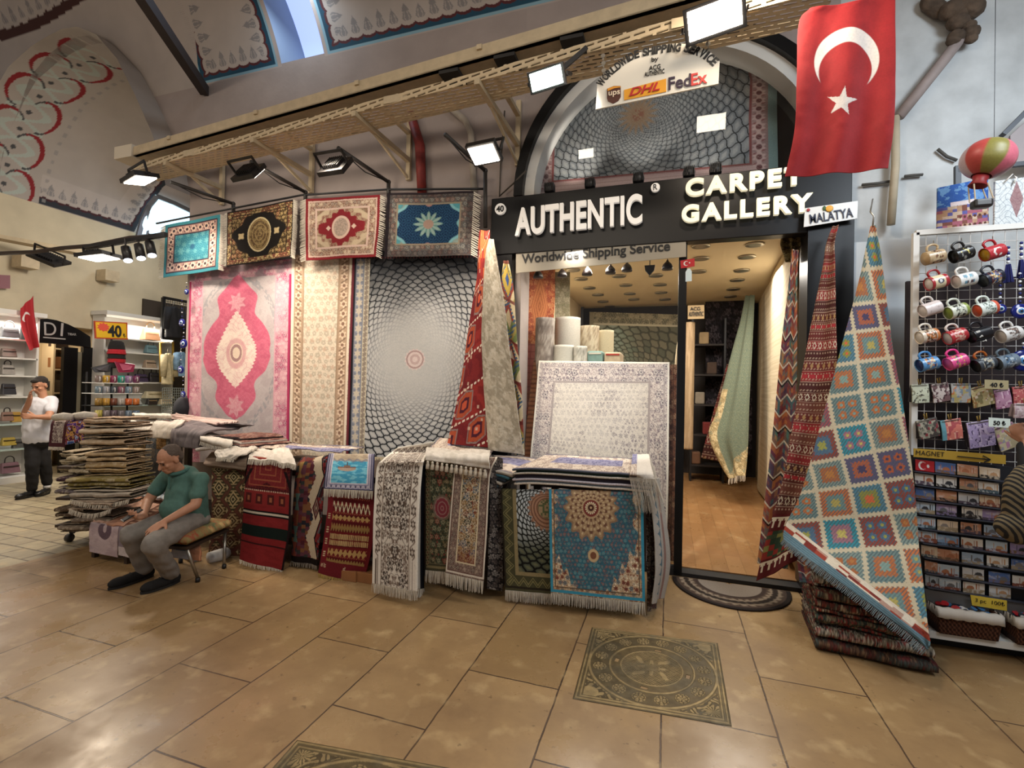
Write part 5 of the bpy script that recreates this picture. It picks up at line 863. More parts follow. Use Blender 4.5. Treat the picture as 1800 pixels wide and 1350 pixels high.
for lab, rows, fn, A in (('white rug with blue triangle border hanging at the right end of the counter', [(Q(1140, 846, 3.66), Q(1158, 840, 3.9)), (Q(1150, 930, 3.62), Q(1172, 930, 3.92)), (Q(1153, 1000, 3.6), Q(1176, 990, 3.95)), (Q(1147, 1062, 3.6), Q(1166, 1050, 3.95))], lambda x, y: mx(mx(flat('a9a39a', x), c('4f6f80'), (np.abs(np.mod(y/16, 1)-.5)*24 < x-4)*(x < 16)*1.), c('8a5a50'), ((x > 20) & (x < 23))*.8), 30),
    ('dark patterned rug edge hanging below the fringe at the counter end', [(Q(1136, 872, 3.7), Q(1147, 872, 3.86)), (Q(1138, 960, 3.68), Q(1152, 960, 3.86)), (Q(1139, 1075, 3.66), Q(1152, 1068, 3.86))], lambda x, y: floral(x, y, 9, '3a302c', '7a6c60', ['8a7c70', '5a3a34']), 24)):
    rug('draped_rug', lab, 'rug', rows, fn, A, 200, None, nu=40, nv=220, fold=.012, nf=1.3)
# --- middle counter
for k, (ec, lb) in enumerate((('2c3c48', 'navy edged folded rug'), ('cfc8bc', 'white edged folded rug'), ('1a2630', 'black edged folded rug'), ('3f6c7c', 'teal edged folded rug'), ('b9b0a4', 'grey edged folded rug'))):
    z = .905+k*.024; slab('stacked_rug', lb+' in the stack above the ivory runner', [(-2.05-.02*k, 3.58, z), (-1.26+.03*k, 3.56, z), (-1.2+.03*k, 4.35, z), (-2.05, 4.35, z)], .022, P_topbeige, ec, group='rugs stacked on the middle counter', seed=3, sag=.03)
rug('draped_rug', 'dark green rug with red round medallion hanging between two ivory rugs', 'rug', [(Q(749, 806, 3.6), Q(798, 808, 3.58)), (Q(748, 812, 3.52), Q(797, 815, 3.5)), (Q(748, 900, 3.46), Q(796, 905, 3.46)), (Q(748, 1002, 3.44), Q(792, 1006, 3.44))], P_greenrug, 56, 192, 'rugs hanging from the middle counter', nu=110, nv=320, fr=[('b', .10, (0, 0, -1), 40)])
rug('draped_rug', 'cream rug with brown garden scene hanging on the middle counter', 'rug', [(Q(800, 808, 3.54), Q(874, 803, 3.52)), (Q(798, 812, 3.46), Q(872, 808, 3.44)), (Q(797, 840, 3.42), Q(861, 838, 3.42)), (Q(790, 920, 3.4), Q(856, 930, 3.42)), (Q(783, 1007, 3.4), Q(850, 1022, 3.42))], P_scene, 80, 218, 'rugs hanging from the middle counter', nu=150, nv=340, fr=[('b', .10, (0, 0, -1), 60)])
rug('draped_rug', 'beige rug lying over the top of the middle counter', 'rug', [(Q(772, 769, 4.45), Q(880, 775, 4.4)), ((762, 780, 1.10, 'z'), (872, 783, 1.08, 'z')), ((750, 792, 1.07, 'z'), (862, 800, 1.055, 'z'))], lambda x, y: P_topbeige(x*2, y+30), 110, 34, None, nu=150, nv=60, wob=.02)
o = rug('draped_rug', 'white knotted fringe rug end laid over the middle counter with tassels', 'rug', [((750, 786, 1.10, 'z'), (862, 792, 1.085, 'z')), (Q(748, 795, 3.5), Q(860, 805, 3.42)), (Q(747, 806, 3.44), Q(800, 801, 3.4)), ][:2]+[(Q(748, 808, 3.42), Q(860, 824, 3.36))], P_white, 112, 30, None, nu=140, nv=50, wob=.02)
mb_pts = [(752+k*8.4, 808+k*1.25) for k in range(13)]
for k, (px, py) in enumerate(mb_pts):
    q = Q(px, py+2, 3.40-.004*k); MB().lathe([(.004, 0), (.011, -.008), (.008, -.016), (.014, -.03), (.017, -.062), (.006, -.066)], q, 10).build('tassel', mat('tassel_ivory', 'c9bfae', .95, noise=.2, nscale=50), o, True)
rug('draped_rug', 'ivory runner with brown flower vines hanging on the middle counter', 'rug', [(Q(700, 786, 4.2), Q(764, 776, 4.2)), ((684, 798, .99, 'z'), (752, 797, 1.01, 'z')), (Q(672, 809, 3.5), Q(746, 808, 3.45)), (Q(662, 825, 3.42), Q(742, 826, 3.38)), (Q(657, 898, 3.34), Q(736, 905, 3.3)), (Q(654, 1025, 3.27), Q(733, 1040, 3.24))], P_ivory, 84, 270, 'rugs hanging from the middle counter', nu=170, nv=420, wob=.006, fr=[('b', .075, (0, 0, -1), 70)])
rug('draped_rug', 'thin navy rug edge hanging between ivory runner and green rug', 'rug', [((742, 812, 1.0, 'z'), (750, 812, 1.0, 'z')), (Q(738, 835, 3.42), Q(747, 835, 3.5)), (Q(736, 930, 3.38), Q(745, 930, 3.5)), (Q(735, 1036, 3.34), Q(746, 1034, 3.5))], lambda x, y: np.where((x < 3)[..., None], flat('b9b2a6', x), flat('10141e', x)), 10, 220, None, nu=14, nv=120, fr=[('b', .07, (0, 0, -1), 10)])
rug('draped_rug', 'grey patterned rug folded behind the scene rug with white tassels', 'rug', [(Q(866, 800, 3.55), Q(884, 806, 3.66)), (Q(862, 850, 3.5), Q(884, 850, 3.62)), (Q(860, 930, 3.5), Q(884, 930, 3.6)), (Q(856, 1035, 3.5), Q(884, 1040, 3.6))], lambda x, y: floral(x, y, 9, '1c1a1c', '4a4440', ['5a4e48', '8a8078']), 20, 220, None, nu=30, nv=200)
# --- kilim table
rug('draped_rug', 'small rug with blue sea and boat picture over the striped kilim', 'rug', [(Q(579, 797, 3.62), Q(659, 798, 3.58)), (Q(577, 800, 3.56), Q(658, 802, 3.52)), (Q(572, 830, 3.46), Q(657, 832, 3.44)), (Q(569, 859, 3.42), Q(656, 863, 3.4))], P_boat, 90, 80, None, nu=160, nv=140, fr=[('b', .07, (0, 0, -1), 70)])
rug('draped_kilim', 'dark red kilim with yellow woven bands and yellow fringe', 'kilim', [(Q(577, 858, 3.5), Q(656, 862, 3.48)), (Q(575, 900, 3.46), Q(656, 905, 3.45)), (Q(567, 960, 3.44), Q(652, 965, 3.46)), (Q(559, 1007, 3.42), Q(638, 1025, 3.48))], P_kstripe, 88, 160, 'kilims draped over the long table', nu=150, nv=260, fold=.014, nf=.8, fr=[('b', .05, (0, 0, -1), 50)], frc='b59a58')
rug('draped_kilim', 'dark kilim with white zigzag and lozenges beside the red kilim', 'kilim', [(Q(532, 804, 3.68), Q(580, 800, 3.66)), (Q(528, 808, 3.6), Q(578, 803, 3.58)), (Q(520, 830, 3.56), Q(573, 825, 3.54)), (Q(514, 910, 3.55), Q(566, 915, 3.52)), (Q(512, 986, 3.54), Q(559, 994, 3.52))], P_kzig, 70, 175, 'kilims draped over the long table', nu=130, nv=280, fold=.012, nf=1.2, fr=[('b', .04, (0, 0, -1), 24)], frc='8a8278')
rug('draped_kilim', 'red kilim with dark green band and woven panel hanging on the long table', 'kilim', [(Q(440, 803, 3.56), Q(514, 811, 3.54)), (Q(437, 806, 3.5), Q(513, 814, 3.48)), (Q(431, 850, 3.44), Q(510, 860, 3.42)), (Q(426, 920, 3.4), Q(507, 935, 3.4)), (Q(421, 983, 3.36), Q(495, 1004, 3.4))], P_kred, 90, 185, 'kilims draped over the long table', nu=150, nv=290, fold=.016, nf=.9, fr=[('b', .035, (0, 0, -1), 60)])
rug('draped_kilim', 'brown kilim with pale stepped diamonds behind the seated man', 'kilim', [(Q(373, 820, 3.66), Q(432, 820, 3.62)), (Q(372, 824, 3.6), Q(431, 824, 3.56)), (Q(372, 900, 3.56), Q(428, 900, 3.52)), (Q(366, 976, 3.54), Q(422, 978, 3.5))], P_kdiam, 62, 160, 'kilims draped over the long table', nu=110, nv=240, fold=.01)
rug('folded_rug', 'brown grey rug fold lying above the diamond kilim', 'rug', [((372, 795, .99, 'z'), (440, 790, .99, 'z')), (Q(362, 806, 3.56), Q(434, 806, 3.5)), (Q(358, 816, 3.5), Q(432, 824, 3.46)), (Q(366, 822, 3.54), Q(430, 826, 3.5))], lambda x, y: mx(flat('83705f', x), c('6a5548'), (np.mod(y, 7) < 2)*.6), 74, 40, None, nu=80, nv=60, wob=.01)
for lab, rows, fr_ in (('white rug end with fringe folded over the red kilim', [((446, 788, 1.0, 'z'), (508, 788, 1.0, 'z')), ((440, 796, .99, 'z'), (514, 800, .985, 'z')), (Q(436, 806, 3.46), Q(520, 815, 3.42))], ('b', .05, (0, -.1, -1), 80)),
        ('white shaggy rug end rolled over the brown fold', [((420, 782, 1.03, 'z'), (452, 786, 1.03, 'z')), ((396, 788, 1.02, 'z'), (440, 792, 1.02, 'z')), (Q(377, 794, 3.5), Q(428, 800, 3.46)), (Q(380, 804, 3.46), Q(410, 806, 3.44))], ('b', .035, (0, -.1, -1), 60))):
    rug('folded_rug', lab, 'rug', rows, P_white, 80, 30, None, nu=90, nv=50, wob=.025, thick=.02, fr=[fr_])
rug('folded_rug', 'pale patterned rug lying over the long table top', 'rug', [(Q(470, 776, 4.3), Q(640, 786, 4.4)), ((455, 786, 1.01, 'z'), (600, 794, .965, 'z'))], lambda x, y: P_topbeige(x, y), 180, 30, None, nu=160, nv=40, wob=.02)
for (a, b) in (((563, 1014), (602, 1034)), ((606, 1018), (652, 1040))):
    q = fl(a[0], b[1]-6); q2 = fl(b[0], b[1]); o = MB().box((q[0], q[1]+.14, 0), (q2[0]+.03, q[1]+.42, .085)).build('cardboard_box', mat('brown_cardboard', '94643c', .8, noise=.15), None, bevel=.004); tag(o, 'brown cardboard box on the floor below the striped kilim, %s of two' % ('left' if a[0] < 600 else 'right'), 'box', 'cardboard boxes under the kilim')
# --- corner table with folded white rugs
rug('draped_rug', 'brown rug with golden sunburst hanging at the left end of the corner table', 'rug', [((232, 752, 1.06, 'z'), (262, 752, 1.06, 'z')), (Q(225, 762, 3.9), Q(256, 765, 3.9)), (Q(226, 843, 3.9), Q(255, 847, 3.88))], P_sun, 36, 100, 'rugs hanging from the corner table', nu=70, nv=170, fr=[('b', .08, (0, 0, -1), 40)])
rug('draped_rug', 'blue grey rug with orange panel hanging behind the seated man', 'rug', [((262, 758, 1.05, 'z'), (322, 758, 1.05, 'z')), (Q(257, 768, 3.86), Q(318, 770, 3.8)), (Q(255, 843, 3.86), Q(318, 858, 3.8))], P_bluegrey, 64, 100, 'rugs hanging from the corner table', nu=120, nv=170, fr=[('b', .09, (0, 0, -1), 60)])
for lab, rows, fn in (('folded white rug at the left end of the corner table', [((238, 734, 1.22, 'z'), (276, 736, 1.22, 'z')), (Q(231, 738, 3.95), Q(270, 741, 3.93)), (Q(227, 750, 3.84), Q(264, 754, 3.82)), (Q(227, 765, 3.82), Q(258, 767, 3.8))], P_white),
        ('second folded white rug on the corner table', [((280, 738, 1.2, 'z'), (326, 738, 1.2, 'z')), (Q(272, 741, 3.86), Q(320, 744, 3.84)), (Q(264, 755, 3.78), Q(305, 757, 3.76)), (Q(262, 769, 3.76), Q(300, 772, 3.74))], P_white),
        ('grey folded rug bent over the corner table edge', [(Q(350, 735, 4.4), Q(446, 748, 4.3)), ((322, 744, 1.19, 'z'), (420, 752, 1.13, 'z')), (Q(304, 752, 3.78), Q(368, 757, 3.74)), (Q(299, 768, 3.72), Q(350, 775, 3.68)), (Q(299, 783, 3.72), Q(348, 790, 3.68))], lambda x, y: mx(flat('80787a', x), c('5f585c'), sm(.4, .6, fbm(x/5, y/5, 2))*.6)),
        ('pale pink rug lying at the back of the corner table', [(Q(310, 727, 4.3), Q(420, 740, 4.3)), ((285, 733, 1.22, 'z'), (380, 744, 1.19, 'z'))], lambda x, y: mx(flat('d8bcb2', x), c('c9a49c'), sm(.4, .7, fbm(x/9, y/5, 1))*.6)),
        ('rolled white rug standing out behind the folded rugs', [((232, 727, 1.22, 'z'), (296, 727, 1.24, 'z')), (Q(236, 727, 3.98), Q(300, 729, 3.98)), (Q(236, 735, 3.94), Q(298, 736, 3.94))], P_white)):
    rug('folded_rug', lab, 'rug', rows, fn, 90, 44, 'folded rugs on the corner table', nu=90, nv=60, wob=.014, thick=.022)
for k, (ec, lb) in enumerate((('d8d0c6', 'white edged rug'), ('1a1618', 'black edged rug'), ('c9bfb4', 'cream edged rug'), ('241a1c', 'dark brown edged rug'))):
    z = .985+k*.032; slab('stacked_rug', lb+' stacked at the right end of the corner table', [(-4.55, 3.62+.05*k, z), (-3.96-.06*k, 3.64+.05*k, z), (-3.9-.06*k, 4.3, z), (-4.6, 4.3, z)], .03, lambda x, y: floral(x, y, 9, '6a4038', '8a6a5c', ['8a5a4c', '9a7c6c', '4a2c2a']), ec, 120, 60, 'rugs stacked at the corner table', 2, .03)
rug('folded_rug', 'white fringed rug end hanging below the dark stacked rugs', 'rug', [((362, 757, 1.08, 'z'), (412, 768, 1.05, 'z')), (Q(352, 766, 3.66), Q(408, 778, 3.58)), (Q(352, 776, 3.64), Q(398, 789, 3.56))], P_white, 60, 24, None, nu=60, nv=30, wob=.012, thick=.02, fr=[('b', .04, (0, -.1, -1), 50)])
# --- kilim pile at the right of the door
def folded(name, label, A, B, D, h, n, fn, Aw=120, group=None, seed=0, thick=.01, cat='textile', m=None, amp=.012, nu=None, sp=None):
    """a textile folded n times: a ribbon going back and forth, front edges A-B, depth vector D"""
    A, B, D = [np.array(q, float) for q in (A, B, D)]; L = np.linalg.norm(D); dn = D/L; lay = h/n; path = []
    for k in range(n):
        zz = lay*(k+.5); f0, f1 = (0.0, 1.0) if k % 2 == 0 else (1.0, 0.0); ins = .02*math.sin(k*3.7+seed)
        for s in np.linspace(0, 1, 6): path.append(((f0+(f1-f0)*s)*(L-lay)+lay/2+ins*(1-f0*.0), zz))
        if k < n-1:
            for a in (-.4, 0, .4): path.append((L+lay*.15*math.cos(a*3) if k % 2 == 0 else -lay*.15*math.cos(a*3)+ins, zz+lay*(.5+a*.7)))
    path = np.array(path); dd = np.r_[0, np.cumsum(np.linalg.norm(np.diff(path, axis=0), axis=1))]; nv = max(40, int(len(path)*4)); t = np.linspace(0, dd[-1], nv+1); q = np.stack([np.interp(t, dd, path[:, i]) for i in (0, 1)], -1)
    nu = nu or 60; U, V = np.meshgrid(np.linspace(0, 1, nu+1), np.linspace(0, 1, nv+1)); p = A+(B-A)*U[..., None]+dn*(q[:, 0][:, None]+amp*(2*fbm(U*5+seed, V*n*1.5, seed)-1)*1.5)[..., None]; p = np.array(p); p[..., 2] += q[:, 1][:, None]+amp*(2*fbm(U*3+seed*2, V*n, seed+4)-1)
    col = fn(U*Aw, V*dd[-1]*260); o = grid_mesh(name, p, col, m or WOOL, None, thick); return tag(o, label, cat, group)
KC = [('6a2a20', '23201c', ['8a3a24', '3a4438', 'b09a78', '1c1a1a']), ('2c2a24', '6a3a2c', ['7a6c50', '8a2c24', '3a4a40']), ('b8ab96', '3a2c28', ['8a2c24', '2c2c2c', '7a7058']), ('4a3228', '23201c', ['7a5a3c', '6a2420', '3f4a44']), ('3a2420', '6a5a48', ['8a3228', '20201c', '55604a']), ('54402c', '201a18', ['8c7a58', '7a2c24', '2c3a38'])]
zz = 0.0
for k in range(6):
    a, b, cs = KC[(k*5+3) % 6] if k < 5 else KC[2]; h = .07 if k < 5 else .085; s = k/6
    A, B = np.array([.94+.02*s, 3.60+.12*s, zz]), np.array([1.55-.06*s-(.08 if k > 2 else 0), 3.52+.14*s, zz])
    folded('folded_kilim', ('folded kilim in the floor pile by the door, %s' % ('bottom', 'second from the bottom', 'third from the bottom', 'third from the top', 'second from the top', 'topmost, white and red')[k]), A, B, (.05, .56, 0), h, 3, (lambda a, b, cs, k: lambda x, y: mx(floral(x, y, 8, a, b, cs, k, None, .3, .4, 4), c('1a1716'), (np.mod(x/2.5+np.floor(y/7), 2) < .8)*.45))(a, b, cs, k), 150, 'folded kilims piled by the door', k*1.7, .014, 'kilim', nu=130, amp=.014); zz += h+.004
rug('folded_kilim', 'red and green kilim lying slanted on top of the folded pile', 'kilim', [((1400, 975, .46, 'z'), (1480, 985, .46, 'z')), (Q(1404, 1008, 3.86), Q(1490, 1020, 3.84)), (Q(1406, 1022, 3.8), Q(1500, 1036, 3.78))], P_multi, 90, 70, None, nu=90, nv=70, wob=.015)
# --- half-round door mat
a = np.linspace(math.pi, 2*math.pi, 60); U, V = np.meshgrid(a, np.linspace(.0, 1, 60)); mc = np.array([.53, 4.56, .0]); rr = .02+V*.43; p = np.stack([mc[0]+rr*np.cos(U)*1.04, mc[1]+rr*np.sin(U)*1.15, np.full(U.shape, .012)], -1)
o_ = mx(flat('7a6e62', U), c('8c8276'), V); b_ = rosband(V*100, U*60, 58, 90, '4a3a30', '8a7a66', '2c221c', 9); o_ = np.where(((V > .58) & (V < .92))[..., None], b_, o_); o_ = band(o_, V, .52, .58, '3a2c26'); o_ = band(o_, V, .92, 1.1, '241c1a')
o = grid_mesh('door_mat', p, o_, WOOL, None, .01); tag(o, 'half-round brown patterned door mat in front of the threshold', 'door mat')
o.modifiers['thickness'].offset = -1
# ------------------------------------------------------------------ inside the shop
rug('leaning_carpet', 'large pale patterned carpet leaning inside the shop window', 'carpet', [(Q(947, 634, 5.0), Q(1177, 637, 5.0)), (Q(938, 740, 4.9), Q(1176, 745, 4.9)), (Q(930, 830, 4.8), Q(1174, 900, 4.8)), (Q(925, 960, 4.76), Q(1170, 1000, 4.76))], P_lean, 240, 300, None, nu=330, nv=380, wob=.006, thick=.012)
rug('leaning_carpet', 'brown rug edge leaning behind the pale carpet by the door post', 'carpet', [(Q(1150, 640, 5.08), Q(1194, 641, 5.06)), (Q(1150, 800, 4.98), Q(1192, 800, 4.96)), (Q(1150, 990, 4.86), Q(1188, 985, 4.84))], lambda x, y: mx(floral(x, y, 9, '5a3424', '8a5c40', ['7a4a30', '3a2018', '9a7454']), c('3a2016'), (np.mod(x, 11) < 2)*.8), 44, 340, None, nu=50, nv=260, thick=.03)
rug('leaning_carpet', 'brown fringed rug edge leaning left of the pale carpet', 'carpet', [(Q(938, 634, 5.06), Q(960, 634, 5.06)), (Q(926, 740, 4.96), Q(950, 740, 4.96)), (Q(920, 830, 4.86), Q(940, 830, 4.86))], lambda x, y: mx(flat('7c4a2c', x), c('4a2818'), (np.mod(y, 8) < 3)*.7), 22, 200, None, nu=24, nv=160, thick=.03)
def P_orange(x, y):
    o = floral(x, y, 9, 'b0562c', '7c3420', ['c87a40', '8a3c28', 'd08a50']); d = np.abs(x-26)/16+np.abs(y-70)/60; o = mx(o, c('c8743a'), sm(1, .9, d)); o = mx(o, c('7a3a1c'), (np.abs(np.mod(d*4, 1)-.5) < .12)*(d < 1)*.7); lo = mx(flat('a4584e', x), c('7c3c3a'), ((np.mod(x, 9) < 1.3) | (np.mod(y, 11) < 1.3))*.6); o = np.where((y > 130)[..., None], lo, o); return np.where((y > 235)[..., None], mx(flat('a83428', x), c('1c1414'), (np.mod(y, 22) < 9)*1.), o)
rug('hanging_carpet', 'orange carpet with long diamond hung at the left side of the window', 'carpet', [(Q(924, 462, 5.2), Q(976, 460, 5.5)), (Q(921, 550, 5.2), Q(974, 556, 5.5)), (Q(914, 640, 5.2), Q(962, 640, 5.4)), (Q(920, 740, 5.15), Q(950, 740, 5.3)), (Q(926, 830, 5.1), Q(944, 830, 5.2))], P_orange, 52, 330, None, nu=80, nv=330, fold=.012)
rug('hanging_carpet', 'dull olive grey carpet hung beside the orange one', 'carpet', [(Q(976, 478, 5.6), Q(1002, 478, 5.7)), (Q(975, 640, 5.6), Q(1001, 640, 5.7))], lambda x, y: floral(x, y, 9, '8f8468', '6c6450', ['a59a7c', '77704f'], 2, None, .22), 26, 160, None, nu=40, nv=160)
def roll(label, xl, xr, yt, yb, Y, fn, A=60, B=90, group=None):
    a, b, d = Q(xl, yt, Y), Q(xr, yt, Y), Q(xl, yb, Y); r = np.linalg.norm(b-a)/2*.9; cx, cy = (a[0]+b[0])/2, Y+r; n = 48; th = np.linspace(-math.pi/2-math.pi, -math.pi/2+math.pi+.5, n+1); rr = r*(1-.06*np.linspace(0, 1, n+1))
    nv = 70; zb = d[2] if yb > 760 else .14; z = np.linspace(a[2], zb, nv+1); T, Z = np.meshgrid(th, z); R = np.broadcast_to(rr, T.shape); p = np.stack([cx+R*np.cos(T), cy+R*np.sin(T), Z], -1); U = (T-th[0])/(th[-1]-th[0]); V = (a[2]-Z)/(a[2]-d[2]); o = grid_mesh('carpet_roll', p, fn(U*A*3.1, V*B), WOOL, None, .012, flip=True); tag(o, label, 'carpet roll', group)
    tp = MB(); sp = [(cx+r*q*math.cos(t), cy+r*q*math.sin(t), a[2]-.004) for t, q in ((k*.35, 1-k/60) for k in range(58))]; tp.tube(sp, .006, 5); tp.build('coiled_end', mat('roll_end_cream', 'cbbfa8', .95), o, True); return o
RG = 'carpet rolls standing in the shop window'
PG = lambda bg, v, cs, s: (lambda x, y: floral(x, y, 14, bg, v, cs, s, None, .2))
roll('grey brown carpet roll standing in the window beside the orange carpet', 938, 972, 558, 645, 5.03, PG('8d7f74', 'a89c90', ['7a6c64', 'b0a498'], 1), group=RG)
roll('tall pale grey carpet roll with lace like border in the window', 972, 1018, 557, 720, 5.38, lambda x, y: np.where(((y > 30) & (y < 52))[..., None], floral(x, y, 12, 'b8b0a6', '55505c', ['6a6470', 'd0c8be'], 3), flat('bfb7aa', x)), group=RG)
roll('beige carpet roll with brown scroll in the window', 1016, 1052, 572, 720, 5.7, PG('bfae90', '8a7660', ['c9bb9e', 'a08c70'], 5), group=RG)
roll('cream carpet roll at the right end of the rolls', 1050, 1078, 580, 720, 5.9, lambda x, y: flat('c4b692', x), group=RG)
roll('short cream carpet roll before the pale grey roll', 970, 1006, 606, 720, 5.06, lambda x, y: flat('c2bcae', x), group=RG)
roll('short ivory carpet roll beside the short cream roll', 1007, 1030, 608, 720, 5.08, PG('c4beb0', 'aaa496', ['9a968a', 'd0cabc'], 7), group=RG)
for lab, xl, xr, yt, Y, cl in (('folded carpet with teal edge on the window heap', 1032, 1060, 617, 5.3, '7f9c94'), ('folded beige carpet with red mark on the window heap', 1062, 1092, 619, 5.3, 'bda98c')):
    a, b = Q(xl, yt, Y), Q(xr, yt, Y); o = MB().box((a[0], Y, .14), (b[0], Y+.3, a[2])).build('folded_carpet', mat('folded_'+cl, cl, .95, noise=.15, nscale=30), None, bevel=.02); tag(o, lab, 'carpet'); MB().box((a[0]+.02, Y-.006, a[2]-.035), (b[0]-.02, Y+.1, a[2]-.018)).build('edge_band', mat('fold_edge_'+cl, 'd8d0c0' if cl[0] == '7' else 'a03428', .9), o)
def P_hex(x, y):
    ln, h, r, th, ce = net(x, y, 42, 120, 30, 1.1); o = mx(flat('77856f', x), c('565a48'), sm(55, 95, x)); o = mx(o, c('9fb0a6'), sm(.1, .4, ce)*.6*sm(70, 40, x)); o = mx(o, c('8d8064'), h*.5); o = mx(o, c('3a3a30'), sm(.14, .07, ln)*.8); o = mx(o, c('b39a5c'), sm(40, 34, r)*(ln > .12)*.8); b = floral(x, y, 10, '8f8568', '6a6450', ['a59a7a', '5a5a48']); o = np.where((y < 22)[..., None], b, o); o = band(o, y, 20, 23, 'b9ae90'); return np.where((x < 8)[..., None], flat('8f8568', x), o)
rug('back_wall_carpet', 'large green scale patterned carpet with gold centre on the shop back wall', 'carpet', [(Q(1036, 548, 8.95), Q(1200, 553, 8.95)), (Q(1036, 660, 8.95), Q(1200, 660, 8.95)), (Q(1036, 800, 8.95), Q(1198, 800, 8.95))], P_hex, 160, 250, None, nu=200, nv=200)
MB().box((-1.55, 8.7, .1), (-1.50, 8.76, 3.2)).build('display_pole', M_BLK2); tag(bpy.data.objects['display_pole'], 'black pole in the far corner of the shop', 'pole')
# right bay
o = rug('hanging_carpet', 'cream woven carpet covering the right hand wall of the shop', 'carpet', [(np.array([1.40, 8.5, 3.22]), np.array([1.10, 5.0, 3.22])), (np.array([1.40, 8.5, 1.7]), np.array([1.10, 5.0, 1.7])), (np.array([1.38, 8.5, .22]), np.array([1.07, 5.0, .10]))], lambda x, y: mx(flat('cdbd9c', x), c('b5a27e'), sm(.45, .6, fbm(x/30, y/2, 3))*.5), 100, 400, None, nu=80, nv=300, fold=.02, nf=2.5)
def P_sage2(x, y):
    o = P_sage(x, y); d = 400-y-x*.9; return np.where(((y > 175) & (x < 15))[..., None], P_goldb(x, y), np.where((d < 66)[..., None], P_goldb(x, y), o))
rug('hanging_carpet', 'sage green rug with gold border hung by its corner inside the shop', 'carpet', [(Q(1310, 520, 8.0), Q(1326, 518, 7.9)), (Q(1302, 560, 7.9), Q(1324, 560, 7.7)), (Q(1286, 620, 7.8), Q(1321, 620, 7.5)), (Q(1260, 720, 7.7), Q(1316, 720, 7.3)), (Q(1246, 765, 7.6), Q(1315, 770, 7.2)), (Q(1268, 820, 7.4), Q(1312, 812, 7.1)), (Q(1282, 842, 7.3), Q(1309, 834, 7.0))], P_sage2, 64, 330, None, nu=110, nv=330, fold=.03, fr=[('b', .08, (0, 0, -1), 30)])
rug('hanging_carpet', 'dark red striped kilim hung behind the sage green rug', 'carpet', [(Q(1278, 640, 8.3), Q(1290, 640, 8.3)), (Q(1255, 720, 8.3), Q(1285, 720, 8.3)), (Q(1232, 805, 8.2), Q(1285, 815, 8.2))], lambda x, y: mx(P_strip(x, y), c('3a1c14'), np.full(x.shape, .35)), 50, 180, None, nu=60, nv=160)
rug('hanging_carpet', 'almost black carpet hung across the back of the shop', 'carpet', [(Q(1240, 530, 8.9), Q(1322, 527, 8.9)), (Q(1240, 640, 8.9), Q(1322, 640, 8.9)), (Q(1240, 800, 8.9), Q(1322, 800, 8.9))], lambda x, y: floral(x, y, 14, '1e1a1c', '3a3438', ['4a4044', '2c282c', '5a5054'], 3, None, .14), 84, 260, None, nu=90, nv=120)
t = thing('hanging_sign', 'small cream sign reading ACG AUTHENTIC inside the shop behind the door post', 'sign', Q(1222, 558, 7.6)); quad([(1209, 537), (1238, 536), (1238, 560), (1209, 561)], .02, 7.6).build('sign_board', mat('sign_tan', 'a8906a', .7), t); lay('AUTHENTIC', 'lettering', t, (1210.5, 556), (1236.5, 555.5), 8, M_INK, 7.59, .003, .01); lay('ACG', 'lettering', t, (1213, 546), (1231, 545.5), 6, M_INK, 7.59, .003, .01)
roll('tan carpet roll hanging below the small cream sign', 1205, 1222, 566, 790, 7.7, lambda x, y: mx(flat('b79a74', x), c('8f7450'), sm(.4, .6, fbm(x/9, y/9, 2))*.6))
rug('hanging_carpet', 'cream carpet hung half opened beside the door post inside the shop', 'carpet', [(Q(1192, 590, 6.3), Q(1203, 590, 6.3)), (Q(1186, 640, 6.3), Q(1203, 640, 6.3)), (Q(1178, 760, 6.3), Q(1200, 760, 6.3))], lambda x, y: mx(flat('cdbb98', x), c('a8946e'), sm(.4, .6, fbm(x/6, y/20, 4))*.4), 20, 200, None, nu=30, nv=120, fold=.03)
t = thing('shelf_unit', 'dark open shelf unit with goods deep inside the shop', 'shelf', (.62, 8.6, .2)); MB().box((.36, 8.5, .2), (.39, 8.85, 2.9)).build('side_panel', M_BLK2, t); MB().box((.86, 8.5, .2), (.89, 8.85, 2.9)).build('side_panel', M_BLK2, t)
for k in range(5): MB().box((.39, 8.5, .45+k*.5), (.86, 8.85, .48+k*.5)).build('shelf_board', mat('dark_board', '241c18', .7), t)
for k, (x, cl, lb) in enumerate(((.45, '6a4a34', 'brown'), (.63, '7a2c28', 'dark red'), (.50, '8a8070', 'grey'), (.68, '4a3a30', 'dark brown'), (.55, 'a08a68', 'tan'))):
    z = .48+(k % 5)*.5; o = MB().box((x-.07, 8.52, z), (x+.08, 8.75, z+.2)).build('folded_cloth', mat('cloth_'+cl, cl, .9, noise=.2), None, bevel=.02); tag(o, '%s folded cloth on the dark shelf unit deep in the shop' % lb, 'cloth')
o = rug('carpet_bundle', 'olive gold rug bundle tied at the top of the right door post', 'carpet', [(Q(1374, 412, 4.84), Q(1404, 406, 4.8)), (Q(1372, 432, 4.84), Q(1406, 430, 4.76)), (Q(1382, 460, 4.84), Q(1400, 462, 4.78))], lambda x, y: floral(x, y, 7, '5a4a28', '2c2418', ['8a7440', '3a3020', 'a08a50']), 30, 60, None, nu=50, nv=70, fold=.03, nf=2)
PX = ((946, 484, 1), (988, 482, 1), (1032, 479, 0), (1073, 476, 1), (1102, 472, 1), (1173, 469, 1))
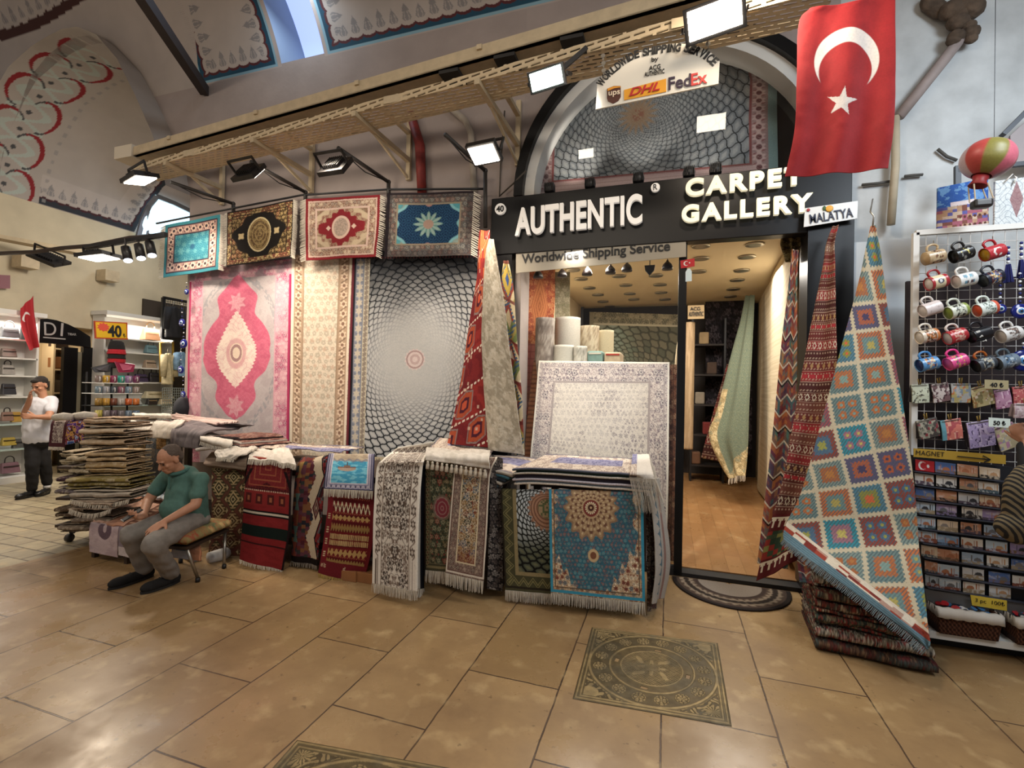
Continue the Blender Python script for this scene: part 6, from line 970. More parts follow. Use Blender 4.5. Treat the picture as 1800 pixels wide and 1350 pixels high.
for k, (px, py, lit) in enumerate(PX):
    q = Q(px, py+5, 4.86); r = .052; t = thing('pendant_lamp', 'black dome pendant lamp in the shop window, %s from the left' % ('first', 'second', 'third, unlit', 'fourth', 'fifth', 'last')[k], 'lamp', q, 'dome pendants in the shop window')
    MB().lathe([(r, 0), (r*.98, .022), (r*.8, .05), (r*.42, .072), (.012, .08), (.012, .09)], q, 18).build('shade', mat('dark_brown_enamel', '1c100c', .4), t, True); MB().lathe([(r*.86, .004), (r*.86, .008)], q, 18).build('bulb_disc', M_LIT if lit else M_UNLIT, t); MB().cyl(q+np.array([0, 0, .085]), (q[0], q[1], 3.25), .004, n=6).build('cord', M_BLK2, t)
q = Q(1142, 474, 4.86); o = MB().prism([q+np.array(v)*.05 for v in ((-1, 0, .9), (1, 0, .9), (.85, 0, -.1), (0, 0, -1.1), (-.85, 0, -.1))], (0, .03, 0)).build('wall_speaker', M_BLK2, None); tag(o, 'black pointed spot fitting between the two last pendants', 'lamp'); MB().cyl(q+np.array([0, .015, .04]), (q[0], q[1]+.015, 3.25), .005, n=6).build('rod', M_BLK2, o)
# ------------------------------------------------------------------ souvenir stand at the right
MB().box((1.43, 4.58, 0), (2.05, 4.66, 2.92)).build('trim_5', mat('white_board', 'c6cdd2', .5)); struct(bpy.data.objects['trim_5'])
lamp('stand_light', 'AREA', (2.6, 2.9, 4.2), 26, (.82, .92, 1), .5, (2.1, 4.3, 2.0))
GY = 4.05
t = thing('wire_display_panel', 'white framed wire grid panel hung with mugs and purses', 'display panel', Q(1700, 800, GY)); mb = MB(); x0, x1 = Q(1607, 600, GY)[0], 3.0; z1, z0 = Q(1700, 404, GY)[2], 1.18
for a, b in (((x0, GY, z0), (x0, GY, z1)), ((x0, GY, z1), (x1, GY, z1)), ((x0, GY, z0), (x1, GY, z0))): mb.beam(a, b, .035, .035)
mb.build('frame', M_WHITE, t); mb = MB()
for k in range(1, 22): mb.cyl((x0+k*.062, GY, z0), (x0+k*.062, GY, z1), .0022, n=5)
for k in range(1, 26): mb.cyl((x0, GY-.003, z0+k*.064), (x1, GY-.003, z0+k*.064), .0022, n=5)
mb.build('wire_mesh', mat('white_wire', 'c9c6c2', .5), t)
MB().box((x0+.04, GY+.22, .2), (x1, GY+.25, 2.52)).build('dark_backing', mat('dark_maroon_backing', '261c1e', .9), t)
def rotm(ax, fw):
    X = nrm(ax); Z = np.array(fw, float); Z = nrm(Z-X*(X @ Z)); return X, np.cross(Z, X), Z
def mug(px, py, label, fn, inside, hcol, ang=14, flip=False, Y=None, s=1.0):
    C = Q(px, py, Y or GY-.10); a = math.radians(ang); X, Yv, Z = rotm((math.cos(a), .18, math.sin(a)), (0, 0, 1)); L, r = .094*s, .040*s; sg = -1 if flip else 1
    W = lambda v: C+v[0]*X*sg+v[1]*Yv+v[2]*Z
    t = thing('mug', label, 'mug', C, 'souvenir mugs on the wire panel'); n, m = 40, 26; T, V = np.meshgrid(np.linspace(0, 2*math.pi, n+1), np.linspace(0, 1, m+1)); R = r*(1-.0*V); prof = np.stack([(V-.5)*L, R*np.cos(T), R*np.sin(T)], -1); p = C+prof[..., :1]*X*sg+prof[..., 1:2]*Yv+prof[..., 2:]*Z
    # angle 0 faces the passage
    th = np.arctan2((p-C) @ Z, -((p-C) @ Yv)); col = fn(V*40 if not flip else (1-V)*40, th/(math.pi)*60); grid_mesh('body', p, col, PRINT_G, t, .004, flip=not flip)
    b = MB(); b.lathe([(.001, -.001), (r*.98, -.001), (r*.98, .004), (.001, .004)], W((L/2-.003, 0, 0)), 24, X*sg); b.build('base', mat('mug_'+hcol, hcol, .3), t, True); b = MB(); b.lathe([(.001, -.001), (r*.95, -.001), (r*.9, L*.8)], W((-L/2+.006, 0, 0)), 24, X*sg); b.build('inside', mat('mug_'+inside, inside, .3), t, True)
    hp = [W((-.028*s, 0, r)), W((-.034*s, 0, r+.022*s)), W((-.012*s, 0, r+.036*s)), W((.018*s, 0, r+.030*s)), W((.028*s, 0, r+.008)), W((.026*s, 0, r))]; MB().tube(catmull(hp, np.linspace(0, 1, 14)), .0065*s, 8).build('handle', mat('mug_'+hcol, hcol, .3), t, True)
    return t
PRINT_G = painted('glazed_print', rough=.25, bump=0, spec=.5, noise=.02)
def mfn(bg, cols, seed=0, lo=-26, hi=26, k=5, th=.5, band_=None):
    def f(x, y):
        o = flat(bg, x); ins = (np.abs(y) < 24)*(x > 8)*(x < 32); h = fbm(x/k, y/k, seed, 2); o = np.where(((h > th) & (ins > 0))[..., None], pick(cols, hs(np.floor(x/k*.8), np.floor(y/k*.8), seed)), o)
        return mx(o, c(band_), (x > 33)*1.) if band_ else o
    return f
def m_flag(x, y):
    o = flat('b5202c', x); r1 = np.hypot(x-20, y); r2 = np.hypot(x-22.5, y+2); o = mx(o, c('e8e0da'), ((r1 < 11) & (r2 > 9))*1.); return mx(o, c('e8e0da'), (np.hypot(x-24, y+11) < 3)*1.)
def m_squares(x, y): return np.where((((np.abs(x-13) < 5) | (np.abs(x-27) < 5)) & ((np.abs(y-8) < 5) | (np.abs(y+9) < 5)))[..., None], pick(['5a8aa0', '6aa0b4', '5a4448', '9aa4a8'], hs(np.floor(x/14), np.floor(y/14))), flat('dcdcd8', x))
def m_emb(x, y): return mx(mx(mx(flat('d8c8a0', x), c('a82028'), ((x > 32) | (x < 7))*1.), c('2a3450'), (np.hypot(x-20, y) < 7)*1.), c('d8d8d8'), (np.hypot(x-20, y) < 4)*1.)
MUGS = [(1641, 452, 'tan mug with brown figures in the top row, nearest the board', mfn('b59a72', ['6a3c24', '3a2418', 'd0b890'], 1), '2a1c14', 'b59a72', 1), (1690, 447, 'black mug with yellow mark in the top row', mfn('1c1a1a', ['c9b83c', '8a8a84', '2a2a2a'], 2, th=.58), '15130f', '1c1a1a', 0), (1745, 444, 'red mug with white crescent and star in the top row', m_flag, 'b58a20', '9c1c26', 0),
    (1646, 496, 'red and cream mug with dark blue emblem in the second row', m_emb, 'd8d0c8', '8c1a20', 0), (1695, 492, 'white mug with blue square prints in the second row', m_squares, 'd8d4ce', 'd8d4ce', 0), (1742, 489, 'mug with busy blue and gold print in the second row', mfn('1c2030', ['b58a3c', '3a5a8a', 'd8c8a0', '6a2c20'], 4, k=3, th=.35), '2a2e30', '20242c', 0),
    (1635, 543, 'plain pinkish white mug in the third row', mfn('d4c6c2', ['b8a8a4', 'c9bab6'], 5, th=.6), 'd4ccc6', 'cfc8c2', 0), (1681, 547, 'white and lime mug with black text print in the third row', mfn('ccd0bc', ['2a2a28', '5a5a50'], 6, k=4, band_='8a9a3c'), '7f8f38', 'c8ccc0', 0), (1732, 543, 'white mug with green sketch and orange rim in the third row', mfn('d4dcd4', ['4a5a50', '7a8a80'], 7, k=4, th=.56, band_='d0502c'), 'd0502c', 'd0d8d0', 0),
    (1630, 591, 'white and orange mug with dark picture in the fourth row', mfn('d8c8b0', ['2a2a20', 'c8742c', '6a4a2c'], 8, k=4, th=.42, band_='c8742c'), 'd8d0c4', 'd4ccc0', 0), (1679, 591, 'red mug with pale lettering print in the fourth row', mfn('b01c24', ['d8b8a0', 'c98a7a'], 9, k=4, th=.52), 'd4ccc4', 'd8cfc8', 0), (1721, 588, 'black mug with white letters in the fourth row', mfn('17161a', ['17161a'], 10, th=.9), '17161a', '1c1b20', 0), (1774, 588, 'white mug with brown animal sketch in the fourth row', mfn('d2d0cc', ['7a6458', '4a4440'], 11, k=4, th=.52), 'cfccc6', 'd6d4d0', 0),
    (1630, 640, 'sky blue mug with city print in the bottom row', mfn('4f8fc8', ['d0c8a0', '2a4a7a', 'c8802c'], 12, k=4, th=.5), '1a2a5c', '4a86c0', 0), (1680, 636, 'bright pink mug in the bottom row', mfn('e0408a', ['d8c030', '7a2a5a', '4a8a5a'], 13, k=4, th=.55), 'e868a4', 'e0408a', 0), (1729, 640, 'black mug with grey photo print and orange handle in the bottom row', mfn('3a4048', ['8a98a0', '20242a', 'b0a890'], 14, k=4, th=.4), '121214', 'a85a20', 0), (1768, 636, 'grey blue mug with photo print in the bottom row', mfn('6a7c8c', ['aab8c0', '2a343c', '4a6a8a'], 15, k=4, th=.4), '3a4650', '55646e', 0)]
for k, (px, py, lb, fn, ins, hc, f) in enumerate(MUGS):
    t = mug(px, py, lb, fn, ins, hc, 13+((k*7) % 9), bool(f), s=1.12)
    if 'white letters' in lb:
        q = Q(1713, 596, GY-.148)
        for a, (px_, py_) in zip('1ST', ((1716, 584), (1721, 592), (1727, 600))): text(a, 'lettering', t, Q(px_, py_, GY-.147), .02, M_WHITE, (.35, 0, -.94), (.94, 0, .35), .001, fit=.012, fith=.022, bold=.03, align='CENTER')
    MB().tube([Q(px, py-24, GY), Q(px, py-25, GY-.10), Q(px, py-29, GY-.12)], .0028, 6).build('hook', M_CHROME, t, True)
def pouch(px, py, w_, h_, rot, label, fn, cat='purse', Y=None, back='2a2426', name='coin_purse'):
    Y = Y or GY-.05; a = math.radians(rot); P = lambda x, y: Q(px+x*math.cos(a)-y*math.sin(a), py+x*math.sin(a)+y*math.cos(a), Y); h, v = w_/2, h_/2
    o, p = cloth(name, [(P(-h, -v), P(h, -v)), (P(-h, 0)-np.array([0, .006, 0]), P(h, 0)-np.array([0, .006, 0])), (P(-h, v), P(h, v))], fn, w_, h_, int(w_*1.6), int(h_*1.6), None, .012, PRINT, wob=.001); tag(o, label, cat, 'purses on the wire panel')
    MB().prism([P(-h+2, -v+1)+np.array([0, .02, 0]), P(-h-3, v-3)+np.array([0, .02, 0]), P(h-6, v+2)+np.array([0, .02, 0]), P(h-4, -v+1)+np.array([0, .02, 0])], (0, .02, 0)).build('back_pocket', mat('purse_'+back, back, .7), o); MB().beam(P(-h+3, -v+2)-np.array([0, .004, 0]), P(h-3, -v+2)-np.array([0, .004, 0]), .004, .004).build('zip', M_CHROME, o); MB().tube([P(-2, -v), P(-3, -v-9), P(2, -v-10), P(1, -v)], .004, 6).build('loop', mat('tan_tag', '8a7030', .7), o, True); return o
def pf(bg, cols, seed, k=6, th=.5): return lambda x, y: np.where((fbm(x/k, y/k, seed, 2) > th)[..., None], pick(cols, hs(np.floor(x/k), np.floor(y/k), seed)), flat(bg, x))
for a in ((1618, 692, 30, 33, -3, 'pale green purse with small figures in the upper purse row', pf('c4ccb4', ['3a3a38', '8a8a70'], 1, 4, .6)), (1654, 690, 30, 33, -9, 'cream purse with dark flower print in the upper purse row', pf('cfc2bc', ['4a2c34', '7a5a5c'], 2, 4)), (1689, 691, 34, 34, 0, 'grey purse with orange flower print in the upper purse row', pf('a8a8a4', ['c07030', '7a8a9a', 'b0a060'], 3, 5)), (1727, 696, 38, 36, -13, 'yellow flower purse partly behind the 40 price tag', pf('c0b078', ['d8c8b0', 'a0703c', '8a8050'], 4, 5)), (1763, 701, 28, 34, -10, 'pink purse below the 40 price tag', pf('b884a0', ['d8b0c0', '9a5a80'], 5, 5)), (1796, 698, 30, 38, -5, 'coral red purse at the right end of the upper purse row', pf('c05858', ['d89080', 'a03a40'], 6, 6)),
          (1632, 753, 36, 34, -12, 'dark purse with red flowers in the lower purse row', pf('4a4440', ['8a2c38', '7a7a68', 'a09a88'], 7, 5)), (1673, 755, 36, 36, -8, 'coral purse with blue side in the lower purse row', lambda x, y: np.where((x < 8)[..., None], flat('5a98a8', x), pf('d07060', ['e0a088', 'b04a50'], 8, 6)(x, y))), (1725, 763, 46, 46, -9, 'large lilac purse with dark print in the lower purse row', pf('9c8ab4', ['4a3a60', 'b8a8c8'], 9, 4, .55)), (1770, 768, 36, 44, -20, 'beige and pink purse behind the 50 price tag', pf('a89a78', ['8a8a9c', 'b07a98', 'c0b490'], 10, 6))): pouch(*a)
LIRA = '\u20ba'
for px, py, s_, cl, w_, rot in ((1752, 676, '40 '+LIRA, 'a89c78', 42, 3), (1757, 743, '50 '+LIRA, 'd8e4dc', 38, 4)):
    t = thing('price_tag', ('beige price tag card reading 40 lira' if s_[0] == '4' else 'white price tag card reading 50 lira')+' on the purse rows', 'price tag', Q(px, py+8, GY-.11)); quad([(px-w_/2, py-8-rot*.3), (px+w_/2, py-8+rot*.3), (px+w_/2, py+8+rot*.3), (px-w_/2, py+8-rot*.3)], .003, GY-.12).build('card', mat('card_'+cl, cl, .5), t); lay(s_, 'lettering', t, (px-w_*.28, py+4), (px+w_*.28, py+5), 8, M_INK, GY-.122, .0012, .02)
# magnet rack
MY = 3.95; lamp('rack_light', 'AREA', (2.5, 2.6, 3.6), 20, (.9, .95, 1), .6, (2.0, 4.0, .7))
t = thing('magnet_rack', 'dark rack of ledges holding rows of picture magnets', 'display rack', (2.2, 3.98, .35)); a, b, c_, d = Q(1603, 800, MY+.03), Q(1850, 830, MY+.03), Q(1850, 1066, MY+.03), Q(1626, 1038, MY+.03); MB().prism([a, b, c_, d], (0, .03, 0)).build('back_board', mat('rack_navy_black', '16171d', .6), t)
ROWS = [[(1626, 819), (1662, 823), (1701, 827), (1740, 832)], [(1625, 843), (1664, 847), (1703, 852), (1738, 857)], [(1626, 868), (1664, 872), (1703, 877), (1740, 881)], [(1627, 893), (1664, 897), (1709, 902), (1745, 906)], [(1628, 919), (1666, 925), (1707, 929), (1748, 934)], [(1630, 944), (1667, 951), (1709, 956), (1752, 961), (1795, 966)], [(1634, 970), (1667, 976), (1710, 982), (1754, 988), (1797, 994)], [(1637, 997), (1667, 1003), (1711, 1009), (1757, 1016), (1799, 1023)], [(1639, 1022), (1670, 1027), (1712, 1034), (1758, 1041)]]
def magf(i, j):
    s = i*7+j*3.3; sky = ['b4c8d8', '4a6aa4', 'd8c0a0', 'c8ccd0', '9ab4d0', 'c88a64', '9a86b4', '7aa0c8', 'dcd8d0'][int(hs(s, 1)*9)]; gr = ['3a3430', '7a5a40', '4a5a60', '8a4a34', '5a4a58', 'a08a68'][int(hs(s, 2)*6)]; dm = ['8a8078', 'b06a40', '6a6a70', '3a3a40', 'c09060'][int(hs(s, 3)*5)]
    if i == 0 and j == 0:
        return lambda x, y: mx(mx(flat('b5121e', x), c('e4dcd8'), ((np.hypot(x-13, y-10) < 7.5) & (np.hypot(x-15, y-10) > 6))*1.), c('e4dcd8'), (np.hypot(x-24, y-10) < 2.6)*1.)
    def f(x, y):
        o = mx(flat(sky, x), c('e0d8d0'), sm(14, 4, y)*0+sm(.5, .8, fbm(x/9, y/4, s))*.5); hz = 12+3*hs(s, 5); cx = 10+18*hs(s, 6); o = mx(o, c(dm), ((np.hypot(x-cx, (y-hz)*1.1) < 7) & (y < hz+1))*1.)
        for q in (cx-10, cx+10, cx+14): o = mx(o, c(dm), (np.abs(x-q) < .8)*(y > hz-10)*(y < hz)*1.)
        return np.where((y > hz)[..., None], mx(flat(gr, x), c(sky), (fbm(x/4, y/3, s+2) > .55)*.6), o)
    return f
ORD = ('first', 'second', 'third', 'fourth', 'fifth', 'sixth', 'seventh', 'eighth', 'ninth')
for i, R_ in enumerate(ROWS):
    for j, (px, py) in enumerate(R_):
        w_, h_ = (36 if j else 33), 19.5; w_ = w_+(2 if i > 4 else 0); sl = .125*w_/2
        if j+1 < len(R_): w_ = min(w_, (R_[j+1][0]-px)*2-38) if (R_[j+1][0]-px) < 36 else w_
        o, p = cloth('magnet', [(Q(px-w_/2, py-h_/2-sl, MY), Q(px+w_/2, py-h_/2+sl, MY)), (Q(px-w_/2, py+h_/2-sl, MY-.004), Q(px+w_/2, py+h_/2+sl, MY-.004))], magf(i, j), 36, 20, 30, 18, None, .006, PRINT, wob=0); tag(o, ('red flag magnet at the left end of the top magnet row' if i+j == 0 else 'picture magnet, %s from the kilim in the %s magnet row from the top' % (ORD[j], ORD[i])), 'magnet', 'picture magnets on the rack')
    (xa, ya), (xb, yb) = R_[0], R_[-1]; m_ = (yb-ya)/(xb-xa); L_ = lambda x: ya+m_*(x-xa)+11.5; MB().beam(Q(1606+i*3.0, L_(1606+i*3), MY-.012), Q(1830, L_(1830), MY-.012), .035, .006).build('ledge', mat('ledge_steel', '3a3d48', .4), t)
quad([(1626, 1036), (1850, 1066), (1850, 1094), (1632, 1066)], .02, MY-.01).build('grey_front_panel', mat('grey_panel', '6a6a6a', .6), t)
t = thing('magnet_sign', 'yellow paper strip reading MAGNET with an arrow above the magnets', 'sign', Q(1690, 808, MY-.03)); quad([(1606, 788), (1768, 800), (1768, 816), (1606, 803)], .004, MY-.03).build('paper', mat('mustard_paper', 'a8882c', .7), t); lay('MAGNET', 'lettering', t, (1610, 799.5), (1660, 803), 8, M_INK, MY-.033, .001, -.01); mb = MB()
for a, b in (((1683, 802), (1741, 808)), ((1728, 801), (1741, 808)), ((1730, 812), (1741, 808))): mb.beam(Q(a[0], a[1], MY-.035), Q(b[0], b[1], MY-.035), .003, .006)
mb.build('arrow', M_INK, t)
t = thing('price_sign', 'yellow paper reading 3 pc 100 lira below the magnets', 'sign', Q(1737, 1068, MY-.05)); quad([(1706, 1046), (1770, 1056), (1770, 1074), (1709, 1064)], .004, MY-.05).build('paper', mat('yellow_paper', 'd0b43c', .7), t); lay('3 pc  100'+LIRA, 'lettering', t, (1714, 1060), (1766, 1068), 9, M_INK, MY-.054, .001, -.01)
t = thing('stand_base', 'low white shelf base under the wicker baskets', 'shelf', (2.2, 4.1, 0)); q = fl(1637, 1142); MB().box((q[0]-.02, q[1]-.02, .085), (3.1, 4.5, .13)).build('white_shelf', M_WHITE, t); MB().box((q[0]+.0, q[1]+.1, 0), (3.1, 4.5, .085)).build('dark_plinth', mat('plinth_black', '15120f', .8), t)
def basket(px0, px1, py, label, seed):
    a, b = Q(px0, py, 3.86), Q(px1, py+(px1-px0)*.15, 3.86); y0, y1 = 3.80, 4.12; z0, z1 = .132, .132+.16; t = thing('wicker_basket', label, 'basket', ((a[0]+b[0])/2, 3.95, z0), 'wicker baskets on the low shelf'); nv = 20; rows = []
    per = [(a[0]+.02, y1), (a[0]+.02, y0+.02), (b[0]-.02, y0+.02), (b[0]-.02, y1)]; U, V = np.meshgrid(np.linspace(0, 1, 121), np.linspace(0, 1, nv+1)); P = lerpP([(x, y, 0) for x, y in per], U[0]); cx, cy = (a[0]+b[0])/2, (y0+y1)/2; k = .9+.1*V; p = np.stack([cx+(P[None, :, 0]-cx)*k, cy+(P[None, :, 1]-cy)*k, z0+V*(z1-z0)], -1); wv = np.sin(U*240+math.pi*np.floor(V*10)); grid_mesh('wicker_side', p, mx(flat('2c160e', U), c('6a4028'), sm(-.2, .9, wv)), WOOL, t, .012, flip=True)
    mb = MB(); mb.box((a[0]+.03, y0+.05, z0), (b[0]-.03, y1-.02, z0+.05)); mb.build('bottom', mat('wicker_dark', '2c160e', .9), t)
    pr = [(p_[0], p_[1], z1) for p_ in per]; Lr = lerpP(pr, np.linspace(0, 1, 60)); rows = np.stack([Lr+np.array([0, 0, -.05])+.012*np.stack([np.zeros(60), -np.ones(60), np.zeros(60)], -1), Lr+np.array([0, -.006, .006]), Lr+np.array([0, .02, .008]), Lr+np.array([0, .03, -.05])]); rows[..., 2] += .003*np.sin(np.arange(60)*1.7)[None, :]; grid_mesh('white_liner', rows, None, mat('liner_white', 'cfcac2', .9, noise=.1), t, .003)
    mb = MB(); R = random.Random(seed)
    for k in range(70):
        x, y = R.uniform(a[0]+.05, b[0]-.05), R.uniform(y0+.05, y1-.04); z = z1-.008+R.uniform(-.01, .022); r = R.uniform(.012, .024); mb.cur = R.randrange(5); d = nrm((R.uniform(-.5, .5), R.uniform(-.8, .1), 1)); mb.lathe([(r*.55, -.003), (r, -.003), (r, .003), (r*.55, .003)], (x, y, z), 12, d)
    o = mb.build('keyring_pile', [mat('kr_'+h, h, .35) for h in ('c9c6c4', '1c2430', 'a82028', '3a6a9a', '4a4440')], None); tag(o, 'heap of small keyrings and charms filling the %s wicker basket' % ('first' if seed == 1 else 'second'), 'keyrings', None, 'stuff'); o.location.z += 0
basket(1636, 1764, 1116, 'wicker basket with white liner nearest the kilim pile', 1); basket(1772, 1880, 1140, 'second wicker basket with white liner at the frame edge', 2)
# evil-eye charms
def eye(px, py, rpx, label, Y=GY-.09, string=60, cols=('14206a', 'e0e4e8', '4a8ac0', '10142c')):
    q = Q(px, py, Y); r = np.linalg.norm(Q(px, py+rpx, Y)-q); t = thing('evil_eye_charm', label, 'charm', q, 'evil eye charms')
    for k, (f, cl) in enumerate(zip((1, .55, .38, .2), cols)): MB().lathe([(.001, -.012-.003*k), (r*f*.85, -.010-.003*k), (r*f, -.004*(k < 1)-.008*(k > 0)), (r*f, .004), (.001, .006)], q, 20, (0, 1, 0)).build('glass_disc' if k == 0 else 'eye_ring', mat('glass_'+cl, cl, .15), t, True)
    mb = MB()
    for k in range(int(string/7)): mb.cur = k % 2; mb.ball(Q(px, py-rpx-4-k*7, Y), .0085, 8, 6)
    if string: mb.build('bead_string', [mat('glass_14206a', '14206a', .2), mat('glass_e0e4e8', 'e0e4e8', .2)], t, True)
    return t
eye(1793, 547, 13, 'blue evil eye disc on a bead string beside the mugs'); eye(1758, 543, 9, 'small blue evil eye on a striped bead string', string=50); eye(1799, 634, 19, 'large navy evil eye disc beside the bottom mugs', string=20)
for k, (px, py) in enumerate(((1772, 478), (1795, 470))):
    q = Q(px, py, GY-.08); t = thing('blue_tassel', 'navy blue tassel hanging at the right of the top mugs, %s of two' % ('left' if k == 0 else 'right'), 'tassel', q, 'blue tassels'); mb = MB(); R = random.Random(k)
    for s in range(26): a, r = R.uniform(0, 6.28), R.uniform(.004, .026); mb.cyl(q+np.array([r*.4*math.cos(a), r*.4*math.sin(a), .05]), q+np.array([r*math.cos(a), r*math.sin(a), -.07]), .003, n=5)
    mb.build('strands', mat('tassel_navy', '141a5a', .8), t); mb = MB()
    for s in range(6): mb.cur = s % 2; mb.ball(q+np.array([0, 0, .065+s*.019]), .01, 8, 6)
    mb.build('bead_string', [mat('glass_e0e4e8', 'e0e4e8', .2), mat('glass_14206a', '14206a', .2)], t, True)
# balloon ornament
C = Q(1736, 280, 3.85); t = thing('balloon_ornament', 'leather hot air balloon ornament in red, olive and pink hanging at the right', 'ornament', C); ax = nrm((.30, 0, 1)); X, Yv, Z = nrm(np.cross((0, 1, 0), ax)), np.array([0, 1., 0]), ax; n = 60; T, V = np.meshgrid(np.linspace(0, 2*math.pi, n+1), np.linspace(0, 1, 31)); ph = V*2.75; R = .135*np.sin(ph)**.9*(1-.12*(V > .7)*(V-.7)/.3); zz = .118*np.cos(ph); p = C+(R*np.cos(T))[..., None]*X+(R*np.sin(T))[..., None]*Yv+zz[..., None]*Z
T2 = np.mod(T+math.pi/2+.55, 2*math.pi); g = np.floor(T2/(2*math.pi)*8); cols = np.array([c(h) for h in ('7c7428', 'c25a6c', '8a2a2c', '7c7428', 'b03a34', 'c25a6c', 'b8a0a8', 'b03a34')])[g.astype(int) % 8]; seam = np.abs(np.mod(T2/(2*math.pi)*8, 1)-.5) > .47; cols = mx(cols, c('d8b098'), seam*.6); grid_mesh('envelope', p, cols, painted('smooth_leather', .4, .1, 60, .4), t, .004, flip=True)
nk = C-ax*.11; MB().lathe([(.045, .0), (.035, -.03), (.05, -.065), (.046, -.067), (.03, -.03)], nk, 18, ax).build('skirt', mat('red_leather', '8c2426', .5), t, True); bq = Q(1725, 358, 3.85); MB().box(bq-np.array([.05, .035, .03]), bq+np.array([.05, .035, .025])).build('basket', mat('black_leather', '201c1c', .4), t, bevel=.015); mb = MB()
for sx in (-1, 1):
    for sy in (-1, 1): mb.cyl(nk-ax*.06+np.array([sx*.035, sy*.03, 0]), bq+np.array([sx*.046, sy*.03, .02]), .004, n=6)
mb.build('rope', mat('rope_cream', 'b8a890', .9), t); MB().cyl(C+ax*.115, C+ax*.115+np.array([0, 0, 1.1]), .002, n=5).build('cord', M_BLK2, t)
# printed cloths and poster above the panel
def P_tower(x, y):
    o = mx(flat('2a5aa8', x), c('6aa0d0'), (fbm(x/9, y/6, 2) > .55)*.7); o = mx(o, c('d8ccd0'), ((y > 34) & (np.abs(x-45) < 22) & (y < 44+3*np.sin(x)))*1.); o = np.where((y > 42)[..., None], pick(['a05a6c', 'b08a6a', '5a5a9c', '7a4a40', 'c0a890'], hs(np.floor(x/9), np.floor(y/6), 3)), o); o = mx(o, c('5a3428'), (np.hypot(np.mod(x, 9)-4.5, np.mod(y-60, 16)-5) < 2.6)*(y > 52)*(x > 40)*1.); return mx(o, c('d8d0cc'), (y > 82)*.8)
def P_blob(x, y): return mx(mx(flat('cfd4d4', x), c('3a5a7a'), vine(x, y, .35, .16, 2)*.8), c('8a4a4c'), ((np.abs(x-38)/12+np.abs(y-36)/32) < 1)*.8)
rug('printed_cloth', 'blue and pink printed cushion cover with a tower skyline above the mugs', 'cushion cover', [(Q(1649, 330, 4.2), Q(1737, 312, 4.2)), (Q(1648, 409, 4.2), Q(1738, 400, 4.2))], P_tower, 92, 90, None, nu=120, nv=110, thick=.02); rug('printed_cloth', 'white printed cushion cover with a red ornament at the right of the skyline cover', 'cushion cover', [(Q(1750, 318, 4.16), Q(1830, 308, 4.16)), (Q(1748, 402, 4.16), Q(1830, 396, 4.16))], P_blob, 80, 84, None, nu=110, nv=100, thick=.02)
mb = MB(); mb.beam(Q(1683, 292, 4.4), Q(1683, 330, 4.4), .035, .03); mb.beam(Q(1683, 300, 4.4), Q(1860, 282, 4.4), .035, .03); mb.beam(Q(1762, 238, 4.4), Q(1840, 160, 4.4), .05, .03); o = mb.build('canopy_frame', mat('grey_steel_frame', '3a4048', .5), None); tag(o, 'dark grey steel frame bars behind the balloon ornament', 'frame')
o = quad([(1776, 238), (1850, 170), (1850, 282), (1778, 290)], .02, 4.5).build('wall_poster', mat('poster_grey_pink', '9a9090', .6), None); tag(o, 'grey poster on the wall right of the balloon', 'poster')
o = MB().tube([Q(1768, 318, 4.14), Q(1780, 306, 4.14), Q(1787, 312, 4.14), Q(1783, 322, 4.14)], .005, 8).build('clothes_hanger', M_WHITE, None, True); tag(o, 'white hanger hook above the printed cushion cover', 'hanger')
# wall pipes, corbel and wires at the upper right
o = MB().tube([Q(1705, 45, 4.6), Q(1660, 105, 4.6), Q(1580, 205, 4.6)], .04, 10).build('wall_pipe', mat('pinkish_pipe', '9a8c88', .7, noise=.2), None, True); tag(o, 'pinkish pipe running diagonally up the right wall', 'pipe')
o = MB().tube([Q(1574, 205, 4.6), Q(1574, 290, 4.6), Q(1566, 395, 4.6)], .03, 10).build('wall_pipe', mat('cream_pipe', 'b3a68e', .7, noise=.15), None, True); tag(o, 'cream vertical pipe behind the lower edge of the flag', 'pipe')
mb = MB(); R = random.Random(5)
for k in range(16): q = Q(1690+R.uniform(-16, 18), 10+k*4.2+R.uniform(-4, 4), 4.58); r = R.uniform(.05, .09)*(1.15-k*.03); mb.ball(q, (r, r*.8, r*.8), 9, 6)
o = mb.build('stone_corbel', mat('rough_brown_stone', '5a4a3c', .95, noise=.5, nscale=14, bump=1, bscale=30), None, True); tag(o, 'rough brown stone corbel sticking out of the right wall', 'corbel')
mb = MB()
for k in range(7): q = Q(1632+k*3, 5+k*2, 4.62); mb.ball(q, (.06, .05, .07), 8, 6)
o = mb.build('stone_corbel', mat('rough_brown_stone', '5a4a3c'), None, True); tag(o, 'small broken stone stub at the top of the right wall', 'corbel')
for k, (pts, lb) in enumerate((([(1515, 325), (1545, 322), (1570, 318)], 'dark cable scar across the wall below the flag'), ([(1590, 310), (1606, 308), (1622, 307)], 'short dark rail on the wall beside the cream pipe'), ([(1648, 262), (1664, 275), (1682, 282)], 'grey conduit stub on the wall left of the balloon'))):
    o = MB().tube([Q(a, b, 4.65) for a, b in pts], .012, 8).build('wall_conduit', mat('dark_grey_conduit', '4a4844', .7), None, True); tag(o, lb, 'conduit')
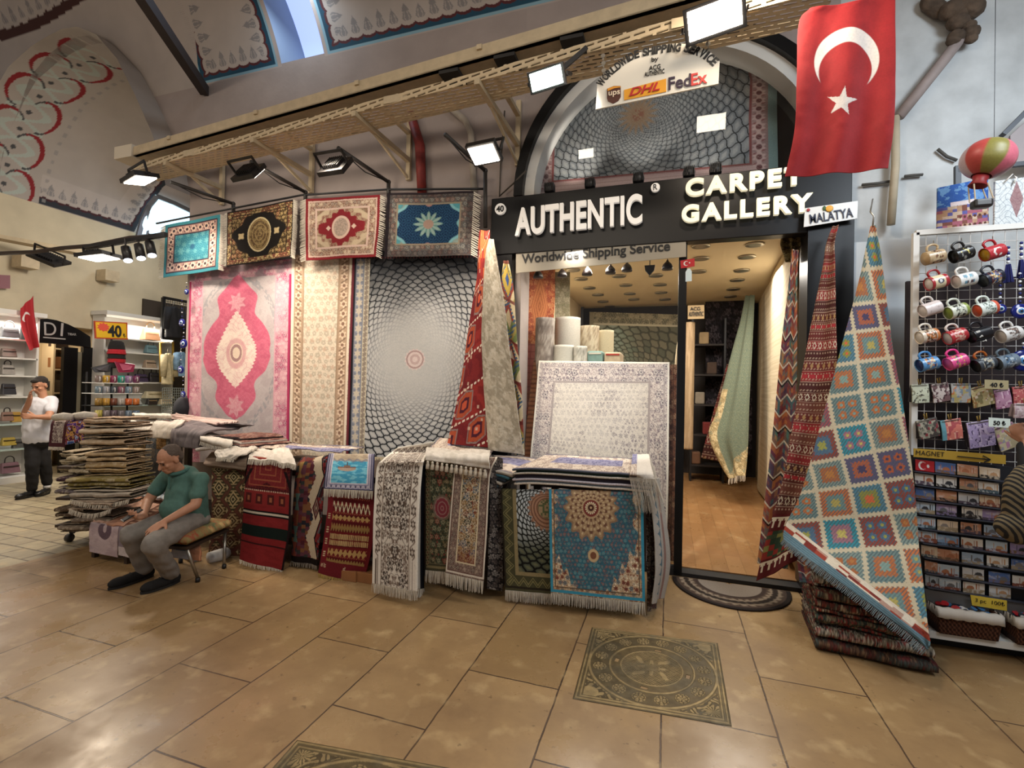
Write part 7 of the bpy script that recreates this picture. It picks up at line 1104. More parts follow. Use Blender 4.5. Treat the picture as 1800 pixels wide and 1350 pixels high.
# ------------------------------------------------------------------ the side street shops at the left
def DD(px, py, depth): return EYE+ray(px, py)*depth
M_SHELFW = mat('white_shelf_panel', 'd8d6d0', .5); M_GLS = mat('glass_shelf', 'a9bcb8', .1, spec=.6)
LX = -10.26
def xz_panel(mb, p0, p1, X, th):
    """vertical panel on the left wall between two photo points"""
    a, b = QX(p0[0], p0[1], X), QX(p1[0], p1[1], X); mb.box((X-th, min(a[1], b[1]), min(a[2], b[2])), (X, max(a[1], b[1]), max(a[2], b[2]))); return a, b
def unit(label, Y0, Y1, z0, z1, shelves, glass, deep=.32):
    t = thing('shelf_unit', label, 'shelf', (LX+.2, (Y0+Y1)/2, z0)); MB().box((LX-.02, Y0, z0), (LX+.01, Y1, z1)).build('back_panel', M_SHELFW, t)
    for y in (Y0, Y1): MB().box((LX, y-.015, z0), (LX+deep, y+.015, z1)).build('side_panel', M_SHELFW, t)
    MB().box((LX, Y0-.05, z1-.02), (LX+deep+.12, Y1+.05, z1+.05)).build('top_board', M_SHELFW, t); MB().box((LX, Y0, z0), (LX+deep+.1, Y1, z0+.1)).build('base', M_SHELFW, t)
    for z in shelves: MB().box((LX, Y0, z-.012), (LX+deep, Y1, z+.012)).build('shelf_board', M_GLS if z in glass else M_SHELFW, t)
    return t
zs = lambda px, py: float(QX(px, py, LX+.25)[2])
ya = float(QX(45, 700, LX)[1]); shA = [zs(20, y) for y in (597, 630, 661, 698, 746, 790)]
unit('white lit shelf unit with handbags at the left edge', ya-1.3, ya-.02, 0, zs(30, 553), shA, shA[-2:])
yb0, yb1 = float(QX(162, 650, LX)[1]), float(QX(284, 650, LX)[1]); shB = [zs(262, y) for y in (600, 623, 648, 673, 712)]
unit('white lit shelf unit with handbags behind the cup stand', yb0, yb1, 0, zs(230, 558), shB, shB[-1:])
lamp('shelf_light', 'AREA', (LX+.28, ya-.6, zs(20, 560)-.03), 30, NEUT, .9, (LX+.2, ya-.6, 0), size_y=.15); lamp('shelf_light', 'AREA', (LX+.28, (yb0+yb1)/2, zs(230, 566)-.03), 34, NEUT, 1.0, (LX+.2, (yb0+yb1)/2, 0), size_y=.15)
def bag(px, py, w_, h_, label, colr, hand=True, X=None, trim=None, taper=.85):
    X = X or LX+.2; a, b, q = QX(px-w_/2, py, X), QX(px+w_/2, py, X), QX(px, py+h_/2, X); q2 = QX(px, py-h_/2, X); y0, y1 = a[1], b[1]; z0, z1 = q[2], q2[2]; ym = (y0+y1)/2; k = (y1-y0)/2; t = thing('handbag', label, 'handbag', (X, ym, z0), 'handbags on the white shelves')
    mb = MB(); d = min(.09, k*.6); mb.hexa([(X-d, ym-k, z0), (X+d, ym-k, z0), (X+d, ym+k, z0), (X-d, ym+k, z0), (X-d*.4, ym-k*taper, z1), (X+d*.4, ym-k*taper, z1), (X+d*.4, ym+k*taper, z1), (X-d*.4, ym+k*taper, z1)]); mb.build('body', mat('leather_'+colr, colr, .45, noise=.15, nscale=20), t, bevel=.012)
    MB().box((X+d*.75, ym-k*.8, z0+(z1-z0)*.62), (X+d*.75+.012, ym+k*.8, z0+(z1-z0)*.70)).build('strap_band', mat('leather_'+(trim or '2a2422'), trim or '2a2422', .5), t)
    if hand: MB().tube(catmull([(X, ym-k*.5, z1-.01), (X, ym-k*.42, z1+k*.6), (X, ym, z1+k*.85), (X, ym+k*.42, z1+k*.6), (X, ym+k*.5, z1-.01)], np.linspace(0, 1, 14)), .008, 6).build('handle', mat('leather_'+(trim or '2a2422'), trim or '2a2422', .5), t, True)
    return t
for a in ((16, 584, 34, 18, 'black bag on the top shelf of the left unit', '1a1a1c'), (14, 620, 28, 15, 'grey brown flat bag on the second shelf of the left unit', '8a7c74', False), (13, 650, 24, 17, 'grey tote with arched handle on the left unit', '96918a'), (14, 684, 26, 19, 'glossy black bag on the fourth shelf of the left unit', '22222a', False), (12, 732, 22, 16, 'brown round bag on the left glass shelf', '8a6a5c'), (28, 733, 18, 18, 'golden woven bag on the left glass shelf', 'b08a3c', False), (14, 776, 26, 14, 'yellow gold bag on the lower glass shelf', 'a8923c', False), (31, 780, 20, 18, 'black and white bag on the lower glass shelf', '50504e', False), (16, 822, 34, 18, 'mauve bag with looped handles on the bottom shelf', '7a5a64'),
          (264, 588, 28, 20, 'brown striped bag on the top shelf behind the cup stand', '7a5638', True, None, 'b89a6a'), (265, 614, 20, 14, 'teal grey handbag on the second shelf behind the cup stand', '6a8a94', True, None, '5a7480'), (263, 640, 20, 14, 'brown white patterned bag on the third shelf behind the cup stand', 'a08c78', False), (247, 665, 22, 15, 'dark violet handbag on the fourth shelf behind the cup stand', '3a2c4a'), (270, 663, 18, 16, 'black handbag with round handle on the fourth shelf behind the cup stand', '221e24'), (266, 706, 17, 11, 'small black clutch with tan edge on the glass shelf', '2a2420', False, LX+.3, 'c0a070'), (277, 694, 50, 12, 'wide cream clutch on the glass shelf', 'd0c4a4', False, LX+.15, 'c0b48c'), (290, 706, 20, 10, 'cream box bag with brown band on the glass shelf', 'c8b896', False, LX+.3, '8a5a30')): bag(*a)
# the shop with the black arch
MB().box((-11.6, 4.0, 0), (-11.5, 6.6, 2.9)).build('wall_boutique', mat('beige_panel', 'b8a684', .7)); struct(bpy.data.objects['wall_boutique']); MB().box((-11.5, 6.2, 0), (-10.6, 6.3, 2.9)).build('wall_boutique_side', mat('beige_panel', 'b8a684')); struct(bpy.data.objects['wall_boutique_side'])
MB().box((-11.6, 4.0, 2.66), (-10.6, 6.3, 2.72)).build('ceiling_boutique', M_CEIL); struct(bpy.data.objects['ceiling_boutique']); lamp('boutique_light', 'AREA', (-11.0, 5.4, 2.6), 16, WARM, .5, (-11, 5.4, 0))
t = thing('shop_sign', 'black arched shop sign with silver letters DI over the left doorway', 'sign', QX(100, 590, LX)); pts = [QX(a, b, LX+.06) for a, b in ((36, 600), (40, 575), (52, 565), (66, 561), (83, 560), (100, 563), (120, 570), (140, 580), (159, 592), (160, 611), (120, 606), (80, 603))]; MB().prism(pts, (-.08, 0, 0)).build('sign_board', M_BLACK, t)
def layx(s, name, parent, bl, br, hpx, m, X, bold=0.):
    a, b = QX(bl[0], bl[1], X), QX(br[0], br[1], X); h = abs(QX(bl[0], bl[1]-hpx, X)[2]-a[2]); return text(s, name, parent, a, h*1.3, m, b-a, (0, 0, 1), .003, fit=float(np.linalg.norm(b-a)), fith=h, bold=bold)
M_SILV = mat('silver_letters', 'c0bcb8', .4, metal=.4); layx('D', 'lettering', t, (78, 589), (99, 590), 23, M_SILV, LX+.066); layx('I', 'lettering', t, (106, 590.5), (110, 591), 23, M_SILV, LX+.066); layx('TIBAR', 'lettering', t, (119, 589), (134, 590), 4, M_SILV, LX+.066); MB().beam(QX(76, 593, LX+.066), QX(115, 596, LX+.066), .01, .02).build('underline', M_SILV, t)
t = thing('boutique_door', 'black framed glass door standing under the arched black sign', 'door', QX(140, 836, LX)); mb = MB()
for x0, x1 in ((113, 130), (147, 160)): a, b = QX(x0, 610, LX+.02), QX(x1, 838, LX+.02); mb.box((LX-.06, a[1], 0), (LX+.02, b[1], a[2]))
mb.build('frame', M_BLACK, t); a, b = QX(130, 618, LX), QX(147, 838, LX); MB().box((LX-.03, a[1], .05), (LX-.02, b[1], a[2])).build('pane', mat('tinted_pane', '8a8470', .15), t)
t = thing('shelf_unit', 'beige shelf column with bags inside the black arch shop', 'shelf', QX(102, 830, -11.2)); a, b = QX(92, 700, -11.2), QX(116, 700, -11.2)
for z in (.5, .95, 1.4, 1.85, 2.25): MB().box((-11.5, a[1], z-.015), (-11.15, b[1], z+.015)).build('shelf_board', mat('pale_board', 'cbb896', .5), t)
MB().box((-11.5, a[1]-.03, 0), (-11.15, a[1], 2.6)).build('side_panel', mat('pale_board', 'cbb896'), t)
for k, (cl, lb) in enumerate((('6a4a34', 'brown'), ('4a4038', 'dark grey'), ('8a5a34', 'tan'), ('3a2c28', 'black brown'))):
    z = (.965, 1.415, 1.865, 2.265)[k]; ym = (a[1]+b[1])/2; o = MB().box((-11.34, ym-.14, z), (-11.2, ym+.14, z+.24)).build('handbag', mat('leather_'+cl, cl, .5), None, bevel=.03); tag(o, '%s bag on the shelf column inside the black arch shop' % lb, 'handbag'); MB().tube([(-11.27, ym-.07, z+.23), (-11.27, ym-.04, z+.34), (-11.27, ym+.04, z+.34), (-11.27, ym+.07, z+.23)], .008, 6).build('handle', mat('leather_'+cl, cl), o, True)
for k, (px, py, w_, h_, cl, lb) in enumerate(((52, 655, 22, 30, '7a5a2c', 'wicker tan'), (52, 620, 24, 18, '2a2a1c', 'dark olive'), (50, 690, 20, 24, '1c3018', 'dark green'))):
    a, b = QX(px-w_/2, py+h_/2, -10.9), QX(px+w_/2, py-h_/2, -10.9); o = MB().box((-11.0, a[1], a[2]), (-10.85, b[1], b[2])).build('display_bag', mat('leather_'+cl, cl, .6, noise=.2), None, bevel=.04); tag(o, '%s bag in the dark shop entrance behind the red flag' % lb, 'handbag'); MB().tube([(-10.92, a[1]+.05, b[2]-.02), (-10.92, (a[1]+b[1])/2, b[2]+.1), (-10.92, b[1]-.05, b[2]-.02)], .01, 6).build('handle', mat('leather_'+cl, cl), o, True)
def P_smallflag(x, y): return mx(flat('b01420', x), c('dcd4d0'), ((np.hypot(x-10, (y-28)*.8) < 8) & (np.hypot(x-12, (y-31)*.8) > 6.5))*1.)
FX = -9.75
rug('turkish_flag', 'small red flag hanging from the shelf lamp bar at the left', 'flag', [(QX(36, 542, FX), QX(59, 520, FX)), (QX(36, 560, FX), QX(61, 548, FX)), (QX(39, 582, FX), QX(66, 580, FX)), (QX(52, 616, FX), QX(70, 609, FX))], P_smallflag, 28, 90, None, nu=50, nv=110, fold=.04, nf=1.6, m=painted('flag_cloth'), thick=.004)
o = quad([(0, 484), (18, 483), (18, 506), (0, 507)], .01, None) if False else MB().prism([QX(a, b, LX+.05) for a, b in ((-20, 482), (18, 484), (18, 507), (-20, 508))], (-.02, 0, 0)).build('wall_poster', painted('printed_card') if False else mat('poster_violet', '8a5a62', .6), None); tag(o, 'small violet poster high on the left wall', 'poster')
# price board
SX = -9.2; t = thing('price_board', 'yellow board with red rim reading 40 lira above the cup stand', 'sign', QX(195, 595, SX)); MB().prism([QX(a, b, SX) for a, b in ((166, 564), (224, 567), (225, 597), (168, 595))], (-.03, 0, 0)).build('board', mat('board_red_rim', 'a83a1c', .6), t); MB().prism([QX(a, b, SX+.004) for a, b in ((168, 566), (222, 569), (223, 595), (170, 593))], (-.004, 0, 0)).build('yellow_face', mat('board_yellow', 'cfa41c', .55), t); layx('40', 'lettering', t, (190, 592), (214, 593), 21, M_INK, SX+.008, .03); layx(LIRA, 'lettering', t, (217, 593), (221, 593), 7, M_INK, SX+.008)
q = QX(182, 575, SX+.01); mb = MB(); pts = [q+np.array([0, r*math.cos(a), r*.8*math.sin(a)]) for a, r in ((k*math.pi/10, .10 if k % 2 else .07) for k in range(20))]; mb.prism(pts, (-.006, 0, 0)).build('red_burst', mat('burst_red', 'c84a38', .6), t); MB().cyl(QX(196, 596, SX-.02), QX(196, 735, SX-.02), .015, n=8).build('pole', M_BLK2, t)
# hats
HX = -9.12
for k, (y0, y1, w0, w1, cl, lb) in enumerate(((636, 647, 35, 37, '14100f', 'black knitted hat at the bottom of the hat stack'), (629, 638, 35, 36, '9c1420', 'red knitted hat low in the hat stack'), (621, 631, 34, 36, '14100f', 'black knitted hat in the middle of the stack'), (613, 623, 34, 38, 'a01824', 'red knitted hat high in the hat stack'), (600, 615, 28, 34, '14100f', 'black knitted hat on top of the hat stack'))):
    q = QX(205, y1, HX); r0 = np.linalg.norm(QX(205+w1/2, y1, HX)-q)*.75; r1 = r0*w0/w1; h = QX(205, y0, HX)[2]-q[2]; o = MB().lathe([(r0*.97, 0), (r0, h*.15), (r0*.98, h*.35), (r1, h*.9), (r1*.7, h*1.05), (.01, h*1.08)], q, 20).build('knitted_hat', mat('knit_'+cl, cl, .95, noise=.25, nscale=40, bump=.4, bscale=90), None, True); tag(o, lb, 'hat', 'knitted hats in a stack'); MB().lathe([(r0*1.0, h*.02), (r0*1.03, h*.12), (r0*1.0, h*.25)], q, 20).build('cuff', mat('knit_'+cl, cl), o, True)
# cup stand
CX = -9.0; q0, q1 = QX(168, 735, CX), QX(240, 735, CX); t = thing('cup_stand', 'black tiered stand hung with coloured cups below the price board', 'display stand', ((CX), (q0[1]+q1[1])/2, 0)); MB().box((CX-.35, q0[1], 0), (CX+.05, q1[1], .78)).build('cabinet', mat('stand_dark', '2a2622', .6), t)
for y in (673, 691, 712, 733): z = QX(205, y, CX)[2]; MB().box((CX-.28, q0[1]-.05, z-.012), (CX+.06, q1[1]+.05, z)).build('tier', M_SHELFW if y < 700 else M_BLK2, t)
for s in (q0[1], q1[1]): MB().cyl((CX-.25, s, .78), (CX-.25, s, QX(205, 655, CX)[2]), .015, n=8).build('post', M_BLK2, t)
PAL = [['6a5a54', 'b08a30', '7a2a4a', '2a8a7a', '8a6a90', '6a3050'], ['5a6a74', '8a8a90', '3a4048', '7a4a5a', '6a7c8c', '8a7a74'], ['8a6a2c', 'b0863c', '6a3c2c', 'a8a098', 'b85a2c', 'c07038'], ['a89a4c', '7a7074', '5a4c54', '6a6468', '6a7888', '5a6a80']]
NMS = ('top', 'second', 'third', 'bottom')
for r_, y in enumerate((664, 683, 704, 725)):
    for k in range(6):
        px = 173+k*13.2; q = QX(px, y+9, CX); hh, rr = .125, .05; t2 = thing('cup', '%s cup, %s from the left on the %s tier of the cup stand' % (('grey', 'yellow', 'plum', 'green', 'mauve', 'wine') [k] if r_ == 0 else 'patterned', ORD[k], NMS[r_]), 'cup', q, 'cups on the tiered stand'); cl = PAL[r_][k]; cm = mat('cup_'+cl, cl, .35, noise=.35, nscale=60); MB().lathe([(rr*.8, 0), (rr, .01), (rr, hh), (rr*.9, hh), (rr*.85, .02)], q, 16).build('body', cm, t2, True); th = -.5; ex = np.array([1, -.35, 0])/1.06
        MB().tube(catmull([q+ex*rr+np.array([0, 0, hh*.8]), q+ex*(rr+.035)+np.array([0, 0, hh*.72]), q+ex*(rr+.035)+np.array([0, 0, hh*.3]), q+ex*rr+np.array([0, 0, hh*.2])], np.linspace(0, 1, 10)), .008, 6).build('handle', mat('cup_rim_pale', 'b8b4b4', .3) if r_ < 2 else cm, t2, True)
for px, cl, lb, rot in ((180, '1e1a1c', 'black wallet propped open on the cup stand', -6), (221, '7a1c38', 'maroon wallet propped open on the cup stand', 5)):
    a = [QX(px-19, 641-rot, CX), QX(px+17, 640+rot*.2, CX), QX(px+14, 654, CX+.06), QX(px-12, 655, CX+.06)]; o = MB().prism(a, (-.03, 0, .01)).build('wallet', mat('wallet_'+cl, cl, .4), None, bevel=.005); tag(o, lb, 'wallet'); MB().prism([p+np.array([.012, 0, .006]) for p in [(a[0]*.8+a[2]*.2), (a[1]*.8+a[3]*.2), (a[2]*.8+a[0]*.2), (a[3]*.8+a[1]*.2)]], (-.006, 0, .0)).build('emblem_patch', mat('wallet_patch_'+cl, '3a3436' if px < 200 else 'a04a60', .5), o)
# jackets, rail and mesh beside the corner
JX = -9.7; t = thing('mesh_panel', 'black wire mesh panel hung with dark jackets by the corner', 'display panel', QX(308, 600, JX)); mb = MB(); a, b = QX(287, 523, JX), QX(340, 600, JX)
for p, r in (((JX, a[1], a[2]), (JX, b[1], a[2])), ((JX, a[1], a[2]), (JX, a[1], b[2])), ((JX, a[1], b[2]), (JX, b[1], b[2]))): mb.beam(p, r, .05, .05)
mb.build('frame', M_BLK2, t); mb = MB()
for k in range(1, 14): mb.cyl((JX, a[1], b[2]+(a[2]-b[2])*k/14), (JX, b[1], b[2]+(a[2]-b[2])*k/14), .005, n=4); mb.cyl((JX, a[1]+(b[1]-a[1])*k/14, b[2]), (JX, a[1]+(b[1]-a[1])*k/14, a[2]), .005, n=4)
mb.build('wire_mesh', M_BLK2, t); MB().box((-10.3, a[1], 0), (-10.26, 9.2, a[2])).build('trim_6', mat('dark_wall_panel', '3a3026', .8)); struct(bpy.data.objects['trim_6'])  # flat dark panel fixed on the left wall behind the mesh
def garment(label, cat, name, px0, px1, y0, y1, X, colr, sl=True):
    a, b = QX(px0, y0, X), QX(px1, y1, X); ym = (a[1]+b[1])/2; k = abs(b[1]-a[1])/2; zt, zb = a[2], b[2]; H_ = zt-zb; t = thing(name, label, cat, (X, ym, zb)); m = mat('cloth_'+colr, colr, .85, noise=.3, nscale=14, bump=.6, bscale=12)
    pr = [(.25, 0), (.55, .04), (.95, .12), (.9, .4), (.95, .8), (1.0, 1.0)]; U, V = np.meshgrid(np.linspace(0, 2*math.pi, 33), np.linspace(0, 1, 21)); w_ = np.interp(V, [p[1] for p in pr], [p[0] for p in pr])*k*.72; p = np.stack([X+.10*np.sin(U)*(.6+.4*V)+.01*np.sin(U*7+V*5), ym+w_*np.cos(U), zt-V*H_], -1); grid_mesh('body', p, None, m, t, .01, flip=True)
    if sl:
        for s in (-1, 1): MB().tube([(X, ym+s*k*.55, zt-H_*.08), (X+.05, ym+s*k*.85, zt-H_*.35), (X+.06, ym+s*k*.95, zt-H_*.75)], [.07, .065, .05], 10).build('sleeve', m, t, True)
    MB().tube([(X, ym-.02, zt+.02), (X, ym, zt+.1), (X, ym+.03, zt+.08)], .008, 6).build('hanger', M_CHROME, t, True); return t
garment('black quilted jacket on the mesh panel', 'jacket', 'jacket', 288, 322, 536, 596, JX+.15, '17161a'); garment('cream white coat hanging on the gold rail', 'coat', 'coat', 284, 305, 620, 676, -9.6, 'c4b48c'); garment('pale blue shirt hanging near the corner', 'shirt', 'shirt', 306, 330, 618, 662, -9.55, '7a9ab4')
mb = MB(); a, b, d_, e = QX(282, 603, -9.7), QX(304, 601, -9.7), QX(282, 672, -9.7), QX(304, 670, -9.7); mb.tube([d_, a, b, e], .022, 8); o = mb.build('clothes_rail', mat('gold_metal', 'b08a34', .35, metal=.7), None, True); tag(o, 'gold coloured clothes rail frame near the corner', 'clothes rail')
t = thing('mesh_panel', 'grey wire mesh stand below the gold clothes rail', 'display panel', QX(305, 740, -9.3)); a, b = QX(286, 682, -9.3), QX(332, 745, -9.3); mb = MB()
for k in range(15): mb.cyl((-9.3, a[1], b[2]+(a[2]-b[2])*k/14), (-9.3, b[1], b[2]+(a[2]-b[2])*k/14), .006, n=4); mb.cyl((-9.3, a[1]+(b[1]-a[1])*k/14, b[2]), (-9.3, a[1]+(b[1]-a[1])*k/14, a[2]), .006, n=4)
mb.build('wire_mesh', mat('grey_wire', '7a8078', .5), t); MB().box((-9.34, a[1], 0), (-9.26, b[1], .1)).build('foot', M_BLK2, t)
for k, (px, py, r, st, lb) in enumerate(((328, 513, 8, 20, 'blue evil eye charm at the top of the strings by the pink carpet'), (320, 567, 11, 40, 'pale blue evil eye charm second on the strings by the pink carpet'), (323, 604, 13, 30, 'large blue evil eye charm third on the strings by the pink carpet'), (318, 650, 11, 36, 'white ringed evil eye charm fourth on the strings by the pink carpet'), (322, 693, 9, 30, 'lowest blue evil eye charm on the strings by the pink carpet'))): eye(px, py, r*.62, lb, 4.5-.01*k, st, ('16207a', 'd8dce0', '3a7ac0', '10142c'))
o = MB().lathe([(.01, -.06), (.13, -.04), (.16, 0), (.13, .05), (.01, .08)], Q(325, 717, 4.62), 20, (1, 0, 0)).build('round_cushion', mat('dark_grey_felt', '33353a', .95), None, True); tag(o, 'dark grey round felt ball hanging low beside the pink carpet', 'ornament')
# lamps and cables on the left
flood('lit square flood lamp over the side street', DD(175, 454, 6.2), (.1, .1, -1), (.95, .31, 0), .36, .34, True, M_LENS, None, None); flood('black flood lamp turned to the left wall', DD(86, 458, 7.2), (-.6, .25, -1), (.95, .31, 0), .40, .3, False, M_OFF)
lamp('flood_light', 'AREA', tuple(DD(175, 456, 6.1)-np.array([0, 0, .06])), 60, WARM, .3, (-7.4, 3.0, 0)); lamp('side_street_fill', 'AREA', (-6.9, 5.2, 4.1), 62, NEUT, .6, (-10.3, 6.0, 1.8))  # second one is an unseen fill light added to brighten the left wall
for k, (px, py) in enumerate(((223, 447), (246, 443), (265, 438))):
    q = DD(px, py, 6.0); ax = nrm((.45, -.1, -1)); t = thing('track_spot', 'lit black cylinder spot on the rail left of the teal rug, %s of three' % ('left', 'middle', 'right')[k], 'lamp', q, 'track spots left of the teal rug'); MB().lathe([(.03, -.11), (.05, -.10), (.052, .09), (.046, .09)], q, 18, ax).build('housing', M_HOUS, t, True); MB().lathe([(.001, .092), (.045, .092), (.045, .096), (.001, .096)], q, 18, ax).build('lens', M_LENS2, t); MB().cyl(q-ax*.08, q-ax*.08+np.array([-.02, 0, .13]), .012, n=6).build('bracket', M_HOUS, t)
o = MB().beam(DD(150, 436, 6.3), DD(292, 412, 5.9), .05, .05).build('lamp_rail', M_BLK2, None); tag(o, 'black lamp rail left of the teal rug', 'rail')
o = MB().tube([DD(-10, 446, 6.6), DD(60, 443, 6.5), DD(110, 436, 6.4), DD(160, 432, 6.3), DD(230, 418, 6.1), DD(290, 414, 5.95)], .028, 8).build('cable_bundle', mat('cable_brown', '3c302a', .7), None, True); tag(o, 'dark cable bundle sagging along the left wall to the corner', 'cable')
o = MB().beam(DD(-10, 416, 7.4), DD(150, 446, 8.0), .25, .06).build('cable_tray', BEIGE, None); tag(o, 'short beige cable tray high on the left wall', 'cable tray')
for k, (px, py) in enumerate(((37, 462), (182, 486))): MB().box(QX(px, py, LX)-np.array([0, .12, .1]), QX(px, py, LX)+np.array([.25, .12, .1])).build('wall_bracket', BEIGE, o)
# ------------------------------------------------------------------ the rack of folded textiles and the low bench
t = thing('textile_rack', 'low black castor rack heaped with folded textiles behind the seated man', 'display rack', DD(160, 930, 4.75)*np.array([1, 1, 0])); fv = nrm((-.311, .950, 0)); rv = np.array([.950, .311, 0])
b0 = DD(160, 940, 4.95)*np.array([1, 1, 0]); mb = MB()
for z in (.20, .47, .78): obox(MB(), b0+rv*.04+np.array([0, 0, z]), rv, fv, np.array([0, 0, 1.]), .44, .42, -.012, .012).build('rack_shelf', M_TABLE, t)
for i in (-1, 1):
    for j in (-1, 1): p = b0+rv*(.04+i*.19)+fv*(.08+j*.12); MB().cyl(p+np.array([0, 0, .08]), p+np.array([0, 0, .8]), .016, n=8).build('post', M_BLK2, t)
p = fl(122, 945, .04); MB().lathe([(.005, -.02), (.04, -.02), (.04, .02), (.005, .02)], p, 14, (1, .3, 0)).build('castor', M_TYRE, t, True); MB().beam(p+np.array([0, 0, .05]), b0+rv*-.1+np.array([0, 0, .12]), .03, .03).build('castor_leg', M_BLK2, t)
def towel(bg, v='8a7050', s=0): return lambda x, y: mx(mx(flat(bg, x), c(v), (np.mod(y+3*fbm(x/10, y/10, s), 9) < 2)*.45), c('d8cab0'), (fbm(x/6, y/3, s+2) > .6)*.4)
TS = [(143, 221, 789, 4.55, .10, 3, 'c0a684', 'lowest beige folded rug bundle on the top of the rack'), (143, 220, 768, 4.55, .09, 3, 'c9b294', 'middle beige folded rug bundle on the top of the rack'), (147, 216, 750, 4.57, .07, 3, 'b89a7a', 'uppermost beige folded rug bundle on the rack'),
      (150, 221, 838, 4.6, .10, 4, 'b89a68', 'ochre folded bundle on the second shelf of the rack'), (152, 220, 816, 4.62, .09, 4, 'c0a478', 'tan folded bundle under the beige rugs on the rack'), (124, 158, 838, 4.68, .09, 3, 'a89878', 'fluffy grey beige bundle on the second shelf'), (122, 156, 817, 4.7, .09, 3, 'b0a080', 'pale fluffy bundle on the second shelf'), (104, 130, 834, 4.85, .11, 4, 'a09272', 'cream folded bundle at the left of the second shelf'), (104, 128, 812, 4.88, .09, 3, '94866a', 'olive grey folded bundle at the left of the second shelf'),
      (118, 226, 860, 4.5, .085, 4, '8a7a38', 'olive yellow folded mats on the third shelf of the rack'), (102, 150, 852, 4.6, .06, 2, '3c2430', 'plum mat at the left of the third shelf'), (100, 150, 872, 4.55, .07, 3, '6a6064', 'grey striped mats at the left of the rack'), (124, 228, 880, 4.42, .075, 3, 'b8ac9c', 'pale fringed mats bulging from the rack'), (122, 196, 897, 4.36, .07, 3, 'a89480', 'beige curved mats below the fringed ones'), (98, 150, 915, 4.6, .10, 4, '5a4838', 'brown folded mats low on the rack'), (130, 200, 925, 4.45, .09, 3, '77685a', 'grey brown folded mats at the bottom of the rack'), (102, 160, 938, 4.6, .08, 3, '8a7a68', 'lowest taupe folded mats of the rack')]
for k, (x0, x1, yb, dp, h, n, cl, lb) in enumerate(TS):
    o = folded('folded_textile', lb, DD(x0, yb, dp+.06), DD(x1, yb, dp), fv*.34, h*1.3, n+1, towel(cl, '6a5a44', k), 90, 'folded textiles on the rack', k*1.3, .008, 'textile', nu=70, amp=.012)
    if k in (12, 13): fringe([DD(x0+(x1-x0)*s, yb-10*(1-(2*s-1)**2)*0-3+9*math.sin(s*3.14), dp-.03) for s in np.linspace(0, 1, 9)], .045, 'c9c0b0', o, 60, down=(0, -.2, -1))
rug('draped_rug', 'small rug with maroon border hanging at the left end of the rack', 'rug', [(DD(98, 736, 5.0), DD(124, 737, 4.95)), (DD(90, 745, 4.85), DD(118, 746, 4.8)), (DD(85, 785, 4.82), DD(113, 786, 4.77))], lambda x, y: np.where((edge(x, y, 30, 52) < 5)[..., None], flat('4a2028', x), floral(x, y, 9, 'b8aa9c', '5a4048', ['5a3a40', '8a7a78'])), 30, 52, None, nu=50, nv=80, fr=[('b', .035, (0, 0, -1), 26)])
rug('draped_rug', 'colourful purple picture rug hanging on the rack beside the maroon bordered one', 'rug', [(DD(124, 738, 4.86), DD(154, 738, 4.8)), (DD(118, 748, 4.74), DD(149, 745, 4.68)), (DD(114, 782, 4.7), DD(146, 776, 4.64))], lambda x, y: pick(['3a2a6a', '6a3a8a', 'c08a3c', '1c1c2c', '8a2a3c', '9aa8c8', '2a4a8a'], np.clip(fbm(x/7, y/7, 5)*1.6-.3, 0, .99)), 32, 50, None, nu=50, nv=70)
for lab, r in (('white rolled rug on top of the rack at the left', (97, 126, 732)), ('white rolled rug on top of the rack in the middle', (130, 166, 730))):
    o = MB().tube([DD(r[0], r[2]+2, 4.85), DD((r[0]+r[1])/2, r[2], 4.8), DD(r[1], r[2]+1, 4.78)], [.035, .04, .035], 10).build('rolled_rug', mat('white_pile', 'cfc8bc', .95, noise=.2, nscale=30), None, True); tag(o, lab, 'rug', 'white rolls on the rack'); 
# low bench with the pink rug
bz = .34; q = [fl(165, 916, bz), fl(226, 926, bz), fl(300, 886, bz), fl(232, 874, bz)]; t = thing('low_bench', 'low display bench under the pink rug', 'bench', (q[0]+q[1]+q[2]+q[3])/4*np.array([1, 1, 0])); mb = MB(); mb.prism([p-np.array([0, 0, .05]) for p in q], (0, 0, .035)); mb.build('bench_top', M_TABLE, t)
for p in q: pp = p*.94+(q[0]+q[1]+q[2]+q[3])/4*.06; MB().box((pp[0]-.02, pp[1]-.02, 0), (pp[0]+.02, pp[1]+.02, bz-.05)).build('leg', M_TABLE, t)
def P_pinkrug(x, y): o = mx(flat('c08a6c', x), c('d8b09c'), sm(.35, .65, fbm(x/16, y/18, 3))*.8); o = mx(o, c('9a6a50'), (fbm(x/9, y/22, 7) > .6)*.5); d = 74-x; return np.where((d < 16)[..., None], mx(flat('6a4434', x), c('a88468'), (np.abs(np.mod(y/9, 1)-.5) < .25)*(np.abs(d-8) < 4)*.8), o)
rug('draped_rug', 'salmon pink rug with brown border lying over the low bench', 'rug', [(fl(236, 868, bz+.06), fl(312, 880, bz+.04)), (fl(212, 880, bz+.05), fl(288, 895, bz+.03)), (fl(180, 898, bz+.03), fl(262, 912, bz+.02)), (fl(166, 912, bz+.02), fl(236, 926, bz+.02)), (DD(160, 920, 4.45), DD(222, 930, 4.3))], P_pinkrug, 76, 80, None, nu=130, nv=130, wob=.02)
def P_lilac(x, y): o = mx(flat('c4b0b4', x), c('b09aa2'), (fbm(x/7, y/9, 2) > .55)*.6); r = np.hypot((x-28)/12, (y-14)/20); o = mx(o, c('5a4454'), (r < 1)*(y > 2)*.9); return mx(o, c('c4b0b4'), (np.hypot((x-28)/3, (y-10)/9) < 1)*.8)
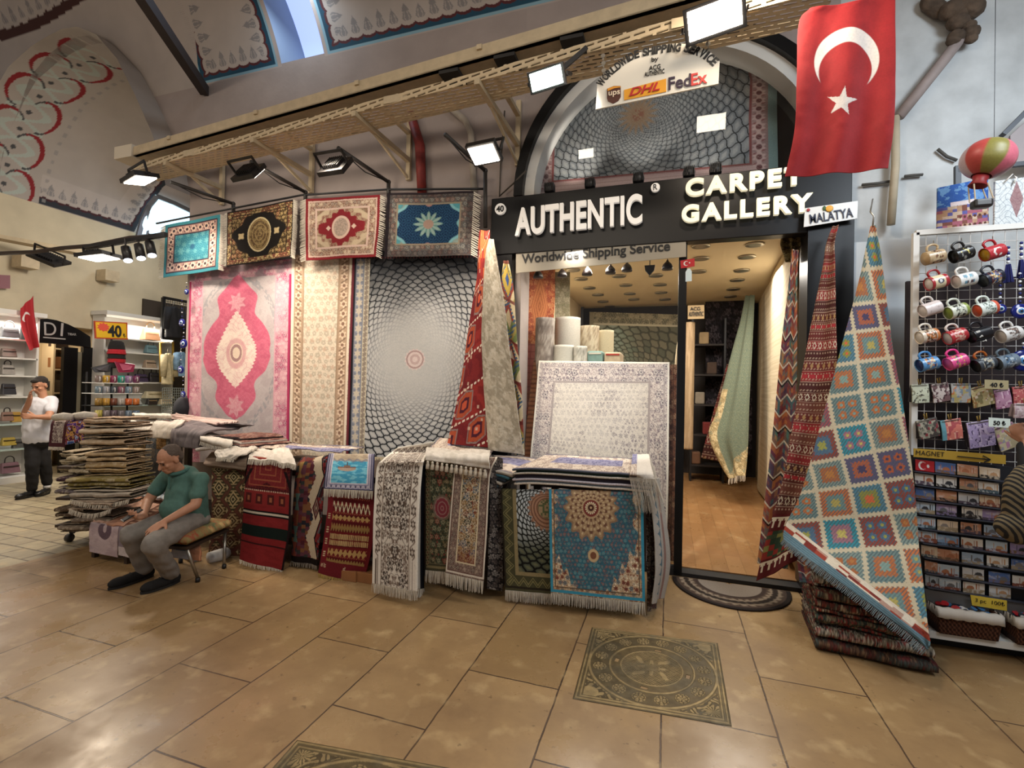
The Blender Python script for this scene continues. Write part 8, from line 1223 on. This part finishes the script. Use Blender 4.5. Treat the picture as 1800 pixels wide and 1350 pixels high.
rug('draped_rug', 'pale lilac rug with dark arch motif hanging from the front of the low bench', 'rug', [(DD(160, 917, 4.42), DD(210, 924, 4.32)), (DD(157, 930, 4.4), DD(207, 936, 4.3)), (DD(157, 970, 4.4), DD(206, 980, 4.3))], P_lilac, 52, 62, None, nu=80, nv=90)
rug('draped_rug', 'grey violet rug hanging beside the lilac one on the bench front', 'rug', [(DD(210, 925, 4.3), DD(245, 930, 4.24)), (DD(208, 938, 4.28), DD(246, 942, 4.22)), (DD(208, 976, 4.28), DD(244, 984, 4.22))], lambda x, y: mx(flat('8a7c88', x), c('cfc4c4'), (y > 40)*.9), 36, 56, None, nu=40, nv=60)
rug('folded_rug', 'white and pale blue folded textile at the back of the low bench', 'textile', [(fl(262, 858, bz+.12), fl(292, 866, bz+.12)), (fl(246, 868, bz+.1), fl(290, 876, bz+.1))], lambda x, y: mx(flat('c8ccd0', x), c('7a9ab4'), (np.mod(x, 12) < 3)*.6), 44, 20, None, nu=50, nv=30, wob=.02, thick=.03)
for lab, pts, cl in (('white plastic wrapped bundle under the stool', [(300, 975), (318, 978), (330, 988)], 'c0bcb8'), ('long white wrapped bundle on the floor under the stool', [(352, 990), (376, 984), (390, 978)], 'c8c4c0')):
    o = MB().tube([fl(a, b, .045)+np.array([-.05, .12, 0]) for a, b in pts], [.05, .06, .045], 12).build('wrapped_bundle', mat('wrap_'+cl, cl, .5, noise=.2, nscale=14), None, True); tag(o, lab, 'bundle')
rug('folded_rug', 'small folded rug with blue panel and orange tassels under the stool', 'rug', [(Q(303, 950, 3.02), Q(352, 958, 3.05)), (Q(302, 962, 2.98), Q(352, 968, 3.0)), (Q(300, 980, 2.96), Q(350, 986, 2.98))], lambda x, y: mx(mx(flat('b8b0ac', x), c('3a6a84'), ((y > 8) & (y < 20) & (x > 8) & (x < 28))*1.), c('b87040'), (x > 32)*.9), 50, 32, None, nu=60, nv=40, thick=.02)
# ------------------------------------------------------------------ people
class Fig:
    """soft body: overlapping tapered limbs and ellipsoids fused into one continuous skin"""
    def __init__(s): s.mb = MB()
    def limb(s, a, b, r0, r1, n=14):
        a = np.array(a, float); b = np.array(b, float); d = nrm(b-a); L = np.linalg.norm(b-a); pr = [(max(.0005, r0*math.sin(t)), -r0*math.cos(t)) for t in np.linspace(.05, math.pi/2, 5)]+[(max(.0005, r1*math.cos(t)), L+r1*math.sin(t)) for t in np.linspace(0, math.pi/2-.05, 5)]; s.mb.lathe(pr, a, n, d); return s
    def chain(s, P, R):
        for k in range(len(P)-1): s.limb(P[k], P[k+1], R[k], R[k+1])
        return s
    def ell(s, C, A, n=16, m=10):
        C = np.array(C, float); b = len(s.mb.v); s.mb.ball((0, 0, 0), 1, n, m); M = np.array(A, float)
        for i in range(b, len(s.mb.v)): s.mb.v[i] = tuple(C+np.array(s.mb.v[i]) @ M)
        return s
    def build(s, name, m, parent, vox=.008, it=3, fold=0., fk=18., seed=0):
        me = bpy.data.meshes.new(name); me.from_pydata(s.mb.v, [], s.mb.f); o = bpy.data.objects.new(name, me); COL.objects.link(o); r = o.modifiers.new('r', 'REMESH'); r.mode = 'VOXEL'; r.voxel_size = vox; q = o.modifiers.new('s', 'SMOOTH'); q.factor = .5; q.iterations = it; bpy.context.view_layer.update()
        me2 = bpy.data.meshes.new_from_object(o.evaluated_get(bpy.context.evaluated_depsgraph_get())); bpy.data.objects.remove(o); bpy.data.meshes.remove(me); me2.name = name
        if fold:
            n = len(me2.vertices); co = np.empty(n*3, np.float32); me2.vertices.foreach_get('co', co); co = co.reshape(-1, 3); no = np.empty(n*3, np.float32); me2.vertices.foreach_get('normal', no); no = no.reshape(-1, 3); h = fbm(co[:, 0]*fk+co[:, 1]*fk*.6, co[:, 2]*fk*.55+co[:, 1]*fk*.4, seed, 3)-.5; h2 = np.sin(co[:, 2]*fk*3+9*fbm(co[:, 0]*8, co[:, 1]*8+co[:, 2]*5, seed+1)); co = co+no*((h*2+h2*.35)*fold)[:, None]; me2.vertices.foreach_set('co', np.ascontiguousarray(co, dtype=np.float32).ravel()); me2.update()
        smooth(me2); return link_mesh(name, me2, m, parent)
    def head(s, C, f, u, k=1.0):
        f = nrm(f); u = np.array(u, float); u = nrm(u-f*(u @ f)); r = np.cross(f, u); C = np.array(C, float); s.fr = (C, f, u, r, k); E = lambda a, b, c_, pa, pb, pc: s.ell(C+(a*r+b*f+c_*u)*k, (r*pa*k, f*pb*k, u*pc*k))
        E(0, -.008, .035, .073, .093, .082); E(0, .022, -.025, .060, .068, .088); E(0, .05, -.078, .040, .038, .030); E(0, .01, -.055, .055, .055, .05)
        L = lambda p, q, a, b: s.limb(C+(p[0]*r+p[1]*f+p[2]*u)*k, C+(q[0]*r+q[1]*f+q[2]*u)*k, a*k, b*k, 10)
        L((0, .088, .012), (0, .106, -.026), .008, .014); L((-.036, .078, .026), (.036, .078, .026), .011, .011); L((-.02, .084, -.056), (.02, .084, -.056), .008, .008); L((-.016, .08, -.068), (.016, .08, -.068), .009, .009)
        for q in (-1, 1): E(q*.074, -.006, -.005, .010, .020, .030); E(q*.042, .066, -.018, .018, .014, .016)
        return s
    def face_parts(s, parent, hair, hairm, brow='2a201a'):
        C, f, u, r, k = s.fr; P = lambda a, b, c_: C+(a*r+b*f+c_*u)*k
        h = Fig()
        for (a, b, c_, pa, pb, pc) in hair: h.ell(P(a, b, c_), (r*pa*k, f*pb*k, u*pc*k))
        h.build('hair', hairm, parent, .007, 2, .002, 60)
        for q in (-1, 1):
            Fig().ell(P(q*.030, .079, .006), (r*.013*k, f*.007*k, u*.006*k)).mb.build('eye', mat('eye_dark', '1a1412', .2), parent, True); Fig().limb(P(q*.018, .090, .026), P(q*.046, .080, .026), .0045*k, .0035*k).mb.build('eyebrow', mat('brow_'+brow, brow, .9), parent, True)
        Fig().limb(P(-.018, .0905, -.0615), P(.018, .0905, -.0615), .0028*k, .0028*k).mb.build('mouth', mat('lip_dark', '6a3a34', .6), parent, True)
    def hand(s, w, d, n, side=1, curl=(.3, .35, .4, .45), spread=.10, thumb=.9, k=1.0, tc=.3):
        """w wrist, d towards the fingers, n out of the back of the hand, side +1/-1 puts the thumb on d x n"""
        d = nrm(d); n = np.array(n, float); n = nrm(n-d*(n @ d)); t = np.cross(d, n)*side; w = np.array(w, float); s.ell(w+d*.045*k, (d*.052*k, t*.040*k, n*.016*k), 12, 8); s.limb(w-d*.02*k, w+d*.03*k, .024*k, .024*k)
        for i, (o, L) in enumerate(((.030, .070), (.010, .080), (-.010, .075), (-.029, .058))):
            b = w+(d*.082+t*o)*k; a = o/.03*spread; dd = nrm(d+t*a); c_ = curl[i]; p = [b-dd*.02*k, b]; ang = 0
            for seg, fr in enumerate((.45, .32, .23)): ang += c_*(1, 1.1, .8)[seg]; p.append(p[-1]+(dd*math.cos(ang)-n*math.sin(ang))*L*fr*k)
            s.chain(p, [.0105*k, .0095*k, .0088*k, .0080*k, .0068*k])
        b = w+(d*.025+t*.030)*k; td = nrm(d*math.cos(thumb)+t*math.sin(thumb)-n*.25); p = [b-td*.01*k, b+td*.032*k]; td2 = nrm(td+d*tc-n*.1); p += [p[-1]+td2*.028*k, p[-1]+td2*.05*k]; s.chain(p, [.014*k, .0115*k, .0095*k, .008*k]); return s
def shoe(parent, heel, toe, m, sole, k=1.0, name='shoe', top=.10):
    heel = np.array(heel, float); toe = np.array(toe, float); d = nrm(toe-heel); L = np.linalg.norm(toe-heel); u = np.array([0, 0, 1.]); r = np.cross(d, u); f = Fig(); H = heel+d*.045
    f.ell(H+u*.045, (d*.05, r*.036, u*.045)).ell(heel+d*L*.5+u*.042, (d*L*.36, r*.045, u*.042)).ell(toe-d*.075+u*.040, (d*.078, r*.050, u*.040)).limb(H+d*.015+u*.05, H+d*.02+u*top, .038, .040)
    for i in range(len(f.mb.v)):
        if f.mb.v[i][2] < heel[2]+.012: f.mb.v[i] = (f.mb.v[i][0], f.mb.v[i][1], heel[2]+.012)
    o = f.build(name, m, parent, .006, 2); b = MB(); pts = []
    for t in np.linspace(0, 2*math.pi, 28, endpoint=False): x = math.cos(t); pts.append(heel+d*(L/2+x*L*.5)+r*math.sin(t)*(.044+.008*x)+u*.001)
    b.prism(pts, (0, 0, .018)); b.build('sole', sole, o)
    lc = Fig()
    for q in range(3): p = heel+d*(L*.52+q*.025)+u*(.083-.008*q); lc.limb(p-r*.018, p+r*.018, .003, .003)
    lc.mb.build('laces', mat('lace_dark', '242224', .8), o); return o
SKIN = mat('skin_olive', 'b8866a', .55, noise=.08, nscale=30); SKIN2 = mat('skin_light', 'b07f64', .55, noise=.08, nscale=30)
# --- seated man
t = thing('person', 'seated man in green polo shirt and grey trousers looking down at his phone', 'person', (-3.95, 3.0, 0)); F = Fig()
hN, hF = (-3.86, 3.07, .47), (-4.06, 3.10, .47); kN, kF = (-3.68, 2.61, .425), (-4.075, 2.715, .425); aN, aF = (-3.83, 2.87, .09), (-4.14, 2.88, .09); sN, sF = (-3.785, 3.08, .835), (-4.15, 3.06, .85); eN, wN = (-3.735, 2.99, .635), (-3.755, 2.755, .555); eF, wF = (-4.20, 2.93, .64), (-4.02, 2.765, .565)
F.chain([(-3.96, 3.1, .48), (-3.96, 3.10, .62), (-3.96, 3.09, .74), (-3.965, 3.06, .83)], [.11, .115, .125, .09]).chain([(-3.965, 3.05, .84), (-3.965, 2.985, .93)], [.055, .052])
for h, k_, a_ in ((hN, kN, aN), (hF, kF, aF)): F.chain([h, k_, a_], [.075, .052, .036])
for s_, e_, w_ in ((sN, eN, wN), (sF, eF, wF)): F.chain([s_, e_, w_], [.052, .040, .026])
F.head((-3.965, 2.935, 1.005), (-.10, -.86, -.50), (0, -.5, .86), .98); F.hand(wN, (-.02, -.9, -.38), (.25, -.2, .95), -1, (.12, .16, .2, .24), .14, 1.0, 1.0); F.hand(wF, (.18, -.8, .12), (-.35, -.2, -.85), -1, (.55, .6, .65, .7), .05, .7, .98, .6); F.build('body', SKIN, t, .0055, 2)
F.face_parts(t, [(0, -.026, .050, .076, .086, .072), (0, -.058, .005, .066, .048, .068)], mat('hair_grey_brown', '5c5048', .9, noise=.3, nscale=80))
S = Fig(); S.chain([(-3.955, 3.10, .46), (-3.955, 3.075, .60), (-3.96, 3.09, .72), (-3.965, 3.07, .82)], [.165, .168, .158, .118]); S.ell((-3.95, 3.02, .58), ((.16, 0, 0), (0, .14, 0), (0, 0, .13))); S.limb((-3.82, 3.08, .82), (-4.11, 3.06, .83), .066, .066)
for s_, e_ in ((sN, eN), (sF, eF)): e2 = np.array(s_)+(np.array(e_)-np.array(s_))*.62; S.limb(s_, e2, .060, .062)
S.build('polo_shirt', mat('polo_green', '4b6f66', .85, noise=.12, nscale=40), t, .010, 3, .006, 16, 1); MB().tube([(-3.965+.068*math.cos(a), 3.01+.066*math.sin(a), .90+.022*math.sin(a)) for a in np.linspace(0, 2*math.pi, 25)], .016, 8).build('collar', mat('polo_collar', '416a64', .85), t, True); MB().box((-3.972, 2.925, .76), (-3.958, 2.935, .86)).build('button_placket', mat('polo_collar', '416a64'), t)
S = Fig(); S.ell((-3.96, 3.11, .46), ((.185, 0, 0), (0, .155, 0), (0, 0, .10)))
for h, k_, a_ in ((hN, kN, aN), (hF, kF, aF)): S.chain([h, k_], [.098, .078]); S.chain([k_, (np.array(k_)+np.array(a_))/2, np.array(a_)+np.array([0, -.005, .015])], [.078, .070, .066])
S.build('trousers', mat('trouser_grey', '85807a', .9, noise=.15, nscale=20), t, .009, 3, .007, 20, 3)
for a_, b_ in (((-3.825, 2.945, 0), (-3.86, 2.655, 0)), ((-4.14, 2.955, 0), (-4.17, 2.62, 0))): shoe(t, a_, b_, mat('black_suede', '121112', .9), mat('black_sole', '1a1918', .8))
ph = np.array([-4.005, 2.672, .598]); o = obox(MB(), ph, nrm((.9, -.3, .0)), nrm((.25, .75, .45)), nrm((-.2, -.45, .87)), .075, .145, -.004, .004).build('mobile_phone', mat('phone_black', '141416', .2), None, bevel=.003); tag(o, 'dark mobile phone held by the seated man', 'phone'); obox(MB(), ph, nrm((.9, -.3, 0)), nrm((.25, .75, .45)), nrm((-.2, -.45, .87)), .066, .13, .0042, .0050).build('screen', mat('phone_screen', '22252b', .5), o)
# --- stool
t = thing('stool', 'low stool with patterned cushion and chrome legs under the seated man', 'stool', (-3.95, 3.12, 0)); a, b, c_, d = [np.array(p, float) for p in ((-3.665, 2.87, 0), (-3.80, 3.38, 0), (-4.20, 3.30, 0), (-4.10, 2.80, 0))]; U, V = np.meshgrid(np.linspace(0, 1, 41), np.linspace(0, 1, 41)); p = (a*(1-U[..., None])+b*U[..., None])*(1-V[..., None])+(d*(1-U[..., None])+c_*U[..., None])*V[..., None]; e_ = np.minimum(np.minimum(U, 1-U), np.minimum(V, 1-V)); p[..., 2] = .345+.03*np.clip(e_/.10, 0, 1)**.5
grid_mesh('seat_cushion', p, floral(U*46, V*46, 11, '8a7a48', 'a8502c', ['9a6a3c', 'b89a5c', '5a6a4a', 'a04a30'], 2, None, .2), WOOL, t, .05); MB().prism([q+np.array([0, 0, .30]) for q in (a, b, c_, d)], (0, 0, .025)).build('seat_board', M_TABLE, t)
for q, fq in ((a, (-3.684, 2.99)), (b, (-3.745, 3.29)), (c_, (-4.22, 3.25)), (d, (-4.14, 2.86))):
    q1 = q*.9+(a+b+c_+d)/4*.1; lg = MB().cyl((q1[0], q1[1], .31), (fq[0], fq[1], .03), .013, n=12).build('leg', M_CHROME, t, True); MB().cyl((fq[0], fq[1], 0), (fq[0], fq[1], .035), .018, n=12).build('rubber_foot', M_BLK2, lg, True)
# --- young man standing at the left
t = thing('person', 'standing young man in white T-shirt and black trousers with a hand at his face', 'person', DD(60, 868, 6.8)*np.array([1, 1, 0])); F = Fig(); D8 = lambda x, y, o=0: DD(x, y, 6.8+o)
hd = D8(71, 678, -.02); nk = D8(76, 699, .0); sL, sR = D8(58, 707, -.06), D8(92, 704, .06); hipL, hipR = D8(58, 776, -.03), D8(72, 776, .05); knL, knR = D8(57, 818, -.1), D8(78, 815, .06); anL, anR = D8(56, 862, -.06), D8(83, 851, .12)
F.chain([D8(66, 775), D8(68, 745), D8(74, 716), nk], [.11, .12, .13, .055]); F.limb(nk, hd, .052, .05)
for h, k_, a_ in ((hipL, knL, anL), (hipR, knR, anR)): F.chain([h, k_, a_], [.075, .055, .038])
eL, wL = D8(43, 730, -.12), D8(53, 699, -.20); eR, wR = D8(86, 733, -.14), D8(62, 733, -.24); F.chain([sL, eL, wL], [.055, .043, .028]); F.chain([sR, eR, wR], [.055, .044, .028])
fd = nrm((.30, -.86, -.40)); F.head(hd, fd, (.1, -.35, .9), 1.02); F.hand(wL, (.25, -.1, .95), (-.6, -.75, .1), 1, (.5, .6, .7, .75), .05, .8, 1.0); F.hand(wR, (-.55, -.75, .12), (.7, -.6, .2), 1, (.3, .35, .4, .4), .08, .7, 1.0); F.build('body', SKIN2, t, .0065, 2)
F.face_parts(t, [(0, -.024, .052, .076, .092, .078), (0, -.052, .0, .072, .052, .07), (0, .05, .090, .052, .04, .026)], mat('hair_dark_brown', '1e1612', .85, noise=.3, nscale=60), '1a1410')
S = Fig(); S.chain([D8(66, 768), D8(67, 745), D8(73, 718)], [.165, .168, .162]); S.limb(sL, sR, .072, .072)
for s_, e_ in ((sL, eL), (sR, eR)): S.limb(s_, np.array(s_)+(np.array(e_)-np.array(s_))*.62, .066, .070)
S.build('t_shirt', mat('tshirt_white', 'c9cad2', .85), t, .012, 3, .008, 12, 5); MB().tube([nk+np.array([.062*math.cos(a), .062*math.sin(a), -.03]) for a in np.linspace(0, 2*math.pi, 21)], .012, 7).build('neckband', mat('tshirt_band', 'c0c1ca', .85), t, True)
S = Fig(); S.ell(D8(66, 775), ((.15, 0, 0), (0, .14, 0), (0, 0, .11)))
for h, k_, a_ in ((hipL, knL, anL), (hipR, knR, anR)): S.chain([h, k_, a_+np.array([0, 0, .03])], [.098, .078, .060])
S.build('trousers', mat('trouser_black', '100f11', .9), t, .011, 3, .006, 16, 7)
for a_, hx, tx in ((anL, (66, 868), (18, 879)), (anR, (96, 857), (68, 866))):
    h0, t0 = fl(*hx), fl(*tx); d_ = nrm(t0-h0); h0 = np.array([a_[0], a_[1], 0])-d_*.06; shoe(t, h0, h0+d_*.29, mat('black_leather_shoe', '121214', .35), mat('black_sole', '1a1918'), top=.085); MB().cyl((a_[0], a_[1], .085), (a_[0], a_[1], .125), .045, .045, 14).build('sock', mat('sock_white', 'c4c4c6', .9), t, True)
# --- shopper cut by the right edge of the frame
def stripes():
    m = mat('striped_knit', '15120f', .9); nt = m.node_tree; b = nt.nodes['Principled BSDF']; tc = nt.nodes.new('ShaderNodeTexCoord'); w_ = nt.nodes.new('ShaderNodeTexWave'); w_.bands_direction = 'DIAGONAL'; w_.inputs['Scale'].default_value = 17; w_.inputs['Distortion'].default_value = 1.2; w_.inputs['Detail'].default_value = 1; nt.links.new(tc.outputs['Object'], w_.inputs['Vector']); r = nt.nodes.new('ShaderNodeValToRGB'); r.color_ramp.elements[0].position = .35; r.color_ramp.elements[0].color = rgba('14110e'); r.color_ramp.elements[1].position = .62; r.color_ramp.elements[1].color = rgba('6a5c42'); nt.links.new(w_.outputs['Fac'], r.inputs[0]); nt.links.new(r.outputs[0], b.inputs['Base Color']); return m
t = thing('person', 'shopper in a black and olive striped knit holding a small purse at the frame edge', 'person', DD(1990, 1300, 2.6)*np.array([1, 1, 0])); F = Fig(); P = lambda x, y, o=0: DD(x, y, 2.62+o); tr = P(1985, 880, 0); gz = lambda v, z: np.array([v[0], v[1], z])
rt = nrm((.95, .31, 0)); sh, el, wr = gz(tr, 1.36)-rt*.19, P(1822, 905, .0), P(1806, 776, .22); F.chain([gz(tr, .85), gz(tr, 1.1), gz(tr, 1.36), gz(tr, 1.48)], [.14, .14, .13, .055]); F.chain([sh, el, wr], [.055, .045, .028]); rt = nrm((.95, .31, 0)); s2 = gz(tr, 1.38)+rt*.2; F.chain([s2, s2+np.array([.05, -.05, -.3]), s2+np.array([0, -.12, -.55])], [.055, .045, .03]); F.limb(gz(tr, 1.48), gz(tr, 1.58), .05, .05); F.limb(gz(tr, 1.36), sh, .07, .05); F.head(gz(tr, 1.62), (-.2, 1, -.15), (0, .1, 1), 1.0)
F.hand(wr, (-.45, .25, .8), (-.75, -.55, -.2), -1, (.75, .8, .85, .85), .04, .6, 1.0, .5); F.hand(s2+np.array([0, -.12, -.57]), (0, 0, -1), (.9, -.3, 0), 1)
for q in (-.09, .09): F.chain([gz(tr, .88)+rt*q, gz(tr, .48)+rt*q, gz(tr, .09)+rt*q], [.08, .058, .04])
F.build('body', SKIN2, t, .0065, 2); F.face_parts(t, [(0, -.02, .055, .085, .1, .08), (0, -.06, -.06, .08, .05, .14)], mat('hair_dark_brown', '1e1612'))
S = Fig(); S.chain([gz(tr, .80), gz(tr, 1.05), gz(tr, 1.36)], [.19, .18, .15]); S.limb(gz(tr, 1.38)-rt*.16, gz(tr, 1.38)+rt*.18, .09, .09); S.chain([sh, el+np.array([0, 0, .02])], [.085, .09]); S.chain([el, (el+wr)/2], [.09, .07]); S.ell(P(1806, 880, .02), ((.14, .045, 0), (0, .06, 0), (0, 0, .21))); S.ell(P(1800, 925, .02), ((.16, .05, 0), (0, .06, 0), (0, 0, .10))); S.limb(s2, s2+np.array([.03, -.08, -.42]), .085, .07); S.build('knit_wrap', stripes(), t, .011, 3, .006, 14, 9)
Fig().chain([(el+wr)/2-np.array([0, 0, .02]), wr-np.array([.01, .0, .035])], [.052, .040]).build('black_cuff', mat('cuff_black', '141214', .85), t, .008, 2)
S = Fig(); S.ell(gz(tr, .85), ((.17, 0, 0), (0, .14, 0), (0, 0, .12)))
for q in (-.09, .09): S.chain([gz(tr, .88)+rt*q, gz(tr, .48)+rt*q, gz(tr, .12)+rt*q], [.10, .08, .065])
S.build('trousers', mat('trouser_pale_grey', '8c8c90', .9), t, .011, 3, .005, 16, 2)
for q in (-.09, .09): p = gz(tr, 0)+rt*q; shoe(t, p+np.array([0, -.08, 0]), p+np.array([0, .2, 0]), mat('black_leather_shoe', '121214'), mat('black_sole', '1a1918'))
pouch(1803, 722, 40, 26, 0, 'pale pink purse held in the shopper\'s hand', pf('c0a8ac', ['a88a94', 'd0c0c4'], 21, 4), Y=float(DD(1803, 722, 2.80)[1]), back='8a7a7c')
# ------------------------------------------------------------------ cast covers in the floor
def P_cover(u, v):
    """u, v in -1..1 over the square plate -> colour, height"""
    r = np.hypot(u, v); th = np.arctan2(v, u); h = np.zeros_like(u)+.25; R1, R2, R3, R4 = .90, .60, .565, .43
    ed = 1-np.maximum(np.abs(u), np.abs(v)); h = np.where(((ed > .025) & (ed < .05)) | ((ed > .08) & (ed < .1)), .9, h); h = np.where(ed < .012, 0, h)
    co = (r > R1+.04) & (ed > .12); sc = fbm(u*14, v*14, 3); h = np.where(co, np.where(np.abs(np.sin(u*26+3*np.sin(v*17)))*np.abs(np.sin(v*26+3*np.sin(u*17))) > .42, .85, .1), h)
    for a in (1, -1):
        for b in (1, -1):
            du, dv = u-a*.80, v-b*.80; ad = np.hypot(du, dv); at = np.arctan2(du*a+dv*b, du*b-dv*a*(a*b)); h = np.where((ad < .11+.02*np.cos(at*9)) & co, np.where(np.mod(at*4.5, 2) < 1.2, .95, .2), h)
    h = np.where(np.abs(r-R1) < .018, .95, h); h = np.where((r < R1-.018) & (r > R2), .22, h)
    k = np.mod(th/(2*math.pi)*16, 1)-.5; fl_ = np.hypot(k*2*math.pi/16*.75, r-.75); ft = np.arctan2(r-.75, k*2*math.pi/16*.75); h = np.where((fl_ < .095), np.where((fl_ > .078) & (np.mod(ft*10/math.pi, 2) < 1.4), .95, .15), h); h = np.where((fl_ < .066) & (fl_ > .02) & (np.mod(ft*6/(2*math.pi), 1) < .68), .9, h); h = np.where(fl_ < .014, .9, h)
    h = np.where(np.abs(r-R2) < .014, .95, h); h = np.where((r < R2-.014) & (r > R4), .3, h); h = np.where(np.abs(r-R4-.008) < .012, .95, h); h = np.where((np.abs(r-.515) < .03) & (np.abs(np.mod(th+.62, math.pi/2)-math.pi/4) < .10), -1.0, h)
    g = r < R4; di = (np.mod((u+v)*22, 1) < .72) & (np.mod((u-v)*22, 1) < .72); h = np.where(g, np.where(di, .75, .1), h)
    for q in range(4):
        a = q*math.pi/2+math.pi/4; cu, cv = .25*math.cos(a), .25*math.sin(a); du = (u-cu)*math.cos(a)+(v-cv)*math.sin(a); dv = -(u-cu)*math.sin(a)+(v-cv)*math.cos(a); pet = (du/.10)**2+((dv-.02*np.sin(du*20))/.038)**2; h = np.where(pet < 1, .95, h); a2 = q*math.pi/2; du = u*math.cos(a2)+v*math.sin(a2); dv = -u*math.sin(a2)+v*math.cos(a2); h = np.where((du > .10) & (du < .2) & (np.abs(dv) < .03-.1*(du-.10)), .9, h)
    h = np.where(r < .085, .55, h); col = mx(flat('4a3f2a', u), c('a8905e'), np.clip(h, 0, 1)); col = mx(col, c('5f5a4a'), sm(.4, .7, fbm(u*3, v*3, 4))*.5); return np.where((h < 0)[..., None], flat('0c0a08', u), col), h
def cover(name_label, tl, tr, br, bl, n):
    a, b, c_, d = [np.array(q, float) for q in (tl, tr, br, bl)]; U, V = np.meshgrid(np.linspace(0, 1, n+1), np.linspace(0, 1, n+1)); p = (a*(1-U[..., None])+b*U[..., None])*(1-V[..., None])+(d*(1-U[..., None])+c_*U[..., None])*V[..., None]; col, h = P_cover(U*2-1, V*2-1); p[..., 2] = .003+.004*h
    rim = (U == 0) | (U == 1) | (V == 0) | (V == 1); p[..., 2] = np.where(rim, -.004, p[..., 2]); o = grid_mesh('manhole_cover', p, col, BRASSY, None, flip=False); tag(o, name_label, 'manhole cover')
cover('square cast metal cover with round lid in the floor before the entrance', fl(1040, 1103), fl(1262, 1131), fl(1287, 1278), fl(1006, 1229), 420)
a, b = fl(522, 1301), fl(800, 1352); e1 = nrm(b-a)*.86; e2 = np.array([e1[1], -e1[0], 0]); cover('second square cast metal cover partly cut by the lower frame edge', a, a+e1, a+e1+e2, a+e2, 300)
